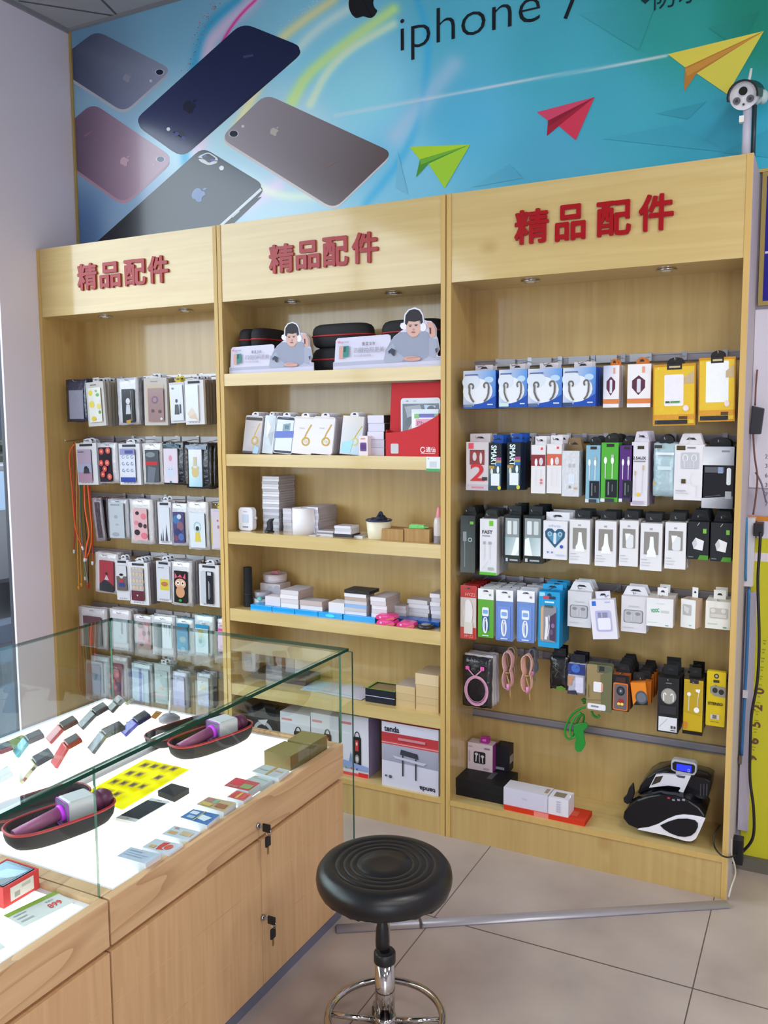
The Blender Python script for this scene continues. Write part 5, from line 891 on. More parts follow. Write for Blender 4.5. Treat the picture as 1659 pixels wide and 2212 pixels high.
for X, lb, y, two, L, rz in ((300, 'zip case lying under two others behind the left standee', .13, 0, .26, 0), (205, 'black zip case with red piping, leftmost on the top shelf', .14, 1, .19, 1.45), (388, 'black zip case with red piping, second from the left on the top shelf', .13, 1, .19, 1.45),
                       (900, 'black zip case with red piping between the two standees, lower one', .12, 0, .27, 0), (900, 'black zip case with red piping between the two standees, upper one', .12, 1, .27, 0), (1385, 'black zip case behind the right standee, lower one', .135, 0, .27, 0), (1390, 'black zip case behind the right standee, upper one', .135, 1, .27, 0)):
    x = mid(z6, X, 400, y)[0]; x = min(max(x, 1.19 if L > .2 else 1.14), 1.91); zipcase(lb, x, y, ZS[0]+.001+(.0935 if two else 0), L, .108 if L > .2 else .08, .046, rz)
ys = .024
def wpt(X, Y): 
    p = mid(z6, X, Y, ys); return (p[0], p[2])
O0 = wpt(828, 565); LZ = lambda pts: [(wpt(*p)[0]-O0[0], wpt(*p)[1]-O0[1]+.0) for p in pts]
out = [(828,565),(828,512),(838,508),(846,362),(860,345),(1205,318),(1222,326),(1226,372),(1245,335),(1300,292),(1322,280),(1300,282),(1288,262),(1294,242),(1314,236),(1318,192),(1345,150),(1390,130),(1436,150),(1456,195),(1454,216),(1472,224),(1502,226),(1526,248),(1541,275),(1541,330),(1549,346),(1562,420),(1546,455),(1552,468),(1572,466),(1572,522)]
def standee_base():
    t_ = thing('cardboard_standee', '', 'standee', (0, 0, 0), 0, 'cardboard phone advertisements')
    P = LZ(out); P[0] = (P[0][0], 0); P[-1] = (P[-1][0], 0)
    mb = MB(); mb.prism(P[::-1] if sum(P[i][0]*P[(i+1)%len(P)][1]-P[(i+1)%len(P)][0]*P[i][1] for i in range(len(P))) < 0 else P, 0, .003, 'dbd8ec')
    lay = [0]
    def pl(pts, col):
        lay[0] += 1; Q = LZ(pts); ar = sum(Q[i][0]*Q[(i+1)%len(Q)][1]-Q[(i+1)%len(Q)][0]*Q[i][1] for i in range(len(Q)))
        if ar < 0: Q = Q[::-1]
        mb.face([(x, -.0003*lay[0], z) for x, z in Q], col)
    el = lambda x, y, a, b, col: pl([(x+a*math.cos(t), y+b*math.sin(t)) for t in np.linspace(0, 2*math.pi, 19)[:-1]], col)
    pl([(830,562),(830,514),(1570,470),(1570,522)], 'b8bad2'); pl([(830,562),(830,540),(1570,496),(1570,522)], 'd6d4ea')
    pl([(1232,352),(1290,302),(1345,302),(1365,340),(1410,332),(1440,295),(1480,300),(1500,350),(1492,468),(1430,500),(1200,515),(1177,500),(1190,430)], '9ba0b6')
    pl([(1490,340),(1545,350),(1558,425),(1530,480),(1490,472)], 'a8adc2'); pl([(1176,500),(1192,432),(1240,380),(1270,440),(1325,482),(1300,508),(1190,516)], 'aab0c4')
    pl([(1350,300),(1412,300),(1412,336),(1370,344)], 'c8988a'); el(1320,262,26,24,'f0eefa'); el(1448,268,24,30,'f0eefa'); el(1383,272,50,64,'dcb4a8')
    pl([(1326,246),(1328,185),(1362,146),(1412,144),(1446,182),(1451,232),(1436,250),(1428,222),(1392,232),(1350,228),(1338,256)], '2b272e')
    pl([(1316,240),(1322,180),(1350,146),(1390,134),(1430,146),(1452,186),(1456,236),(1450,236),(1444,186),(1424,154),(1390,143),(1354,154),(1330,186),(1324,240)], 'e8e6f4')
    el(1362,262,8,4,'3a2c30'); el(1402,258,8,4,'3a2c30'); el(1384,284,6,8,'c4948a'); el(1383,304,14,5,'a85a5c'); pl([(1350,254),(1374,251),(1374,254),(1350,257)], '3a3034'); pl([(1392,250),(1416,248),(1416,251),(1392,253)], '3a3034')
    pl([(1478,232),(1512,238),(1536,278),(1534,330),(1506,342),(1490,312),(1502,284),(1482,266)], 'd6a89a'); pl([(1494,270),(1508,275),(1508,315),(1498,318)], '6c3c38')
    el(1376,486,60,17,'d8a49a'); pl([(1340,480),(1420,474),(1422,478),(1342,486)], 'c08a80'); pl([(1212,436),(1236,414),(1262,428),(1256,470),(1240,462),(1232,446),(1218,452)], '3e4150'); pl([(1535,420),(1552,410),(1552,440),(1542,446)], '4a4c5c')
    pl([(876,402),(906,400),(904,486),(874,490)], 'd8a49a'); pl([(904,402),(943,398),(940,474),(902,478)], '3c8a86'); pl([(908,406),(925,404),(922,440),(906,442)], '2c5c5a'); el(876,374,10,8,'e08c9c')
    def tx(body, X, Y, hpx, col, bold=0):
        lay[0] += 1; a = LZ([(X, Y)])[0]; b_ = LZ([(X, Y-hpx)])[0]; V, F = glyphs(body, bold); sc = (b_[1]-a[1])/.8; i = mb.add([(a[0]+p[0]*sc, -.0003*lay[0], a[1]+p[1]*sc) for p in V]); mb.idx([[i+q for q in f] for f in F], col)
    tx('GIONEE', 894, 380, 13, '8c8894'); tx('金立 S10', 1032, 394, 22, '5c5a66', .01); tx('四摄拍照更美', 978, 446, 32, '9c98a8'); tx('前后双摄 拍照更美', 980, 473, 13, 'a8a4b4')
    part('printed_panel', mb, PRINT, t_)
    mb = MB(); W_ = LZ([(1572, 522)])[0][0]
    mb.prism([(0, 0), (W_, 0), (W_, .003), (0, .003)], .003, .06, 'd8d6e6'); mb.prism([(W_*.3, .003), (W_*.34, .003), (W_*.34, .07), (W_*.3, .09)], .003, .04, 'd0cedd'); part('support', mb, PRINT, t_)
    return t_
st = standee_base(); st.location = (O0[0], ys, ZS[0]+.0005)
st['label'] = 'right cardboard standee of a man in headphones beside a phone advert, on the top shelf'
s2 = st.copy(); COL.objects.link(s2); q0 = mid(z6, 80, 592, ys); s2.location = (1.075, ys, ZS[0]+.0005); s2.scale = (.9, 1, .9)
s2['label'] = 'left cardboard standee of a man in headphones beside a phone advert, on the top shelf'
for c in list(st.children): d = c.copy(); COL.objects.link(d); d.parent = s2
# ---- second shelf: leaning screen-protector packs
GOLD6 = [('s',[(.86,.2),(.66,.44),(.56,.62)],.055,'c8a23c'), ('a',.66,.66,.17,.1,0,360,.06,'c8a23c'), ('e',.66,.66,.07,.04,'dcd0b0'), ('r',.3,.3,.55,.32,'b8b4bc')]
for X0, X1, Yt, art, n, lab, sh, col in ((212,330,888, [('r',.03,.05,.97,.13,'4c4440'), ('p',[(0,.13),(1,.13),(1,1),(0,1)],['b8aeb0','d4cccc','a8a0a2','b8b0b4'])]+GOLD6+[('p',[(.7,.78),(.96,.85),(.9,1),(.6,1)],'a8c8e4'), ('r',0,.95,.6,1,'4c4650')], 6, 'screen protector pack with a gold 6 and dark top band, leftmost on the shelf', 'dark banded pack', 'c9c2c8'),
    (347,420,888, [('p',[(0,0),(1,0),(1,1),(0,1)],['e4eaf0','c8d0d8','d8dee6','c0c8ce']), ('p',[(.2,.1),(.6,.3),(.3,.6)],'f2f6f8'), ('e',.5,.68,.3,.1,'d0d6dc'), ('p',[(.4,.5),(.9,.4),(.8,.8)],'b4bcc4')], 6, 'silvery clear screen protector pack, second from the left', 'silvery pack', 'd4dae0'),
    (424,552,892, [('rr',.04,.03,.98,.98,'3c4454',.08), ('r',.06,.1,.96,.92,'dfe5ee'), ('p',[(.4,.22),(.8,.18),(.8,.38),(.4,.42)],'8fa8b4'), ('r',.5,.24,.72,.34,'6c8494'), ('p',[(.0,.42),(1,.38),(1,.56),(0,.6)],'6c80c8'), ('r',.3,.045,.7,.06,'888c98')], 5, 'screen protector pack printed with a whole phone, third from the left', 'phone printed pack', 'd2d4de'),
    (548,690,896, [('r',.06,.02,.94,.05,'dcd4d0')]+GOLD6, 6, 'white screen protector pack with a gold 6, fourth from the left', 'fourth pack', 'e9e4ea'),
    (684,830,896, [('r',.06,.02,.94,.05,'dcd4d0')]+GOLD6, 7, 'white screen protector pack with a gold 6, in front of the longest row', 'fifth pack', 'e9e5eb'),
    (885,1030,892, [('p',[(0,0),(1,0),(1,1),(0,1)],['e8e2e0','d8d0cc','bcd4e8','ccd8e4'])]+[('s',[(.95,.25),(.75,.44),(.62,.6)],.05,'c8a840'), ('a',.66,.66,.15,.09,0,360,.05,'e0cc58'), ('p',[(.1,.7),(.6,.62),(.5,.95),(.05,.95)],'a8dcf4')], 5, 'glossy screen protector pack with a pale blue glare, beside the stacked small boxes', 'glossy glare pack', 'dcd6d8')):  # pale blue shape is glare painted into the pack's colour
    Y = .035; x0, x1, h = span(z6, X0, X1, Yt, ZS[1], Y); w = x1-x0; mb = MB(); rbox(mb, w, h, .009, w*.1, col); Art(mb, -w/2, h, w, h, -.0005).run(art); a = math.radians(-7); tl = math.radians(3.5)
    t_ = thing('screen_protector_pack', lab, 'screen protector', ((x0+x1)/2-.01, Y, ZS[1]+.003), 0, 'screen protector packs', tl, a); part('carton', mb, PRINT, t_)
    mb = MB(); hang_tab(mb, w, h, w*.4, .016, .004, 'e6e2ea', 'round'); part('hang_tab', mb, PRINT, t_)
    mb = MB(); rbox(mb, w, h, .009, w*.1, ['cfcad2', 'bdb6c0'][n % 2]); hang_tab(mb, w, h, w*.4, .016, .004, 'd8d4dc', 'round'); me = mesh('packaging', mb, PRINT)
    for i in range(n):
        o = bpy.data.objects.new('screen_protector_pack', me); COL.objects.link(o); o.location = ((x0+x1)/2-.01+random.uniform(-.002, .002), Y+.013*(i+1), ZS[1]+.003); o.rotation_euler = (a, tl, 0)
        tag(o, 'white screen protector pack standing %s behind the %s' % ('directly' if i == 0 else ORD[i], sh), 'screen protector', 'packs standing behind the '+sh)
sbox('small_box', 'small pale pink box with a purple window, in front of the stacked white boxes', 'box', z6, 1006, 1066, 1025, ZS[1], .02, .03, 'ecdfe2', [('r',.2,.12,.7,.18,'d89080'), ('rr',.15,.34,.85,.78,'6a4a88',.1), ('r',.15,.44,.85,.68,'583a78')])
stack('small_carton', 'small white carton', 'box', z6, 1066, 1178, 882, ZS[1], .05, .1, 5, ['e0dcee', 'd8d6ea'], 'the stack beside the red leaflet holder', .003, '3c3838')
# red leaflet holder with magazines
x0, x1, h = span(z6, 1196, 1562, 655, ZS[1], .022); x1 = min(x1, 2.046); h = min(h, .278); w = x1-x0
t_ = thing('leaflet_holder', 'tall red cardboard leaflet holder at the right end of the second shelf', 'leaflet holder', (x0, .012, ZS[1]))
mb = MB(); mb.prism([(0, 0), (w, 0), (w, h), (.012, h)], .028, .031, 'bd1a23'); part('back_board', mb, PRINT, t_)
mb = MB(); ct = [(0, .088), (0, 0), (w, 0), (w, .155), (w*.9, .142), (w*.78, .128), (w*.62, .112), (w*.45, .1), (w*.25, .091)]; mb.prism(ct, 0, .003, 'c6232c')
A = Art(mb, 0, h, w, h, -.0004); A.run([('rr',.1,.83,.25,.965,'c9c9cf',.02), ('a',.71,.91,.04,.035,0,330,.016,'f2dce0'), ('t','通信',.765,.935,.055,'f2dce0',0,.02), ('r',.68,.955,.94,.962,'eec0c6')])
mb.box(0, .003, .003, .028, 0, .1, 'b8242c'); mb.box(w-.003, w, .003, .028, 0, .16, 'b8242c'); part('pocket', mb, PRINT, t_)
mb = MB(); rbox(mb, w*.74, .215, .004, .012, 'c4c8d2', 0, 0); A = Art(mb, -w*.37, .215, w*.74, .215, -.0004); A.run([('r',.05,.1,.97,1,'4a5260'), ('r',.14,.045,.2,.06,'5c6068'), ('r',.32,.05,.4,.06,'8c8e98'), ('p',[(.1,.15),(.5,.12),(.6,.3),(.2,.4)],'8a909c'), ('e',.3,.42,.18,.1,'384048'), ('p',[(.05,.75),(.35,.35),(.5,.5),(.2,1),(.05,1)],'a49c92'), ('p',[(.6,.12),(.9,.14),(.8,.35),(.65,.3)],'9cb8cc'), ('e',.78,.2,.1,.06,'2c3440')])
solo('magazine', mb, GLOSS, 'grey glossy magazine in the red leaflet holder', 'magazine', (x0+w*.62, .0325, ZS[1]+.004), 0)
mb = MB(); mb.box(-.055, .055, 0, .003, 0, .172, 'e6e4ea'); A = Art(mb, -.055, .172, .11, .14, -.0004); A.run([('r',.02,.02,.98,.1,'c8d4e0'), ('r',.1,.12,.28,.24,'6cae50'), ('r',.28,.12,.86,.22,'4a40a0'), ('r',.86,.12,1,.26,'5ca850'), ('r',.16,.26,.95,.44,'d88ca8'), ('t','Phone',.2,.42,.11,'b03c68',0,.02,.7), ('r',.14,.5,.5,.9,'54486c'), ('r',.06,.55,.16,.9,'dc6448'), ('p',[(.5,.5),(.8,.44),(.6,.7)],'e0d4c8'), ('e',.6,.55,.06,.05,'3a3438')])
solo('flyer', mb, GLOSS, 'colourful flyer standing in front of the magazine in the red holder', 'flyer', (x0+w*.72, .0265, ZS[1]+.004), 0)
mb = MB(); mb.box(0, .056, 0, .001, 0, .055, 'dfe2e6'); A = Art(mb, 0, .055, .056, .055, -.0002); A.run([('r',.25,.32,.75,.72,'c4c8ce'), ('r',0,.8,1,1,'2f9a4a'), ('r',.12,.1,.2,.16,'4a9a5c')])
solo('shelf_sticker', mb, GLOSS, 'white and green sticker on the shelf edge under the red leaflet holder', 'sticker', (1.99, -.0015, 1.407))
# ---- third shelf
t_ = thing('motion_sensor', 'small white rounded plastic sensor at the left end of the third shelf', 'sensor', (mid(z7, 196, 500, .05)[0], .05, ZS[2]))
x0, x1, h = span(z7, 146, 247, 378, ZS[2], .05); mb = MB(); rbox(mb, x1-x0, h, .03, .016, 'e9e7f0'); part('body', mb, SATIN, t_, .004)
mb = MB(); mb.box(-.016, .016, -.002, 0, h*.35, h*.7, 'c9d4e6'); part('lens', mb, GLOSS, t_)
mb = MB(); mb.box(-.014, .014, -.0012, 0, h*.14, h*.2, '8c8c98'); mb.box(-.01, .01, -.0012, 0, h*.8, h*.83, 'a8a8b4'); part('vent', mb, SATIN, t_)
mb = MB(); mb.cyl(((x1-x0)/2, .015, h*.55), ((x1-x0)/2+.01, .015, h*.55), .007, .006, 12, 'dddbe4'); part('knob', mb, SATIN, t_)
zt = stack('screen_protector_box', 'flat silvery box', 'box', z7, 318, 430, 390, ZS[2], .10, .12, 7, ['b9bac4', 'd4d5de'], 'the short stack under the tall white stack', .002, '8e8c96')
x0, x1, hh = span(z7, 312, 428, 160, ZS[2], .10)
for i in range(13):
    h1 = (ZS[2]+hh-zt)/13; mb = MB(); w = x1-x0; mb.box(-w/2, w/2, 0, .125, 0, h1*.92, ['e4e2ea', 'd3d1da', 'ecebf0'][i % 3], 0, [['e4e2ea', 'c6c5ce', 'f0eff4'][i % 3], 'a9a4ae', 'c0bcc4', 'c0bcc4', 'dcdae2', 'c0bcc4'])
    solo('screen_protector_box', mb, GLOSS if i % 2 else PRINT, 'flat white box, %s in the tall stack on the third shelf' % ('lowest' if i == 0 else 'topmost' if i == 12 else ORD[i]+' up'), 'box', ((x0+x1)/2+random.uniform(-.002, .002), .10+random.uniform(-.002, .003), zt+.0005+i*h1), 0, 'flat white boxes of the tall stack')
x0, x1, h = span(z7, 300, 418, 455, ZS[2], .05); t_ = thing('cable_holder', 'small black curved plastic holder shaped like a fin', 'holder', ((x0+x1)/2, .045, ZS[2]))
mb = MB(); mb.lathe([(.02, 0), (.021, .004), (.012, .01), (.004, .011)], 20, '131317', 0, (0, .01, 0)); part('foot', mb, SATIN, t_)
mb = MB(); P = [(-.018, .006), (.012, .006), (.014, .02), (.012, h*.75), (.02, h*.95), (.022, h), (.006, h*.98), (-.008, h*.75), (-.006, h*.45)]; mb.prism(P[::-1] if 0 else P, 0, .02, '16161a'); part('fin', mb, SATIN, t_, .003)
x0, x1, h = span(z7, 492, 632, 388, ZS[2], .02); t_ = thing('paper_roll', 'white paper roll standing at the front of the third shelf', 'paper roll', ((x0+x1)/2, .02+(x1-x0)/2, ZS[2])); r = (x1-x0)/2
mb = MB(); mb.lathe([(r, 0), (r, h*.5), (r*.985, h)], 32, 'f1eff5', 0); part('roll', mb, PRINT, t_); mb = MB(); mb.cyl((0, 0, h), (0, 0, h+.0012), r*.3, r*.3, 16, 'a8a09a'); part('core', mb, PRINT, t_)
mb = MB(); mb.prism([(r*.99, .004), (r*1.12, .012), (r*1.04, h*.3), (r*1.14, h*.55), (r*1.02, h*.8), (r*.99, h*.95)], -.002, .0, 'e6e2ec'); part('loose_sheet', mb, PRINT, t_)
stack('screen_protector_box', 'flat white carton', 'box', z7, 458, 520, 385, ZS[2], .11, .1, 8, ['dcd9e2', 'cfccd6'], 'the column behind the paper roll', .002, 'b0acb8')
stack('screen_protector_box', 'pale lavender carton', 'box', z7, 598, 706, 375, ZS[2], .07, .15, 9, ['d9d7e4', 'c9c7d6'], 'the broad stack right of the paper roll', .002, 'a7a0aa')
stack('small_carton', 'thin grey carton', 'box', z7, 700, 812, 542, ZS[2], .05, .06, 3, ['d6d4dc', '8a8890', 'c8c6ce'], 'the low pile in front of the lavender stack', .003)
sbox('small_carton', 'thin dark carton under small white cartons', 'box', z7, 822, 945, 570, ZS[2], .045, .07, '36343a', h=.012)
stack('small_carton', 'small white carton', 'box', z7, 822, 936, 508, ZS[2]+.0125, .045, .07, 3, ['dcdbe6', 'cccbd6'], 'the pile on the thin dark carton', .002)
sbox('paper_slip', 'thin white paper slip lying beside the cream cup', 'paper', z7, 958, 1018, 548, ZS[2], .06, .08, 'e2e0ea', h=.006)
sbox('paper_card', 'grey card lying flat at the shelf front beside the cartons', 'paper', z7, 640, 690, 560, ZS[2], .02, .04, 'cfc9c4', h=.003)
x0, x1, h = span(z7, 1012, 1172, 475, ZS[2], .02); r = (x1-x0)/2; t_ = thing('pen_cup', 'cream round cup with a dark rim on the third shelf', 'cup', ((x0+x1)/2, .02+r, ZS[2]))
mb = MB(); mb.lathe([(r*.82, 0), (r*.86, .002), (r, h), (r*.94, h), (r*.8, .01)], 32, 'e3dbc0', 0); part('cup', mb, SATIN, t_)
mb = MB(); mb.tube([(r*1.0*math.cos(t), r*1.0*math.sin(t), h) for t in np.linspace(0, 2*math.pi, 33)[:-1]], .0035, 6, '222c4c', 0, True); part('rim', mb, SATIN, t_)
mb = MB(); rnd = random.Random(4)
for q in range(9): a = rnd.uniform(0, 6.28); mb.ball((r*.45*math.cos(a), r*.45*math.sin(a), h+rnd.uniform(-.003, .01)), .014, .012, .010, '1a2438', 0, 10, 6)
mb.tube(wob([(-.012, 0, h), (0, 0, h+.018), (.008, .002, h+.03), (.016, 0, h+.016)], 5), .006, 8, '16223a'); solo('dark_cloth', mb, FABRIC, 'crumpled dark blue cloth sticking out of the cream cup', 'cloth', tuple(t_.location))
for i, (a, b_) in enumerate(((1152, 1304), (1312, 1488))): sbox('kraft_box', ['brown cardboard box beside the cream cup', 'brown cardboard box under the green packet'][i], 'box', z7, a, b_, 530, ZS[2], .035, .085, '000000', mat=KRAFT, bevel=.001)
p = mid(z7, 1395, 525, .05); mb = MB(); mb.prism([(-.03, 0), (.034, .0), (.03, .012), (-.026, .014)], 0, .03, '6fd06a'); mb.prism([(.022, .001), (.048, .004), (.028, .01)], .005, .02, '86dc80'); solo('small_packet', mb, FILM, 'small bright green packet on the right brown box', 'packet', (p[0], .05, span(z7, 1312, 1488, 530, ZS[2], .035)[2]+ZS[2]+.0005), .1)
x0, x1, h = span(z7, 1503, 1562, 375, ZS[2], .03); r = .021; t_ = thing('spray_bottle', 'clear bottle with a pink cap at the right end of the third shelf', 'bottle', (2.02, .05, ZS[2]))
mb = MB(); mb.lathe([(r*.95, 0), (r, .004), (r, h*.55), (r*.8, h*.68), (r*.5, h*.72)], 24, 'cfc6c4', 0); part('bottle', mb, GLOSS, t_); mb = MB(); mb.lathe([(r*1.0, 0.001), (r*1.01, .002), (r*1.01, h*.2), (r, h*.21)], 24, '8a8088', 0); part('liquid_band', mb, GLOSS, t_)
mb = MB(); mb.lathe([(r*.55, h*.7), (r*.6, h*.73), (r*.42, h*.9), (r*.3, h)], 20, 'e48c96', 0); part('cap', mb, SATIN, t_)
t_ = thing('tube_bottle', 'teal capped bottle behind the pink capped bottle', 'bottle', (2.035, .13, ZS[2])); mb = MB(); mb.lathe([(.014, 0), (.015, .09)], 16, 'b8c4c4', 0); part('bottle', mb, GLOSS, t_); mb = MB(); mb.lathe([(.010, .09), (.010, .125)], 16, '4aa0a4', 0); part('cap', mb, SATIN, t_)
# ---- fourth shelf
x0, x1, h = span(z7, 166, 218, 802, ZS[3], .05); r = (x1-x0)/2; t_ = thing('slim_speaker', 'slim black upright cylinder at the left end of the fourth shelf', 'speaker', ((x0+x1)/2, .07, ZS[3]))
mb = MB(); mb.lathe([(r, 0), (r, .004), (r*.96, .006), (r*.96, h-.006), (r, h-.004), (r*.9, h)], 28, '15161b', 0); part('body', mb, FABRIC, t_); mb = MB(); mb.lathe([(r*1.02, h*.3), (r*1.03, h*.31), (r*1.02, h*.33)], 28, '202126', 0); part('band', mb, SATIN, t_)
def tub(label, X0, X1, Yt, z, Y, h, extra=None):
    x0, x1, _ = span(z7, X0, X1, Yt, z, Y); r = (x1-x0)/2; t_ = thing('round_tub', label, 'tub', ((x0+x1)/2, Y+r, z)); mb = MB()
    mb.lathe([(r*.9, 0), (r*.97, .004), (r, h), (r*.95, h), (r*.88, .008)], 32, 'ddd2da', 0); part('tub', mb, GLOSS, t_); mb = MB(); mb.lathe([(r*.95, h*.35), (r*.985, h*.36), (r*.985, h*.45), (r*.95, h*.46)], 32, 'f0eaf0', 0); part('label_band', mb, PRINT, t_); return t_, r
tb, r = tub('pale round tub holding a teal packet, lower of the two tubs', 226, 332, 985, ZS[3], .075, .034); loc = tb.location
mb = MB(); mb.cyl((0, 0, .0), (0, 0, .028), r*.88, r*.92, 24, 'a8a6b0'); solo('clear_tub_lid', mb, GLOSS, 'clear domed lid standing on the lower round tub', 'lid', (loc[0], loc[1], loc[2]+.0345))
mb = MB(); mb.prism([(-.012, 0), (.014, 0), (.008, .016), (-.004, .012)], -.005, .005, '6cc4b8'); solo('teal_packet', mb, FILM, 'teal folded packet at the front of the lower round tub', 'packet', (loc[0]+.014, loc[1]-r-.006, loc[2]+.0015+.03))
sbox('white_carton', 'white carton behind the round tubs carrying the upper tub', 'box', z7, 300, 440, 915, ZS[3], .13, .08, 'cfc8cc', [('e',.5,.4,.2,.3,'b8b4bc'), ('e',.85,.35,.2,.3,'b4b0b8')])
hh = span(z7, 300, 440, 915, ZS[3], .13)[2]
tb, r = tub('pale round tub with a pink band, upper of the two tubs', 284, 428, 835, ZS[3]+hh+.0005, .135, .036); mb = MB(); mb.prism([(-.018, 0), (.022, 0), (.016, .012), (-.014, .009)], -.01, .01, 'd88aa0'); solo('pink_packet', mb, FILM, 'small pink packet resting on the upper round tub', 'packet', (tb.location[0], tb.location[1], tb.location[2]+.0365))
for i, (a, b_) in enumerate(((232, 382), (384, 543), (545, 706), (708, 878), (884, 1108))):
    px0, py0 = Zp(z7, a, 1062+(a-232)*.086); px1, py1 = Zp(z7, b_, 1062+(b_-232)*.086); A_, B_ = at(px0, py0+8, 1, .02), at(px1, py1+8, 1, .02)
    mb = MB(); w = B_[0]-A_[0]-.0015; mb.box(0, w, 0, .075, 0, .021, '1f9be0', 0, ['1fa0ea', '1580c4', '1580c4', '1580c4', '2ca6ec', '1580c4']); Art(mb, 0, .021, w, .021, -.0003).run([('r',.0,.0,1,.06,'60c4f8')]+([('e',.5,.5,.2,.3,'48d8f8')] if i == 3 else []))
    solo('blue_box', mb, GLOSS, 'flat glossy blue box, %s from the left along the front of the fourth shelf' % ORD[i], 'box', (A_[0], .02, ZS[3]), 0, 'flat blue boxes along the fourth shelf')
for i, (a, b_) in enumerate(((1250, 1400), (1402, 1555))):
    x0 = mid(z7, a, 1170, .06)[0]; x1 = min(2.045, mid(z7, b_, 1170, .06)[0]); mb = MB(); mb.box(0, x1-x0-.001, 0, .06, 0, .02, '1a5ab0'); solo('blue_box', mb, GLOSS, ['flat darker blue box behind the single pink packet', 'flat darker blue box at the right end of the fourth shelf'][i], 'box', (x0, .06, ZS[3]), 0, 'flat blue boxes along the fourth shelf')
zb_ = ZS[3]+.0215
stack('white_carton', 'flat white carton', 'box', z7, 442, 566, 960, zb_, .03, .12, 4, ['e6e0e4', 'd6ced2'], 'the pile on the left blue boxes', .003, 'b9a9a8')
sbox('white_carton', 'low white carton between the round tubs and the white pile', 'box', z7, 335, 440, 1005, zb_, .035, .05, 'd9d2d8', side='c4bcc4')
stack('white_carton', 'wide flat carton', 'box', z7, 580, 735, 1035, zb_, .03, .06, 2, ['e0dadd', 'c4b0ac'], 'the low pile right of the first white pile', .003, 'b49c98')
sbox('white_carton', 'wide white carton standing on the middle blue boxes', 'box', z7, 780, 890, 1048, zb_, .03, .07, 'e3dee2', side='bfb4b6')
zt = stack('white_carton', 'white or blue carton', 'box', z7, 892, 1046, 985, zb_, .03, .07, 6, ['ded9de', 'c9c3c6', '8fb4e0', 'cfcad0', 'b9a498', 'e6e2e8'], 'the stack under the black flat box', .003, 'a89c9c')
sbox('black_flat_box', 'flat black box lying on top of the white and blue stack', 'box', z7, 890, 1066, 962, zt+.0005, .03, .085, '22211f', [('r',.1,.3,.4,.5,'3c3a38')], top='2d2b28', h=.013)
stack('white_carton', 'white carton', 'box', z7, 1078, 1185, 1010, zb_ if 0 else ZS[3]+.0215, .03, .13, 5, ['e2dde2', 'd2ccd0'], 'the stack right of the black flat box', .003, 'b3a5a3')
stack('white_carton', 'small white carton', 'box', z7, 1200, 1322, 1068, ZS[3], .1, .06, 4, ['e4e0e4', 'd4cfd4'], 'the stack behind the pink packets', .003, 'c0b8b8')
stack('white_carton', 'crumpled white carton', 'box', z7, 1338, 1478, 1030, ZS[3], .13, .07, 5, ['dcd8dc', 'e8e4e8'], 'the uneven stack behind the dark round tin', .005, 'b8b0b4')
stack('white_carton', 'bright white carton', 'box', z7, 1495, 1566, 985, ZS[3], .125, .09, 7, ['eceaf0', 'd8d4dc'], 'the stack at the right end of the fourth shelf', .004, 'b4acb4')
for i, (a, b_, yt, z) in enumerate(((1112, 1240, 1150, ZS[3]), (1108, 1238, 1105, ZS[3]+.021), (1256, 1376, 1168, ZS[3]))):
    x0 = mid(z7, a, yt+20, .0)[0]; x1 = mid(z7, b_, yt+20, .0)[0]; w = x1-x0; mb = MB(); bag(mb, w, .020, .05, 'e23a86', None, i); P = MB(); 
    mb = MB(); mb.prism([(-w/2, .004), (-w*.42, 0), (w*.42, 0), (w/2, .006), (w*.44, .018), (w*.2, .021), (-w*.3, .021), (-w*.46, .014)], 0, .045, 'e23a86'); Art(mb, -w/2, .021, w, .021, -.0004).run([('e',.25,.55,.06,.2,'f8b0d0'), ('p',[(.55,.9),(.98,.4),(.98,.55),(.6,1)],'b8903a'), ('p',[(.3,.2),(.7,.2),(.6,.5),(.4,.5)],'f060a4')])
    o = solo('pink_packet', mb, GLOSS, ['bright pink packet at the shelf front, lower of two', 'bright pink packet at the shelf front, upper of two', 'bright pink packet lying alone beside the dark tin'][i], 'packet', ((x0+x1)/2, -.0+.004, z+.0005), .05*i)
x = mid(z7, 1462, 1205, .03)[0]; t_ = thing('round_tin', 'flat dark round tin at the right front of the fourth shelf', 'tin', (x, .035, ZS[3])); mb = MB(); mb.lathe([(.03, 0), (.033, .003), (.033, .011), (.028, .013)], 28, '26252a', 0); part('tin', mb, SATIN, t_); mb = MB(); mb.lathe([(.018, .013), (.019, .016), (.01, .017)], 24, '84828a', 0); part('knob', mb, SATIN, t_)
# ---- fifth shelf
t_ = thing('dark_tray', 'flat dark brown tray at the back of the fifth shelf', 'tray', (1.24, .1, ZS[4])); mb = MB(); mb.box(-.14, .14, 0, .12, 0, .005, '3a2a24'); part('floor_panel', mb, SATIN, t_)
mb = MB(); mb.box(-.14, .14, 0, .004, .005, .03, '42302a'); mb.box(-.14, .14, .116, .12, .005, .03, '42302a'); mb.box(-.14, -.136, .004, .116, .005, .03, '42302a'); mb.box(.136, .14, .004, .116, .005, .03, '42302a'); part('rim', mb, SATIN, t_)
for i, (a, b_, c, rz) in enumerate(((590, 930, 'b8cfe8', 3), (700, 1030, 'c9c8dc', -4))):
    x0 = mid(z4, a, 440, .06)[0]; x1 = mid(z4, b_, 440, .06)[0]; mb = MB(); mb.box(0, x1-x0, 0, .14, 0, .0012, c); mb.box(.02, x1-x0-.05, .02, .025, .0013, .0014, '8ca4c8'); solo('paper_sheet', mb, PRINT, ['pale blue paper sheet lying on the fifth shelf', 'lavender paper sheet lying over the blue sheet on the fifth shelf'][i], 'paper', (x0, .05, ZS[4]+.0002+.0016*i), math.radians(rz))
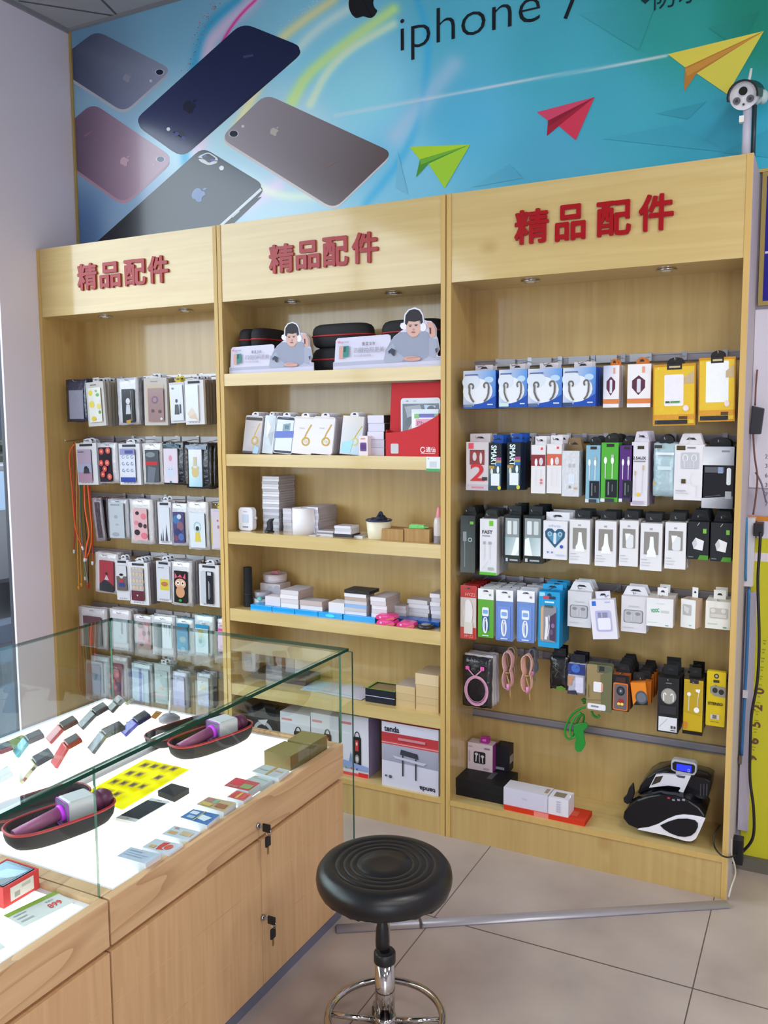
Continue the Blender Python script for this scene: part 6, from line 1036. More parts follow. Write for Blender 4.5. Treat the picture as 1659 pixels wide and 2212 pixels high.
x0, x1, h = span(z4, 1038, 1245, 425, ZS[4], .035); t_ = thing('presentation_box', 'black box with a white stripe and lime green inside, lid open', 'box', ((x0+x1)/2, .035, ZS[4])); w = x1-x0
mb = MB(); mb.box(-w/2, w/2, 0, .1, 0, h*.9, '17192a'); Art(mb, -w/2, h*.9, w, h*.9, -.0004).run([('r',0,.44,1,.5,'b8bcd0')]); part('box', mb, PRINT, t_)
mb = MB(); 
for a in ((-w/2, w/2, 0, .008), (-w/2, w/2, .092, .1), (-w/2, -w/2+.008, .008, .092), (w/2-.008, w/2, .008, .092)): mb.box(a[0], a[1], a[2], a[3], h*.9, h, '6aa02c', 0, ['17192a', '17192a', '17192a', '17192a', '74ac30', '17192a'])
part('green_rim', mb, PRINT, t_); mb = MB(); mb.box(-w/2+.008, w/2-.008, .008, .092, h*.9, h*.93, '927a5e'); part('insert', mb, PRINT, t_)
for i, (a, b_, yt) in enumerate(((1252, 1392, 452), (1254, 1390, 398))): pass
b1 = sbox('beige_carton', 'beige carton beside the black and green box, lower of two', 'box', z4, 1252, 1388, 452, ZS[4], .04, .11, 'cbb083', [('s',[(0,.5),(1,.5)],.01,'b49a6e')], top='b8a890'); h1 = span(z4, 1252, 1388, 452, ZS[4], .04)[2]
sbox('beige_carton', 'beige carton beside the black and green box, upper of two', 'box', z4, 1254, 1386, 398, ZS[4]+h1+.0005, .04, .11, 'd2b88a', top='b6a9a0')
zz = ZS[4]
for i, yt in enumerate((480, 395, 315)):
    hh = span(z4, 1394, 1556, yt, zz, .03)[2]; sbox('beige_carton', 'beige carton at the right end of the fifth shelf, %s of three' % ['lowest', 'middle', 'topmost'][i], 'box', z4, 1394+(0, 0, -4)[i], 1552, yt, zz, .03, .12, ['cfb284', 'd2b68a', 'dcc39c'][i], [('s',[(0,.5),(1,.5)],.008,'b89c70')] if i == 0 else [], top='b9a58c'); zz += hh+.0005
# ---- bottom of the middle cabinet
SPK = lambda u: [('rr',u-.14,.34,u+.14,.82,'1d1b1e',.05), ('a',u,.36,.09,.1,180,360,.03,'2c2a2e'), ('r',u-.07,.4,u+.05,.58,'c03a3c'), ('e',u-.01,.46,.03,.03,'d8c8cc'), ('e',u,.71,.075,.075,'8c8a90'), ('e',u,.71,.045,.045,'c8c6cc'), ('p',[(u-.3,.8),(u-.22,.6),(u-.18,.72),(u-.16,.82)],'7c94c8')]
BOT = [('r',0,.9,1,1,'d8d6e0'), ('r',.05,.12,.4,.16,'d87c84')]
for i, (a, b_) in enumerate(((440, 650), (655, 850), (862, 1060))):
    sbox('speaker_box', 'white box printed with a black and red speaker, %s' % ['leftmost behind the counter glass', 'middle one behind the counter glass edge', 'beside the router box'][i], 'box', z4, a, b_, 590+i*8, ZS[5], .045, .1, 'dcdbe8', BOT+SPK(.6)+[('p',[(.0,.75),(1,.82),(1,.9),(0,.88)],'8ca0d4'), ('e',.2,.88,.03,.02,'6cae50'), ('e',.4,.88,.03,.02,'d04c50'), ('e',.6,.88,.03,.02,'3c60b8'), ('r',.65,.93,1,1,'d02c30'), ('r',0,.95,.65,1,'d84c4c')], side='8c7a94', group='speaker boxes at the cabinet foot')
x0, x1, h = span(z4, 1158, 1556, 672, ZS[5], .02); x1 = min(x1, 2.044); w = x1-x0; t_ = thing('router_box', 'grey and white router box standing upside down with a red band', 'box', ((x0+x1)/2, .015, ZS[5]))
mb = MB(); mb.box(-w/2, w/2, 0, .1, 0, h, 'c9c9dc'); A = Art(mb, -w/2, h, w, h, -.0004)
A.run([('p',[(0,0),(1,0),(1,1),(0,1)],['d6d6e6','d0d0e2','d2d2e6','d8d8ea']), ('p',[(0,.3),(1,.34),(1,.62),(0,.6)],['b0b0c4','a8a8bc','9c9cb4','a4a4ba']), ('r',0,.16,1,.31,'b83840'), ('r',0,.29,1,.34,'d04a4c'), ('r',0,.31,1,.32,'e0b8bc'), ('t','tenda',.05,.14,.09,'2a2a38',0,.03,.27), ('t','tenda',.95,.9,.07,'2a2a38',180,.03,.28), ('p',[(.33,.47),(.66,.5),(.64,.42),(.35,.39)],'3a3a48'), ('r',.37,.47,.395,.8,'3c3c4a'), ('r',.6,.5,.625,.83,'3c3c4a'), ('p',[(.2,.5),(.8,.54),(.75,.58),(.25,.54)],'c8cada'), ('r',.06,.82,.1,.85,'5a5a6a'), ('e',.16,.84,.03,.025,'5a5a6a'), ('r',.3,.21,.78,.25,'d08890')])
part('carton', mb, PRINT, t_); mb = MB(); mb.box(-w/2, w/2, .001, .099, h, h+.012, '8c2428'); part('handle_flap', mb, PRINT, t_)
t_ = thing('boxed_headset', 'black box printed with a white round picture at the left foot of the middle cabinet', 'box', (1.2, .05, ZS[5])); mb = MB(); mb.box(-.09, .09, 0, .1, 0, .2, '26242a'); Art(mb, -.09, .2, .18, .2, -.0004).run([('e',.45,.5,.3,.3,'b0aeb4'), ('e',.45,.5,.22,.22,'26242a'), ('e',.3,.6,.1,.12,'c8c6cc'), ('e',.62,.55,.1,.12,'9c9aa0'), ('p',[(.3,.2),(.6,.15),(.5,.3)],'d0ced4')]); part('carton', mb, PRINT, t_); mb = MB(); mb.box(-.03, .03, .04, .06, .2, .212, '1c1b20'); part('carry_tab', mb, PRINT, t_)

# ================================================================ FOOT OF THE RIGHT CABINET
z3 = (940, 1540, 2.3075); zb3 = (960, 1560, 4.366); ZB = .148
A_ = at(*Zp(zb3, 97, 690), 2, ZB); B_ = at(*Zp(zb3, 565, 772), 2, ZB); w = B_[0]-A_[0]
t_ = thing('black_gift_box', 'flat black lidded box at the left foot of the right cabinet', 'box', (A_[0]+w/2, min(A_[1], B_[1])+.005, ZB), -.02)
mb = MB(); mb.box(-w/2+.002, w/2-.002, .002, .158, 0, .03, '141419'); part('box', mb, PRINT, t_); mb = MB(); mb.box(-w/2, w/2, 0, .16, .0305, .068, '17171c'); mb.box(w*.05, w*.16, .05, .12, .0681, .0684, '55525e'); part('lid', mb, PRINT, t_, .001)
zt = ZB+.0685; A2 = at(*Zp(zb3, 218, 435), 2, zt); B2 = at(*Zp(zb3, 462, 470), 2, zt); w2 = B2[0]-A2[0]; hh = at(*Zp(zb3, 218, 185), 1, A2[1])[2]-zt
t_ = thing('earbud_box', 'pale pink box with a dark earbud picture standing on the black box', 'box', (A2[0]+w2/2, A2[1]-.0, zt+.0003)); mb = MB(); mb.box(-w2/2, w2/2, 0, .05, 0, hh, 'e0cfd8', 0, ['e0cfd8', '8c2c7c', 'c8b8c0', 'd8c8d0', 'd0c0c8', 'd0c0c8'])
Art(mb, -w2/2, hh, w2, hh, -.0004).run([('rr',.25,.3,.72,.74,'2a2830',.06), ('e',.36,.4,.07,.05,'d8d4da'), ('e',.6,.46,.07,.05,'d8d4da'), ('s',[(.36,.4),(.34,.68)],.04,'e0dce2'), ('s',[(.48,.38),(.48,.7)],.04,'b8b4bc'), ('s',[(.6,.46),(.62,.7)],.04,'e0dce2'), ('r',.68,.12,.9,.17,'8c7c88'), ('r',.05,.12,.2,.15,'b8a4b0'), ('r',.06,.3,.12,.7,'c8b0bc'), ('r',.66,.86,.88,.92,'c8a4b8')]); part('carton', mb, PRINT, t_)
mb = MB(); mb.prism([(-.018, 0), (.018, 0), (.018, .026), (-.014, .024)], 0, .02, 'a82a94'); mb.prism([(-.008, .008), (.008, .008), (.008, .018), (-.006, .016)], -.001, .021, 'd880c8'); solo('purple_clip', mb, GLOSS, 'bright purple clip on top of the pale pink earbud box', 'clip', (A2[0]+w2*.62, A2[1]+.012, zt+.0006+hh))
mb = MB(); h2 = hh*.95; mb.box(0, .055, 0, .05, 0, h2, '1c1b22'); Art(mb, 0, h2, .055, h2, -.0004).run([('r',0,.86,.62,.96,'8c94a4'), ('p',[(0,.02),(.3,-.1),(.3,.1)],'15141a')]); mb.face([(.0552, .005, h2*.3), (.0552, .045, h2*.3), (.0552, .045, h2*.6), (.0552, .005, h2*.6)], '8c8c90'); solo('black_carton', mb, PRINT, 'small black carton standing behind the pale pink box', 'box', (B2[0]+.002, B2[1]+.025, zt+.0003))
A3 = at(*Zp(zb3, 672, 690), 2, ZB); B3 = at(*Zp(zb3, 1420, 825), 2, ZB); w3 = B3[0]-A3[0]
mb = MB(); mb.box(0, w3, 0, .1, 0, .018, 'd8321c', 0, ['d03418', 'c42c16', 'b82a14', 'd03418', 'de3a20', 'b82a14']); mb.box(w3*.38, w3*.56, -.0005, 0, 0, .018, 'e88a80'); mb.box(w3*.72, w3*.88, .03, .07, .0181, .0183, 'e4604a'); solo('orange_flat_box', mb, PRINT, 'flat orange red box lying under the white cartons', 'box', (A3[0], .018, ZB), -.02, bevel=.001)
zo = ZB+.0185; A4 = at(*Zp(zb3, 655, 655), 2, zo); B4 = at(*Zp(zb3, 1075, 715), 2, zo); w4 = B4[0]-A4[0]; h4 = at(*Zp(zb3, 655, 500), 1, A4[1])[2]-zo
mb = MB(); mb.box(0, w4, 0, .075, 0, h4, 'd8d4e4', 0, ['d4d0e4', 'c8c4d4', 'c8c4d4', 'c8c4d4', 'd6d2dc', 'c8c4d4']); Art(mb, 0, h4, w4, h4, -.0004).run([('t','vivo',.42,.52,.12,'b4b0c8',0,.01,.12)]); mb.box(w4*.88, w4*.96, .02, .06, h4, h4+.0003, 'a8947c'); solo('long_white_box', mb, PRINT, 'long white box lying on the orange flat box', 'box', (max(A4[0], A3[0]-.012), .022, zo), -.02)
h5 = h4*.97; A5 = at(*Zp(zb3, 1082, 715), 2, zo); B5 = at(*Zp(zb3, 1248, 748), 2, zo); w5 = max(.075, B5[0]-A5[0])
mb = MB(); mb.box(0, w5, 0, .075, 0, h5, 'e4e0ec'); Art(mb, 0, h5, w5, h5, -.0004).run([('r',.42,.15+.14*i,.62,.24+.14*i,'c0bcd0') for i in range(5)]); mb.box(w5*.2, w5*.75, .015, .055, h5, h5+.0003, '8c7c68'); mb.box(w5-.004, w5, .03, .05, h5, h5+.008, 'ece8f0'); solo('white_window_box', mb, PRINT, 'small white box with a grey square on top, beside the long white box', 'box', (max(A4[0], A3[0]-.012)+w4+.002, .018, zo), -.02)
mb = MB(); rbox(mb, .07, .03, .001, .01, 'b8a4b8'); Art(mb, -.035, .03, .07, .03, -.0003).run([('r',.3,.3,.4,.7,'e8dce8'), ('r',.5,.3,.6,.7,'e8dce8'), ('r',.7,.3,.75,.7,'e8dce8')]); p = at(*Zp(zb3, 740, 740), 2, ZB); solo('plastic_tag', mb, GLOSS, 'small mauve plastic tag lying in front of the orange box', 'tag', (p[0], max(.003, p[1]-.01), ZB+.0012), 0, rx=-math.pi/2)
# ---- banknote counter
zm_ = (1320, 1620, 5.925); ym = .03
M0 = at(*Zp(zm_, 900, 1140), 1, ym); 
def mp(X, Y): q = at(*Zp(zm_, X, Y), 1, ym); return (q[0]-M0[0], q[2]-ZB)
t_ = thing('banknote_counter', 'black and white banknote counting machine at the right foot of the cabinet', 'money counter', (M0[0], ym, ZB)); lo = lambda P: [(x, max(.0, z)) for x, z in P]
bod = lo([mp(*p) for p in [(150,880),(165,800),(230,720),(330,640),(470,590),(620,565),(820,585),(1000,650),(1130,740),(1210,850),(1195,890),(1130,1040),(1085,1130),(1030,1162),(960,1160),(700,1085),(330,1010),(220,965)]]); bod = bod[::-1]
mb = MB(); mb.prism(bod, 0, .15, '0c0c14', 0, None, True, True); part('body', mb, GLOSS, t_, .006)
sw = lo([mp(*p) for p in [(1210,868),(1150,850),(1050,832),(930,822),(830,835),(720,880),(600,945),(480,985),(360,1000),(340,1012),(700,1087),(960,1162),(1032,1164),(1088,1130),(1135,1040)]]); mb = MB(); mb.prism(sw[::-1], -.005, 0, 'e9e7f0'); part('white_trim', mb, GLOSS, t_, .001)
dr = [mp(*p) for p in [(632,955),(740,905),(860,870),(980,868),(1080,890),(1115,925),(1115,975),(1085,1040),(1030,1085),(950,1102),(860,1092),(760,1055),(680,1005)]]; mb = MB(); mb.prism(dr[::-1], -.008, -.005, '0e0f18'); part('side_cover', mb, GLOSS, t_, .001)
hop = [mp(*p) for p in [(295,650),(330,540),(420,430),(520,370),(680,350),(900,380),(1180,450),(1255,490),(1240,620),(1200,740),(1100,720),(820,590),(620,570),(420,600)]]; mb = MB(); mb.prism(hop[::-1], .06, .17, '111219', 0, None, True, True); part('hopper', mb, GLOSS, t_, .004)
tp = [mp(*p) for p in [(455,548),(480,500),(540,385),(640,375),(800,385),(1000,395),(900,612),(830,600),(865,560),(850,540),(700,520),(560,535)]]; mb = MB(); mb.prism(tp[::-1], .045, .06, 'dcdae4'); Art(mb, 0, 0, 1, 1, .0447).run([('p',[(mp(*p)[0], -mp(*p)[1]) for p in [(485,515),(540,405),(640,390),(600,470)]],'3a342c'), ('p',[(mp(*p)[0], -mp(*p)[1]) for p in [(800,380),(930,395),(915,425),(830,410)]],'4c4860')]); part('top_plate', mb, GLOSS, t_, .001)
mb = MB(); nk = [mp(*p) for p in [(800,345),(1000,380),(985,400),(800,372)]]; mb.prism(nk[::-1], .05, .07, 'c8c6d0'); dk = [mp(*p) for p in [(742,210),(765,185),(800,182),(1040,225),(1072,250),(1068,350),(1040,388),(990,385),(780,335),(742,310)]]; part('display_neck', mb, GLOSS, t_)
mb = MB(); mb.prism(dk[::-1], .045, .075, 'b4b4bc'); di = [mp(*p) for p in [(758,225),(790,205),(1030,245),(1052,265),(1048,340),(1020,365),(790,320),(760,300)]]; mb.prism(di[::-1], .043, .045, '15161c'); d_ = part('display_housing', mb, SATIN, t_, .001)
mb = MB(); sc_ = [mp(*p) for p in [(815,232),(1008,262),(1004,345),(808,312)]]; mb.prism(sc_[::-1], .0415, .043, '2030e0'); part('screen', mb, SCREEN, d_)
mb = MB(); a = mp(948, 335); b_ = mp(948, 290); Art(mb, 0, 0, 1, 1, .0412).run([('t','0',a[0]+.001,-a[1],b_[1]-a[1],'b8c8ff',-8), ('t','- -',mp(815,262)[0],-mp(815,262)[1],.004,'a0b4ff',-8)]); part('digits', mb, PRINT, d_)
for X, c in ((738, 'b83440'), (800, '9a98a4'), (865, '9a98a4'), (928, '9a98a4')):
    q = mp(X, 640 if X > 740 else 615); mb = MB(); mb.box(q[0]-.0045, q[0]+.0045, -.003, .003, q[1]-.002, q[1]+.003, c); part('button', mb, SATIN, t_)
lv = [mp(*p) for p in [(118,690),(160,650),(190,560),(232,505),(245,520),(258,640),(240,700),(225,740),(170,770),(125,740)]]; mb = MB(); mb.prism(lv[::-1], .05, .07, '15151b'); part('note_guide', mb, SATIN, t_, .002)
gl = [mp(*p) for p in [(255,755),(300,700),(380,655),(460,645),(440,670),(340,715)]]; 
mb = MB()
for X in (1120, 1160, 1200): q = mp(X, 560); mb.box(q[0]-.002, q[0]+.002, .055, .06, q[1]-.03, q[1]+.012, '3a3a42')
part('grille', mb, SATIN, t_)

# ================================================================ RIGHT WALL FIXTURES, WIRES, CAMERA
YW = YB-.003
def wx(px, py, y=YW): return at(px, py, 1, y)
# framed blue notice, price sheet, yellow poster
p = wx(1648, 645); mb = MB(); x0 = p[0]; mb.box(x0, 3.62, YW-.012, YW, 1.985, 2.395, '16108c'); o = solo('framed_notice', mb, PRINT, 'dark blue notice in a gilt frame on the wall right of the cabinets', 'picture frame')
mb = MB(); f_ = 'a08a48'
for q in ((x0-.014, x0, 1.971, 2.402), (3.62, 3.634, 1.971, 2.402)): mb.box(q[0], q[1], YW-.018, YW, q[2], q[3], f_)
mb.box(x0, 3.62, YW-.018, YW, 1.971, 1.985, f_); mb.box(x0, 3.62, YW-.018, YW, 2.388, 2.402, f_); mb.box(x0+.002, x0+.03, YW-.0125, YW-.012, 2.14, 2.147, 'e0dce8'); part('frame', mb, SATIN, o)
p = wx(1630, 720); mb = MB(); mb.box(p[0], 3.6, YW-.002, YW, 1.36, 1.96, 'd9d5e2'); A = Art(mb, 0, 0, 1, 1, YW-.0022)
for i, ch in enumerate('236377'): q = wx(1652, 990+20.5*i); A.run([('t',ch,q[0],-q[2],.014,'6c6878',0,.01)])
solo('price_sheet', mb, PRINT, 'white sheet with a column of numbers on the wall under the framed notice', 'sheet')
q0, q1 = wx(1600, 1110), wx(1659, 1122); mb = MB(); mb.box(3.088, 3.6, YW-.004, YW, q1[2]-.006, q1[2]+.01, 'd98a30'); solo('orange_tape', mb, PRINT, 'strip of orange tape along the wall above the yellow poster', 'tape')
p = wx(1634, 1162); pb = wx(1608, 1862); mb = MB(); mb.box(3.10, 3.62, YW-.004, YW, pb[2]+.01, p[2], 'c9c42a'); A = Art(mb, 0, 0, 1, 1, YW-.0043)
for i, ch in enumerate('02569'): q = wx(1650-4*i, 1478+36*i+22); A.run([('t',ch,q[0],-q[2],.032,'6c4636',90,.03)])
for i in range(14): q = wx(1652-1.6*i*1.2, 1385+19*i); A.run([('r',q[0]-.006,-q[2]-.004,q[0]+.006,-q[2]-.002,'7a7420'), ('r',q[0]-.004,-q[2]+.006,q[0]+.003,-q[2]+.009,'8a8424')])
q = wx(1632, 1190); mb.box(q[0]-.004, q[0]+.05, YW-.0045, YW-.004, q[2]-.035, q[2]-.005, 'ddd8e0'); solo('yellow_poster', mb, PRINT, 'tall yellow poster with brown numerals beside the right cabinet', 'poster')
p = wx(1645, 1140); mb = MB(); mb.box(3.115, 3.4, YW-.003, YW, 1.18, 1.262, 'd5d2e4'); solo('white_notice', mb, PRINT, 'white paper between the orange tape and the yellow poster', 'paper')
mb = MB(); mb.box(3.09, 3.6, YW-.03, YW, 0, .045, '6c675c'); o = struct('baseboard_right', mb, WALLP)
# cable ducts down the wall
p = wx(1620, 1118, .24); q = wx(1628, 1266, .24); x_ = p[0]; mb = MB(); mb.box(x_-.022, x_+.018, .22, YW, q[2], p[2], 'dcd9e0'); solo('white_trunking', mb, SATIN, 'white square cable duct on the wall beside the right cabinet', 'cable duct', bevel=.002)
mb = MB(); x_ = 3.095; mb.box(3.09, 3.125, .245, YW, .14, 1.0, 'b9b2c2'); solo('grey_trunking', mb, SATIN, 'grey cable duct running down the wall to the floor', 'cable duct', bevel=.002)
def wire(name, label, pts, r, col, y=.2, cat='cable', extra=None):
    P = wob([tuple(at(a[0], a[1], 1, a[2] if len(a) > 2 else y)) for a in pts], 8); mb = MB(); mb.tube(P, r, 8, col); return solo(name, mb, SATIN, label, cat), P
wire('blue_cable', 'blue cable hanging beside the white cable duct', [(1613,1118),(1612,1180),(1611,1255)], .004, '3a82b4', .21)
wire('white_cable', 'thin white cable beside the blue cable at the wall', [(1604,1122),(1604,1200),(1603,1262)], .004, 'cfccd0', .2)
o, P = wire('blue_cable', 'long blue cable on the grey duct lower down the wall', [(1618,1270),(1614,1400),(1609,1500),(1602,1632)], .005, '2c70a8', .235)
for pt in ((1610, 1498),): q = at(*pt, 1, .23); mb = MB(); mb.box(q[0]-.008, q[0]+.008, .225, .245, q[2]-.015, q[2]+.012, 'cfcbd0'); part('connector', mb, SATIN, o)
q = at(1600, 1638, 1, .232); mb = MB(); mb.box(q[0]-.006, q[0]+.004, .226, .24, q[2]-.02, q[2]+.01, '6c5a4c'); part('plug', mb, SATIN, o)
t_ = thing('power_adapter', 'black power adapter hanging on the wall edge beside the right cabinet', 'power adapter', tuple(at(1634, 938, 1, .2))); q = at(1634, 938, 1, .2); h = at(1634, 876, 1, .2)[2]-q[2]; w = at(1650, 905, 1, .2)[0]-at(1620, 905, 1, .2)[0]
mb = MB(); mb.prism([(-w/2, 0), (w*.32, 0), (w/2, h*.9), (-w*.4, h)], 0, .03, '2b2a33'); part('body', mb, SATIN, t_, .003); mb = MB(); mb.tube([(-w*.2, .015, h), (-w*.22, .03, h+.06), (-w*.2, .05, h+.12)], .003, 6, '7c4a40'); part('lead', mb, SATIN, t_)
wire('brown_wire', 'brown wire hanging from the black power adapter', [(1627,938),(1630,985),(1636,1030),(1633,1070),(1627,1112)], .003, '6c4038', .2)
wire('grey_wire', 'grey wire curving right from the brown wire', [(1632,1020),(1645,1045),(1655,1085)], .003, '6c6674', .21)
q = at(1641, 1143, 1, .225); mb = MB(); mb.box(q[0]-.018, q[0]+.012, .2, YW-.004, q[2]-.022, q[2]+.022, '17171d'); o, P = wire('black_power_cord', 'black power cord running down the yellow poster from a wall plug', [(1643,1150),(1640,1200),(1637,1260),(1640,1380),(1636,1470),(1624,1540),(1621,1600),(1620,1680),(1628,1750),(1626,1810),(1600,1845)], .005, '191519', .2); part('plug', mb, SATIN, o, .002)
p0 = at(1590, 1805, 1, .19); p1 = at(1592, 1860, 1, .19); mb = MB(); mb.box(p0[0]-.012, p0[0]+.026, .16, .2, p1[2], p0[2], '121218'); solo('power_block', mb, SATIN, 'black power block standing at the foot of the wall beside the cabinet', 'power block', bevel=.003)
wire('machine_cord', 'thin black cord looping from the counting machine round the cabinet side', [(1556,1782,.06),(1545,1800,.03),(1542,1825,.0),(1555,1845,-.04),(1572,1852,-.04),(1585,1849,.1),(1592,1846,.158)], .0028, '1a1410')
wire('white_floor_cord', 'thin white cord dropping to the floor strip beside the cabinet', [(1580,1812,.1),(1580,1845,.08),(1587,1870,.06),(1588,1890,.03),(1580,1915,.0),(1574,1938,-.02)], .003, 'c4beb0')
# security camera on its pole
yc = .1; q = at(1606, 207, 1, yc); pb = at(1613, 330, 1, yc); t_ = thing('security_camera', 'white round-faced security camera on a pole above the right cabinet', 'security camera', (pb[0]-.005, yc, 2.4)); cx = q[0]-pb[0]+.005; cz = q[2]-2.4; r = at(1640, 207, 1, yc)[0]-q[0]; r *= .9
mb = MB(); mb.cyl((0, .03, 0), (0, .03, cz-.03), .013, .013, 16, 'c3bfd0'); mb.cyl((0, .03, 0), (0, .03, .006), .03, .03, 20, 'b4b0bc'); mb.box(-.022, -.008, .012, .03, cz-.075, cz-.055, 'f0f0ec'); part('pole', mb, SATIN, t_)
mb = MB(); mb.cyl((.02, .045, .0), (.02, .045, cz-.02), .007, .007, 10, '2c3c44'); part('cable', mb, SATIN, t_)
M_ = Matrix.Translation((cx, 0, cz)) @ Matrix.Rotation(-.1, 4, 'Z') @ Matrix.Rotation(.28, 4, 'X')
mb = MB(); mb.M = M_; mb.cyl((0, 0, 0), (0, .12, .01), r, r*.92, 32, 'e6e4ee'); part('housing', mb, SATIN, t_)
mb = MB(); mb.M = M_; N = 14; arc = [(r*1.14*math.cos(a), r*1.14*math.sin(a)) for a in np.linspace(math.radians(-12), math.radians(192), N)]; arc2 = [(r*1.0*math.cos(a), r*1.0*math.sin(a)) for a in np.linspace(math.radians(192), math.radians(-12), N)]
for a in range(N-1): mb.prism([arc[a], arc[a+1], arc2[N-2-a], arc2[N-1-a]], -.02, .1, '0c0c10')
part('hood', mb, SATIN, t_)
mb = MB(); mb.M = M_; mb.cyl((0, -.006, r*.34), (0, .0, r*.34), r*.3, r*.3, 24, '08080b'); part('lens', mb, PRINT, t_)
for s_ in (-1, 1): mb = MB(); mb.M = M_; mb.cyl((s_*r*.48, -.003, -r*.28), (s_*r*.48, .0, -r*.28), r*.27, r*.27, 20, '66656c'); mb.cyl((s_*r*.48, -.004, -r*.28), (s_*r*.48, -.003, -r*.28), r*.12, r*.12, 12, '3c3c42'); part('infrared_light', mb, GLOSS, t_)
mb = MB(); mb.M = M_; mb.cyl((0, -.002, -r*.6), (0, 0, -r*.6), r*.09, r*.09, 12, '4c4c52'); part('sensor', mb, SATIN, t_)
mb = MB(); mb.cyl((cx+.008, .05, cz+r), (cx+.016, .05, cz+r+.055), .005, .004, 10, 'dfe2dc'); part('antenna', mb, SATIN, t_)
mb = MB(); mb.ball((cx+r*1.25, .07, cz+r*.25), r*.42, r*.4, r*.55, 'b8cfd2', 0, 14, 8); mb.cyl((cx+r*.7, .06, cz-r*.3), (cx+r*1.2, .07, cz+.01), .008, .012, 10, 'a8c4c8'); part('side_bracket', mb, SATIN, t_)

# ================================================================ GLASS DISPLAY COUNTERS
CL, CR = 0.978, 1.990
DZ, DZL = 0.566, 0.588          # lit decks, right and left
def pane(name, x0, x1, y0, y1, z0, z1, parent, edge='2c7a66', butt=()):
    """a sheet of glass whose thin sides show green"""
    mb = MB(); mb.box(x0, x1, y0, y1, z0, z1, edge)
    ex = [x1-x0, y1-y0, z1-z0].index(min(x1-x0, y1-y0, z1-z0)); big = {0: (1, 3), 1: (0, 2), 2: (4, 5)}[ex]
    for k in range(6): mb.m[k] = 0 if k in big or k in butt else 1
    return part(name, mb, [GLASS, EDGE], parent)
def counter(y0, y1, label, endglass, locks):
    t_ = thing('display_counter', label, 'counter', (CL, y0, 0), 0, 'lit glass display counters'); L = y1-y0; W_ = CR-CL
    ye = L-.045 if endglass else L-.002; ys_ = .002
    mb = MB(); mb.box(.012, W_-.03, ys_, ye, .045, .54); mb.box(W_-.03, W_-.022, ys_+.002, ye-.002, .05, .56); part('carcass', mb, CW, t_)
    mb = MB(); mb.box(W_-.024, W_, ys_+.002, ye, .472, .577); o = part('drawer_front', mb, CWR, t_, .0015)
    for yl, zl in locks[:1]: mb = MB(); mb.cyl((W_, yl-y0, zl), (W_+.006, yl-y0, zl), .0085, .008, 20, 'b9b9c0'); mb.box(W_+.006, W_+.0065, yl-y0-.001, yl-y0+.001, zl-.005, zl+.005, '3a3a40'); part('lock', mb, CHROME, o)
    half = L/2+.03
    for k, (a, b_) in enumerate(((ys_+.002, half-.0015), (half+.0015, ye))):
        mb = MB(); mb.box(W_-.022, W_-.002, a, b_, .04, .457); 
        for z in (.335, .19): mb.box(W_-.0025, W_-.0015, a, b_, z, z+.0018, mat=1)
        o = part('door', mb, [CW, CWR], t_, .001)
        if k == 0:
            for yl, zl in locks[1:]: mb = MB(); mb.cyl((W_-.002, yl-y0, zl), (W_+.005, yl-y0, zl), .0085, .008, 20, 'b9b9c0'); part('lock', mb, CHROME, o)
    mb = MB(); mb.box(.02, W_-.008, ys_+.002, ye-.01, 0, .045, '6a6d80'); part('kick_board', mb, SATIN, t_)
    # timber rims round the decks
    mb = MB(); mb.box(.012, W_-.024, ys_, ys_+.032, .54, .577); part('end_rail', mb, CWR, t_)
    mb = MB(); mb.box(.012, W_-.024, ye-.014, ye, .54, .577); part('end_rail', mb, CWR, t_)
    ya, yb_ = ys_+.032, ye-.014; xm = 1.452-CL
    mb = MB(); mb.box(xm, W_-.024, ya, yb_, .54, DZ-.001, 'e6e4ee'); part('deck_unlit_border', mb, PRINT, t_)  # deck base; its unlit border imitates the lit panel's falloff at the edges
    mb = MB(); mb.box(.012, xm, ya, yb_, .54, DZL-.001, 'e6e4ee'); part('deck_unlit_border', mb, PRINT, t_)
    mb = MB(); mb.box(xm+.02, W_-.044, ya+.022, yb_-.015, DZ-.001, DZ); part('light_panel', mb, LIT, t_)
    mb = MB(); mb.box(.03, xm-.022, ya+.02, yb_-.015, DZL-.001, DZL); part('light_panel', mb, LIT, t_)
    jn = (0,) if endglass else (2,)
    pane('top_glass', 0, W_-.002, .0, L, .866, .875, t_, '0a4034', jn)
    pane('front_glass', W_-.032, W_-.024, .0, L-(.012 if endglass else 0), .5665, .866, t_, '3c6e5c', () if endglass else (2,))
    pane('back_glass', .002, .010, .0, L-(.012 if endglass else 0), .56, .866, t_, '5c8c7a', jn)
    if endglass: pane('end_glass', .0, W_+.014, L-.010, L-.001, 0.0, .866, t_, '1c5048')
    return t_
counter(-1.655, -0.600, 'beech display counter with lit glass top, in front of the left cabinets', True, [(-1.112, .508), (-1.097, .238)])
counter(-2.66, -1.655, 'beech display counter with lit glass top, nearer one cut off by the lower left corner', False, [(-2.15, .508), (-2.13, .238)])
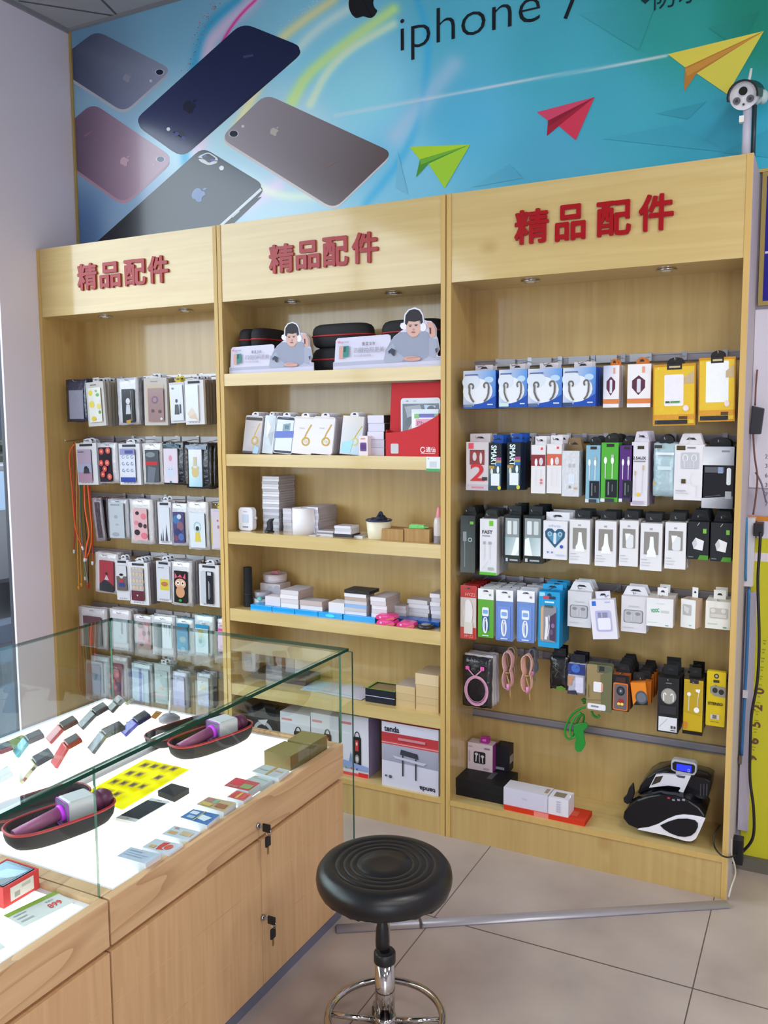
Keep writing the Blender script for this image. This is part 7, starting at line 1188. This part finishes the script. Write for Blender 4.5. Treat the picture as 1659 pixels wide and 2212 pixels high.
def keys(label, y, z):
    x = CR+.007; t_ = thing('key_pair', label, 'keys', (x, y, z), 0, 'keys left in the counter locks')
    mb = MB(); mb.M = Matrix.Rotation(math.pi/2, 4, 'Z'); mb.v = []; P = [(.010*math.cos(a), .012*math.sin(a)) for a in np.linspace(0, 2*math.pi, 13)[:-1]]
    mb = MB(); mb.cyl((0, 0, 0), (.012, 0, 0), .003, .003, 8, '8c8c90'); mb.box(.01, .034, -.003, .003, -.012, .010, '18181b'); part('key', mb, SATIN, t_, .003)
    mb = MB(); mb.tube([(.028+.008*math.sin(a), .0, -.012+.010*math.cos(a)) for a in np.linspace(0, 2*math.pi, 17)[:-1]], .0011, 6, 'c8c8cc', 0, True); part('ring', mb, CHROME, t_)
    mb = MB(); mb.box(.022, .029, -.011, .011, -.052, -.022, '161619'); part('key', mb, SATIN, t_, .003)
    mb = MB(); mb.box(.024, .0265, -.003, .003, -.073, -.052, 'b0a070'); part('blade', mb, METAL, t_)
keys('black-headed keys hanging from the drawer lock of the lit counter', -1.112, .508)
keys('black-headed keys hanging from the lower door lock of the lit counter', -1.097, .238)

def quad(name, label, cat, pts, z, h, col, mat=None, art=None, group=None, side=None, lift=.0004):
    """flat block whose top has the four given photo corners (far left, far right, near right, near left)"""
    Q = [at(x, y, 2, z+h)[:2] for x, y in pts]; c = sum(Q)/4; Q = [q-c for q in Q]; mb = MB()
    ar = sum(Q[i][0]*Q[(i+1) % 4][1]-Q[(i+1) % 4][0]*Q[i][1] for i in range(4)); Qo = Q if ar > 0 else Q[::-1]
    i = mb.add([(a, b_, 0) for a, b_ in Qo]+[(a, b_, h) for a, b_ in Qo]); mb.idx([(i+k, i+(k+1) % 4, i+4+(k+1) % 4, i+4+k) for k in range(4)], side or col); mb.idx([[i+4, i+5, i+6, i+7]], col); mb.idx([[i+3, i+2, i+1, i]], side or col)
    if art:
        A = Art(MB(), 0, 0, 1, -1, 0); A.run(art); bl = lambda u, v: Q[0]*(1-u)*(1-v)+Q[1]*u*(1-v)+Q[2]*u*v+Q[3]*(1-u)*v
        pv = [tuple(bl(p[0], p[2]))+(h+.0002-p[1],) for p in A.mb.v]; j = mb.add(pv)
        for f, cc in zip(A.mb.f, A.mb.c):
            pts_ = [pv[k] for k in f]; a2 = sum(pts_[k][0]*pts_[(k+1) % len(f)][1]-pts_[(k+1) % len(f)][0]*pts_[k][1] for k in range(len(f)))
            mb.idx([[j+k for k in (f if a2 > 0 else f[::-1])]], cc if not isinstance(cc, list) else cc)
    return solo(name, mb, mat or PRINT, label, cat, (c[0], c[1], z+lift), 0, group)
zc = (200, 1480, 2.86); q_ = lambda l, zm=zc: [Zp(zm, *p) for p in l]
sim = [('r',.0,.0,1,1,'f5f424')]
for i in range(4):
    for j in range(4):
        u, v = .1+.22*i, .06+.24*j
        if (i+j*3) % 7 != 5: sim += [('rr',u,v,u+.15,v+.15,'f0dc24',.02), ('r',u+.02,v+.03,u+.13,v+.12,['b4b08a', 'a8a294', 'bcb684'][(i+j) % 3]), ('r',u+.05,v+.05,u+.1,v+.1,'848068')]
quad('sim_card_sheet', 'bright yellow sheet of SIM cards on the lit deck', 'card sheet', q_([(325,458),(596,522),(185,768),(-70,680)]), DZ+.003, .0012, 'f5f424', THIN, sim)
quad('white_smartphone', 'white smartphone lying face up in front of the yellow sheet', 'phone', q_([(362,697),(480,720),(262,846),(142,820)]), DZ, .008, 'dfe0e2', GLOSS, [('r',.02,.12,.98,.88,'15181e'), ('p',[(.3,.12),(.98,.12),(.98,.5),(.5,.6)],'232830'), ('e',.5,.94,.08,.025,'b8b8bc'), ('r',.4,.05,.6,.065,'8c8c90')])
quad('black_box', 'small black box between the white smartphone and the yellow sheet', 'box', q_([(488,606),(596,636),(505,690),(403,652)]), DZ, .016, '23242a', PRINT, None, None, '15161b')
CARDS = [([(236,1000),(420,1046),(328,1106),(150,1056)], .022, 'b4c0d4', [('r',.1,.2,.5,.3,'8c9cb8'), ('r',.1,.45,.8,.5,'9cacc6'), ('r',.1,.65,.7,.7,'9cacc6')], 'pale blue stack of phone cards, nearest the glass corner'),
 ([(390,948),(560,986),(472,1046),(306,1000)], .016, 'c4cad6', [('p',[(.4,.2),(.6,.1),(.55,.7),(.7,.8),(.45,.9),(.4,.6)],'cf3c34'), ('e',.72,.5,.12,.25,'d44c3c'), ('r',.15,.6,.35,.85,'d0a468')], 'stack of phone cards with red lettering, second from the near glass corner'),
 ([(506,868),(668,906),(590,962),(426,920)], .014, 'c2ccd8', [('r',.1,.5,.4,.8,'c8a070'), ('r',.5,.3,.9,.7,'ccb090'), ('e',.2,.2,.08,.1,'c09088')], 'stack of phone cards with tan pictures, third from the near corner'),
 ([(622,766),(786,802),(706,866),(540,816)], .02, '3f74b4', [('r',.08,.15,.35,.45,'d8e0ec'), ('p',[(.5,.3),(.9,.4),(.8,.8),(.45,.7)],'dfe6f0'), ('r',.15,.6,.4,.85,'a8c0dc'), ('r',.46,.0,.5,1,'c8b068')], 'blue and white banded stack of phone cards'),
 ([(716,690),(886,726),(810,786),(640,736)], .02, 'c0a884', [('r',.05,.1,.35,.5,'b08078'), ('r',.35,.15,.5,.5,'8cb094'), ('r',.55,.4,.9,.8,'a4684c'), ('r',.1,.6,.45,.9,'d0b468')], 'stack of phone cards with brown and red pictures'),
 ([(890,650),(986,676),(930,718),(830,690)], .018, 'd26a64', [('r',.1,.1,.4,.9,'c84848'), ('r',.4,.1,.55,.9,'e0a84c'), ('r',.6,.2,.9,.8,'d4585c')], 'small red and orange stack of phone cards'),
 ([(886,570),(1036,606),(962,656),(810,622)], .022, 'c4505c', [('p',[(.1,.1),(.5,.1),(.5,.6),(.1,.7)],'d83c54'), ('r',.55,.4,.95,.85,'90a070'), ('r',.1,.75,.5,.95,'b86a68')], 'pink and red boxed stack of phone cards'),
 ([(1000,560),(1112,586),(1040,634),(930,592)], .012, 'b9c2c4', [('r',.1,.2,.9,.3,'a0acae'), ('r',.05,.0,.25,.15,'c8a868')], 'pale grey stack of phone cards behind the pink one'),
 ([(1060,490),(1216,526),(1150,578),(980,532)], .02, 'bcc3c8', [('r',.48,.0,.56,1,'b49058'), ('r',.6,.3,.9,.45,'c8a890'), ('r',.1,.5,.4,.6,'a8b0b6')], 'white stack of phone cards with a rubber band, beside the kraft boxes')]
for pts, h, col, art, lab in CARDS: quad('phone_card_stack', lab, 'phone cards', q_(pts), DZ, h, col, PRINT, art, 'stacks of phone cards along the lit deck', 'd6dae4')
quad('kraft_box', 'brown kraft box at the deck edge, nearer of two', 'box', q_([(1185,345),(1340,376),(1222,440),(1060,405)]), DZ, .046, '8f7f50', PRINT, None, None, '7c6c42')  # dark olive colour of both boxes takes in their shade above the lit deck
quad('kraft_box', 'brown kraft box at the deck edge, further of two', 'box', q_([(1296,282),(1448,308),(1346,368),(1204,340)]), DZ, .05, '8f7f50', PRINT, None, None, '7c6c42')
# ---- microphones in open zip cases
def mic_case(label, A, B, Wd, side, lid=True):
    z = DZ+.048; a = at(*A, 2, z); b_ = at(*B, 2, z); c = (a+b_)/2; L = np.linalg.norm(b_-a); rz = math.atan2(b_[1]-a[1], b_[0]-a[0])
    t_ = thing('open_zip_case', label, 'case', (c[0], c[1], DZ+.0005), rz, 'open zip cases with microphones')
    mb = shell_mesh(L, Wd, .047, False, '1d1c20', '201c22'); mb.v = [(x, y, q+.048) for x, y, q in mb.v]; part('base', mb, FABRIC, t_)
    mb = MB(); mb.tube([(x, y, .048) for x, y in oval(L*1.004, Wd*1.01)], .0035, 6, 'b02a30', 0, True); part('piping', mb, SATIN, t_)
    l_ = MB(); l_ = shell_mesh(L, Wd, .034, False, '1d1c20', '26242a'); l_.v = [(x, y+side*(Wd+.006), q+.040) for x, y, q in l_.v]; o = part('lid', l_, FABRIC, t_)
    mb = MB(); mb.tube([(x, y+side*(Wd+.006), .040) for x, y in oval(L*1.004, Wd*1.01)], .003, 6, '8c2a30', 0, True); part('lid_piping', mb, SATIN, o)
    m_ = thing('karaoke_microphone', label.replace('open black zip case', 'pink microphone with a white speaker block'), 'microphone', (c[0], c[1], DZ+.0005), rz, 'pink microphones in the zip cases')
    mb = MB(); mb.cyl((-L*.44, -.004, .036), (.0, 0, .052), .0145, .0175, 20, 'ac5f8c'); part('handle', mb, SATIN, m_)
    mb = MB(); mb.cyl((-.006, 0, .051), (.004, 0, .052), .0195, .021, 20, 'd040f0'); part('light_ring', mb, PURPLE_LED, m_)
    mb = MB(); mb.box(.006, .082, -.034, .034, .014, .084, 'd6d6dc'); o = part('speaker_block', mb, SATIN, m_, .008)
    mb = MB(); mb.box(.0035, .0065, -.029, .029, .019, .079, '7c7686'); mb.tube([(.004, y, q) for y, q in [(-.032, .018), (-.032, .078), (-.026, .083), (.026, .083), (.032, .078), (.032, .018), (.026, .015), (-.026, .015)]], .0016, 6, 'c04ad0', 0, True); part('faceplate', mb, SATIN, o)
    mb = MB(); mb.cyl((.082, 0, .05), (.102, 0, .05), .022, .027, 24, '7c3a60'); mb.ball((.115, 0, .05), .026, .027, .027, '6c3454', 0, 18, 10); part('grille', mb, SATIN, m_)
mic_case('open black zip case nearest the front on the lit deck', (12, 1800), (240, 1722), .125, 1)
mic_case('open black zip case at the far end of the lit deck', (372, 1612), (536, 1556), .12, 1)
# ---- clamshell phones on the raised lit deck
zf = (0, 1380, 3.318)
def flip(label, P0, P1, P2, c1, c2, w=.042, stand='c9c4b4', keys_=False):
    a = at(*Zp(zf, *P0), 2, DZL+.004); dr = np.array([.48, .877, 0.]); nrm = np.array([.877, -.48, 0.])
    def onp(p):
        px, py = Zp(zf, *p); d = _f+RGT*((px-IW/2)/FPX)-UPV*((py-IH/2)/FPX); t = ((a-CAM)@nrm)/(d@nrm); return CAM+d*t
    b_, c = onp(P1), onp(P2); t_ = thing('flip_phone', label, 'phone', tuple(a-np.array([0, 0, .004])), 0, 'flip phones on the raised lit deck')
    for nm, p, q, col, th in (('keypad_half', a, b_, c1, .012), ('screen_half', b_, c, c2, .016)):
        d = Vector(q-p); l = max(.03, d.length); d.normalize(); s_ = Vector((-nrm).tolist()); n_ = d.cross(s_); M_ = Matrix((d, s_, n_)).transposed().to_4x4(); M_.translation = Vector((p-a).tolist())+Vector((0, 0, .004))
        mb = MB(); mb.M = M_; mb.box(0, l, 0, w, -th/2, th/2, col); o = part(nm, mb, GLOSS, t_, .003)
        if nm == 'screen_half': m2 = MB(); m2.M = M_; m2.box(l*.1, l*.9, .004, w-.004, th/2, th/2+.0006, '22262e'); m2.box(l*.2, l*.8, .006, w-.006, -th/2-.0006, -th/2, '5c6068'); part('display', m2, GLOSS, o)
        elif keys_: 
            m2 = MB(); m2.M = M_
            for i in range(3): m2.box(l*(.15+.28*i), l*(.32+.28*i), -.0006, 0, -th*.35, th*.35, ['8c4a40', 'd8d0b8', '5c5a50'][i])
            part('side_key', m2, GLOSS, o)
    bz = Vector((b_-a).tolist()); mb = MB(); top = bz.z+.002
    mb.box(bz.x-.003, bz.x+.003, bz.y-.003, bz.y+.003, -.003, max(.004, top), stand); mb.box(bz.x-.016, bz.x+.016, bz.y-.014, bz.y+.014, 0, .003, stand); part('stand', mb, CLEAR, t_)
for l, a, b_, c, c1, c2, k in (('cream and dark flip phone, nearest on the raised deck', (152,1040), (262,905), (385,835), 'd2c8a2', '3c424c', True), ('coral red flip phone on a clear stand, middle of the raised deck', (402,930), (490,780), (588,725), 'd05058', '9a3034', False),
   ('red flip phone with a black back, toward the rear of the raised deck', (362,752), (455,650), (560,592), 'a83038', '4a2428', False), ('dark grey flip phone near the back left edge of the raised deck', (590,650), (690,545), (778,492), '4c4a50', '2c2a30', False),
   ('black slim flip phone at the far left corner of the raised deck', (802,530), (850,478), (888,440), '2a2a2e', '4c4c44', False), ('grey silver flip phone left of the far zip case', (668,825), (762,700), (898,635), '5c5e64', '3c3e44', False),
   ('violet blue flip phone at the far end of the raised deck', (897,698), (990,610), (1082,552), '4c44a8', '2c3054', False), ('teal and grey flip phone beside a green tag', (125,852), (205,745), (318,695), '5aa8b4', '50565e', False),
   ('red flip phone at the left photo edge', (-70,860), (0,815), (92,782), 'c83c48', '7c2028', False), ('olive dark flip phone at the near left photo edge', (-60,1075), (0,1020), (92,968), '4c4a3c', '3a382e', False)):
    flip(l, a, b_, c, c1, c2, .054, 'c9c4b4', k)
for l, pts, c in (('green price tag near the teal flip phone', [(150,690),(215,700),(110,810),(30,745)], '9cae58'), ('olive price tag behind the violet flip phone', [(985,560),(1035,575),(940,625),(902,600)], '9a9448'), ('tan price tag at the far end of the raised deck', [(1120,515),(1165,525),(1115,575),(1080,560)], 'c09858'), ('pale green tag beside the black slim flip phone', [(945,425),(968,432),(915,475),(895,466)], 'c4c8a0')):
    quad('price_tag', l, 'price tag', q_(pts, zf), DZL+.003, .0012, c, THIN, [('r',.1,.3,.9,.36,'7c8448')], 'price tags on the raised deck')
# little stand at the far end of the raised deck
p = at(366, 1556, 2, DZL); t_ = thing('display_stand', 'grey phone display stand with a thin pole at the far end of the raised deck', 'stand', (p[0], max(-1, min(-.69, p[1])), DZL)); mb = MB(); mb.lathe([(.036, 0), (.036, .008), (.022, .02), (.006, .024)], 24, '8c8894'); part('base', mb, SATIN, t_); mb = MB(); mb.cyl((0, 0, .02), (.006, .004, .105), .004, .0025, 10, 'e6e8ea'); part('pole', mb, GLOSS, t_)
# ---- near counter: boxed phone and tags
b0 = at(6, 1963, 2, DZ); b1 = at(88, 1919, 2, DZ); hb = at(88, 1876, 0, b1[0])[2]-DZ; x1 = (b0[0]+b1[0])/2; yn, yf = min(b0[1], b1[1]), max(b0[1], b1[1])
t_ = thing('boxed_smartphone', 'smartphone in an open red box on the near lit counter', 'phone', (x1-.05, (yn+yf)/2, DZ+.0005)); hl = (yf-yn)/2
mb = MB(); mb.box(-.05, .05, -hl, hl, 0, hb-.006, 'd8383c'); 
for q in ((-.05, .05, -hl, -hl+.004), (-.05, .05, hl-.004, hl), (-.05, -.046, -hl+.004, hl-.004), (.046, .05, -hl+.004, hl-.004)): mb.box(*q, hb-.006, hb, 'd8383c')
mb.box(.0502, .0505, -hl*.62, hl*.68, hb*.15, hb*.82, 'e2dcd8'); mb.box(.0506, .0508, -hl*.4, -hl*.1, hb*.25, hb*.5, 'a8a49c'); mb.box(.0506, .0508, .0, hl*.5, hb*.55, hb*.7, 'c0bab4'); part('box', mb, PRINT, t_)
mb = MB(); mb.box(-.042, .042, -hl+.007, hl-.007, hb-.006, hb+.0005, '3c5c7c', 0, ['2a2e36']*4+['4c7898', '2a2e36']); mb.box(-.038, .038, -hl+.016, hl-.016, hb+.0006, hb+.0009, '6fa0c4'); mb.face([(-.03, -hl*.7, hb+.001), (.03, -hl*.2, hb+.001), (.038, hl*.6, hb+.001), (-.01, hl*.3, hb+.001)], 'a8cce4'); mb.face([(.0, -hl*.8, hb+.0012), (.038, -hl*.8, hb+.0012), (.038, hl*.1, hb+.0012)], '35465c'); part('phone', mb, GLOSS, t_)
za = (0, 1660, 3.318)
tagart = [('r',0,0,1,.2,'8fb43a'), ('r',.06,.3,.3,.35,'a8aeb2'), ('r',.06,.5,.25,.55,'a8aeb2'), ('r',.06,.7,.3,.75,'a8aeb2')]
def pricetag(label, pts, num):
    o = quad('price_tag', label, 'price tag', pts, DZ, .0014, 'dcdfe0', PRINT, tagart, 'price tags on the near counter')
    Q = [np.array(at(x, y, 2, DZ+.0014)[:2]) for x, y in pts]; c = sum(Q)/4; V, F = glyphs(num, .02); V2, F2 = glyphs('优惠价', .0); mb = MB()
    for (VV, FF, u0, v0, sw, sh, col, dz) in ((V, F, .62, .78, .26, .26, 'd8383c', .0007), (V2, F2, .66, .42, .16, .1, '5a5a5c', .0007)):
        s0, s1 = VV.min(0), VV.max(0); P = []
        for x, y in VV:
            u = u0+(x-s0[0])/(s1[0]-s0[0])*sw; v = v0-(y-s0[1])/(s1[1]-s0[1])*sh; q = Q[0]*(1-u)*(1-v)+Q[1]*u*(1-v)+Q[2]*u*v+Q[3]*(1-u)*v-c; P.append((q[0], q[1], .0014+dz))
        i = mb.add(P); mb.idx([[i+k for k in (f if 1 else f[::-1])] for f in FF], col)
    d = part('printed_price', mb, PRINT, o)
pricetag('green and white price tag reading 899 in front of the red boxed phone', [Zp(za, *p) for p in ((25,1055),(395,880),(528,958),(170,1137))], '899')
pricetag('price tag cut off by the lower left edge of the photo', [Zp(za, *p) for p in ((-330,1330),(-60,1200),(42,1282),(-250,1430))], '699')

# ================================================================ STOOL, FLOOR STRIP
t_ = thing('swivel_stool', 'round black padded swivel stool with chrome foot ring', 'stool', (2.402, -1.168, 0)); R_ = .166; zt = .527
mb = MB(); pr_ = [(R_*.90, zt-.066), (R_*.955, zt-.060), (R_*.99, zt-.046), (R_, zt-.034), (R_*.985, zt-.018), (R_*.93, zt-.006), (R_*.86, zt-.001), (R_*.78, zt)]
for rr_, dz in ((.735,-.001),(.72,-.0045),(.705,-.001),(.62,-.001),(.605,-.0045),(.59,-.001),(.52,-.001),(.505,-.0045),(.49,-.001),(.42,-.001),(.405,-.0045),(.39,-.001),(.2,-.003),(.02,-.004)): pr_.append((R_*rr_, zt+dz))
rw = random.Random(2); wv = [rw.choice([-.006, -.003, 0, .003, .004]) for _ in range(96)]
mb.lathe(pr_, 96, '111014', 0, (0, 0, 0), lambda q, k: wv[k] if q == 0 else wv[k]*.35 if q == 1 else 0); part('seat', mb, LEATHER, t_)
mb = MB(); mb.lathe([(.06, zt-.082), (.075, zt-.08), (.075, zt-.068)], 32, '2a2a2e'); part('seat_plate', mb, SATIN, t_)
mb = MB(); mb.cyl((0, 0, .28), (0, 0, zt-.08), .0135, .0135, 24, 'b8b0ac'); part('gas_lift', mb, CHROME, t_)
mb = MB(); mb.lathe([(.0165, .318), (.017, .335), (.0155, .365), (.010, .392), (.006, .398), (.006, zt-.075)], 24, '17171c', 0, (.0, -.012, 0)); part('lever', mb, SATIN, t_)
mb = MB(); mb.lathe([(.0255, .272), (.027, .274), (.027, .296), (.024, .3), (.015, .3)], 32, '1d1d21'); part('collar', mb, SATIN, t_)
mb = MB(); mb.lathe([(.0245, .125), (.0245, .272)], 32, 'c6c0bc'); mb.lathe([(.027, .05), (.028, .12), (.026, .135)], 32, 'bcb6b4'); part('column', mb, CHROME, t_)
mb = MB(); mb.tube([(.142*math.cos(a), .142*math.sin(a), .128) for a in np.linspace(0, 2*math.pi, 49)[:-1]], .0095, 12, 'c4bfba', 0, True); part('foot_ring', mb, CHROME, t_)
for k in range(4):
    a = math.radians(22+90*k); mb = MB(); mb.cyl((.024*math.cos(a), .024*math.sin(a), .118), (.138*math.cos(a), .138*math.sin(a), .126), .008, .007, 12, 'c0bbb6'); part('spoke', mb, CHROME, t_)
for k in range(5):
    a = math.radians(125+72*k); mb = MB(); c, s_ = math.cos(a), math.sin(a); mb.tube([(.02*c, .02*s_, .085), (.08*c, .08*s_, .075), (.15*c, .15*s_, .055)], .013, 10, 'b8b3ae'); o = part('leg', mb, CHROME, t_)
    mb = MB(); mb.cyl((.15*c, .15*s_, .026), (.15*c, .15*s_, .06), .007, .007, 8, '4c4c50'); mb.cyl((.15*c-.012*s_, .15*s_+.012*c, .0235), (.15*c+.012*s_, .15*s_-.012*c, .0235), .023, .023, 20, '19191c'); part('caster', mb, SATIN, o)
a, b_ = np.array([2.004, -.725, 0]), np.array([3.085, -.030, 0]); d = (b_-a)/np.linalg.norm(b_-a); l = np.linalg.norm(b_-a)
mb = MB(); P = [(.022*math.cos(t), .013*math.sin(t)) for t in np.linspace(0, math.pi, 11)]; i = mb.add([(0, x, z) for x, z in P]+[(l, x, z) for x, z in P]); n = len(P)
mb.idx([(i+k, i+n+k, i+n+k+1, i+k+1) for k in range(n-1)], 'b9b6c0', 0, True); mb.idx([[i+k for k in range(n)], [i+n+k for k in range(n-1, -1, -1)], [i, i+n-1, i+2*n-1, i+n]], '8c8a94')
t_ = thing('floor_cable_cover', 'half-round grey metal cable cover strip across the floor tiles', 'cable cover', (a[0], a[1], .0005), math.atan2(d[1], d[0])); part('cover', mb, RAILM, t_)
mb = MB(); mb.box(.262, .270, -.0225, .0225, 0, .0145, '77747c'); part('joint', mb, METAL, t_)
mb = MB(); mb.box(-.02, .022, -.012, .012, 0, .035, '2a4640'); solo('glass_clamp', mb, GLOSS, 'dark green glass block holding the foot of the counter end pane', 'clamp', (2.006, -.575, 0), 0, None, .002)
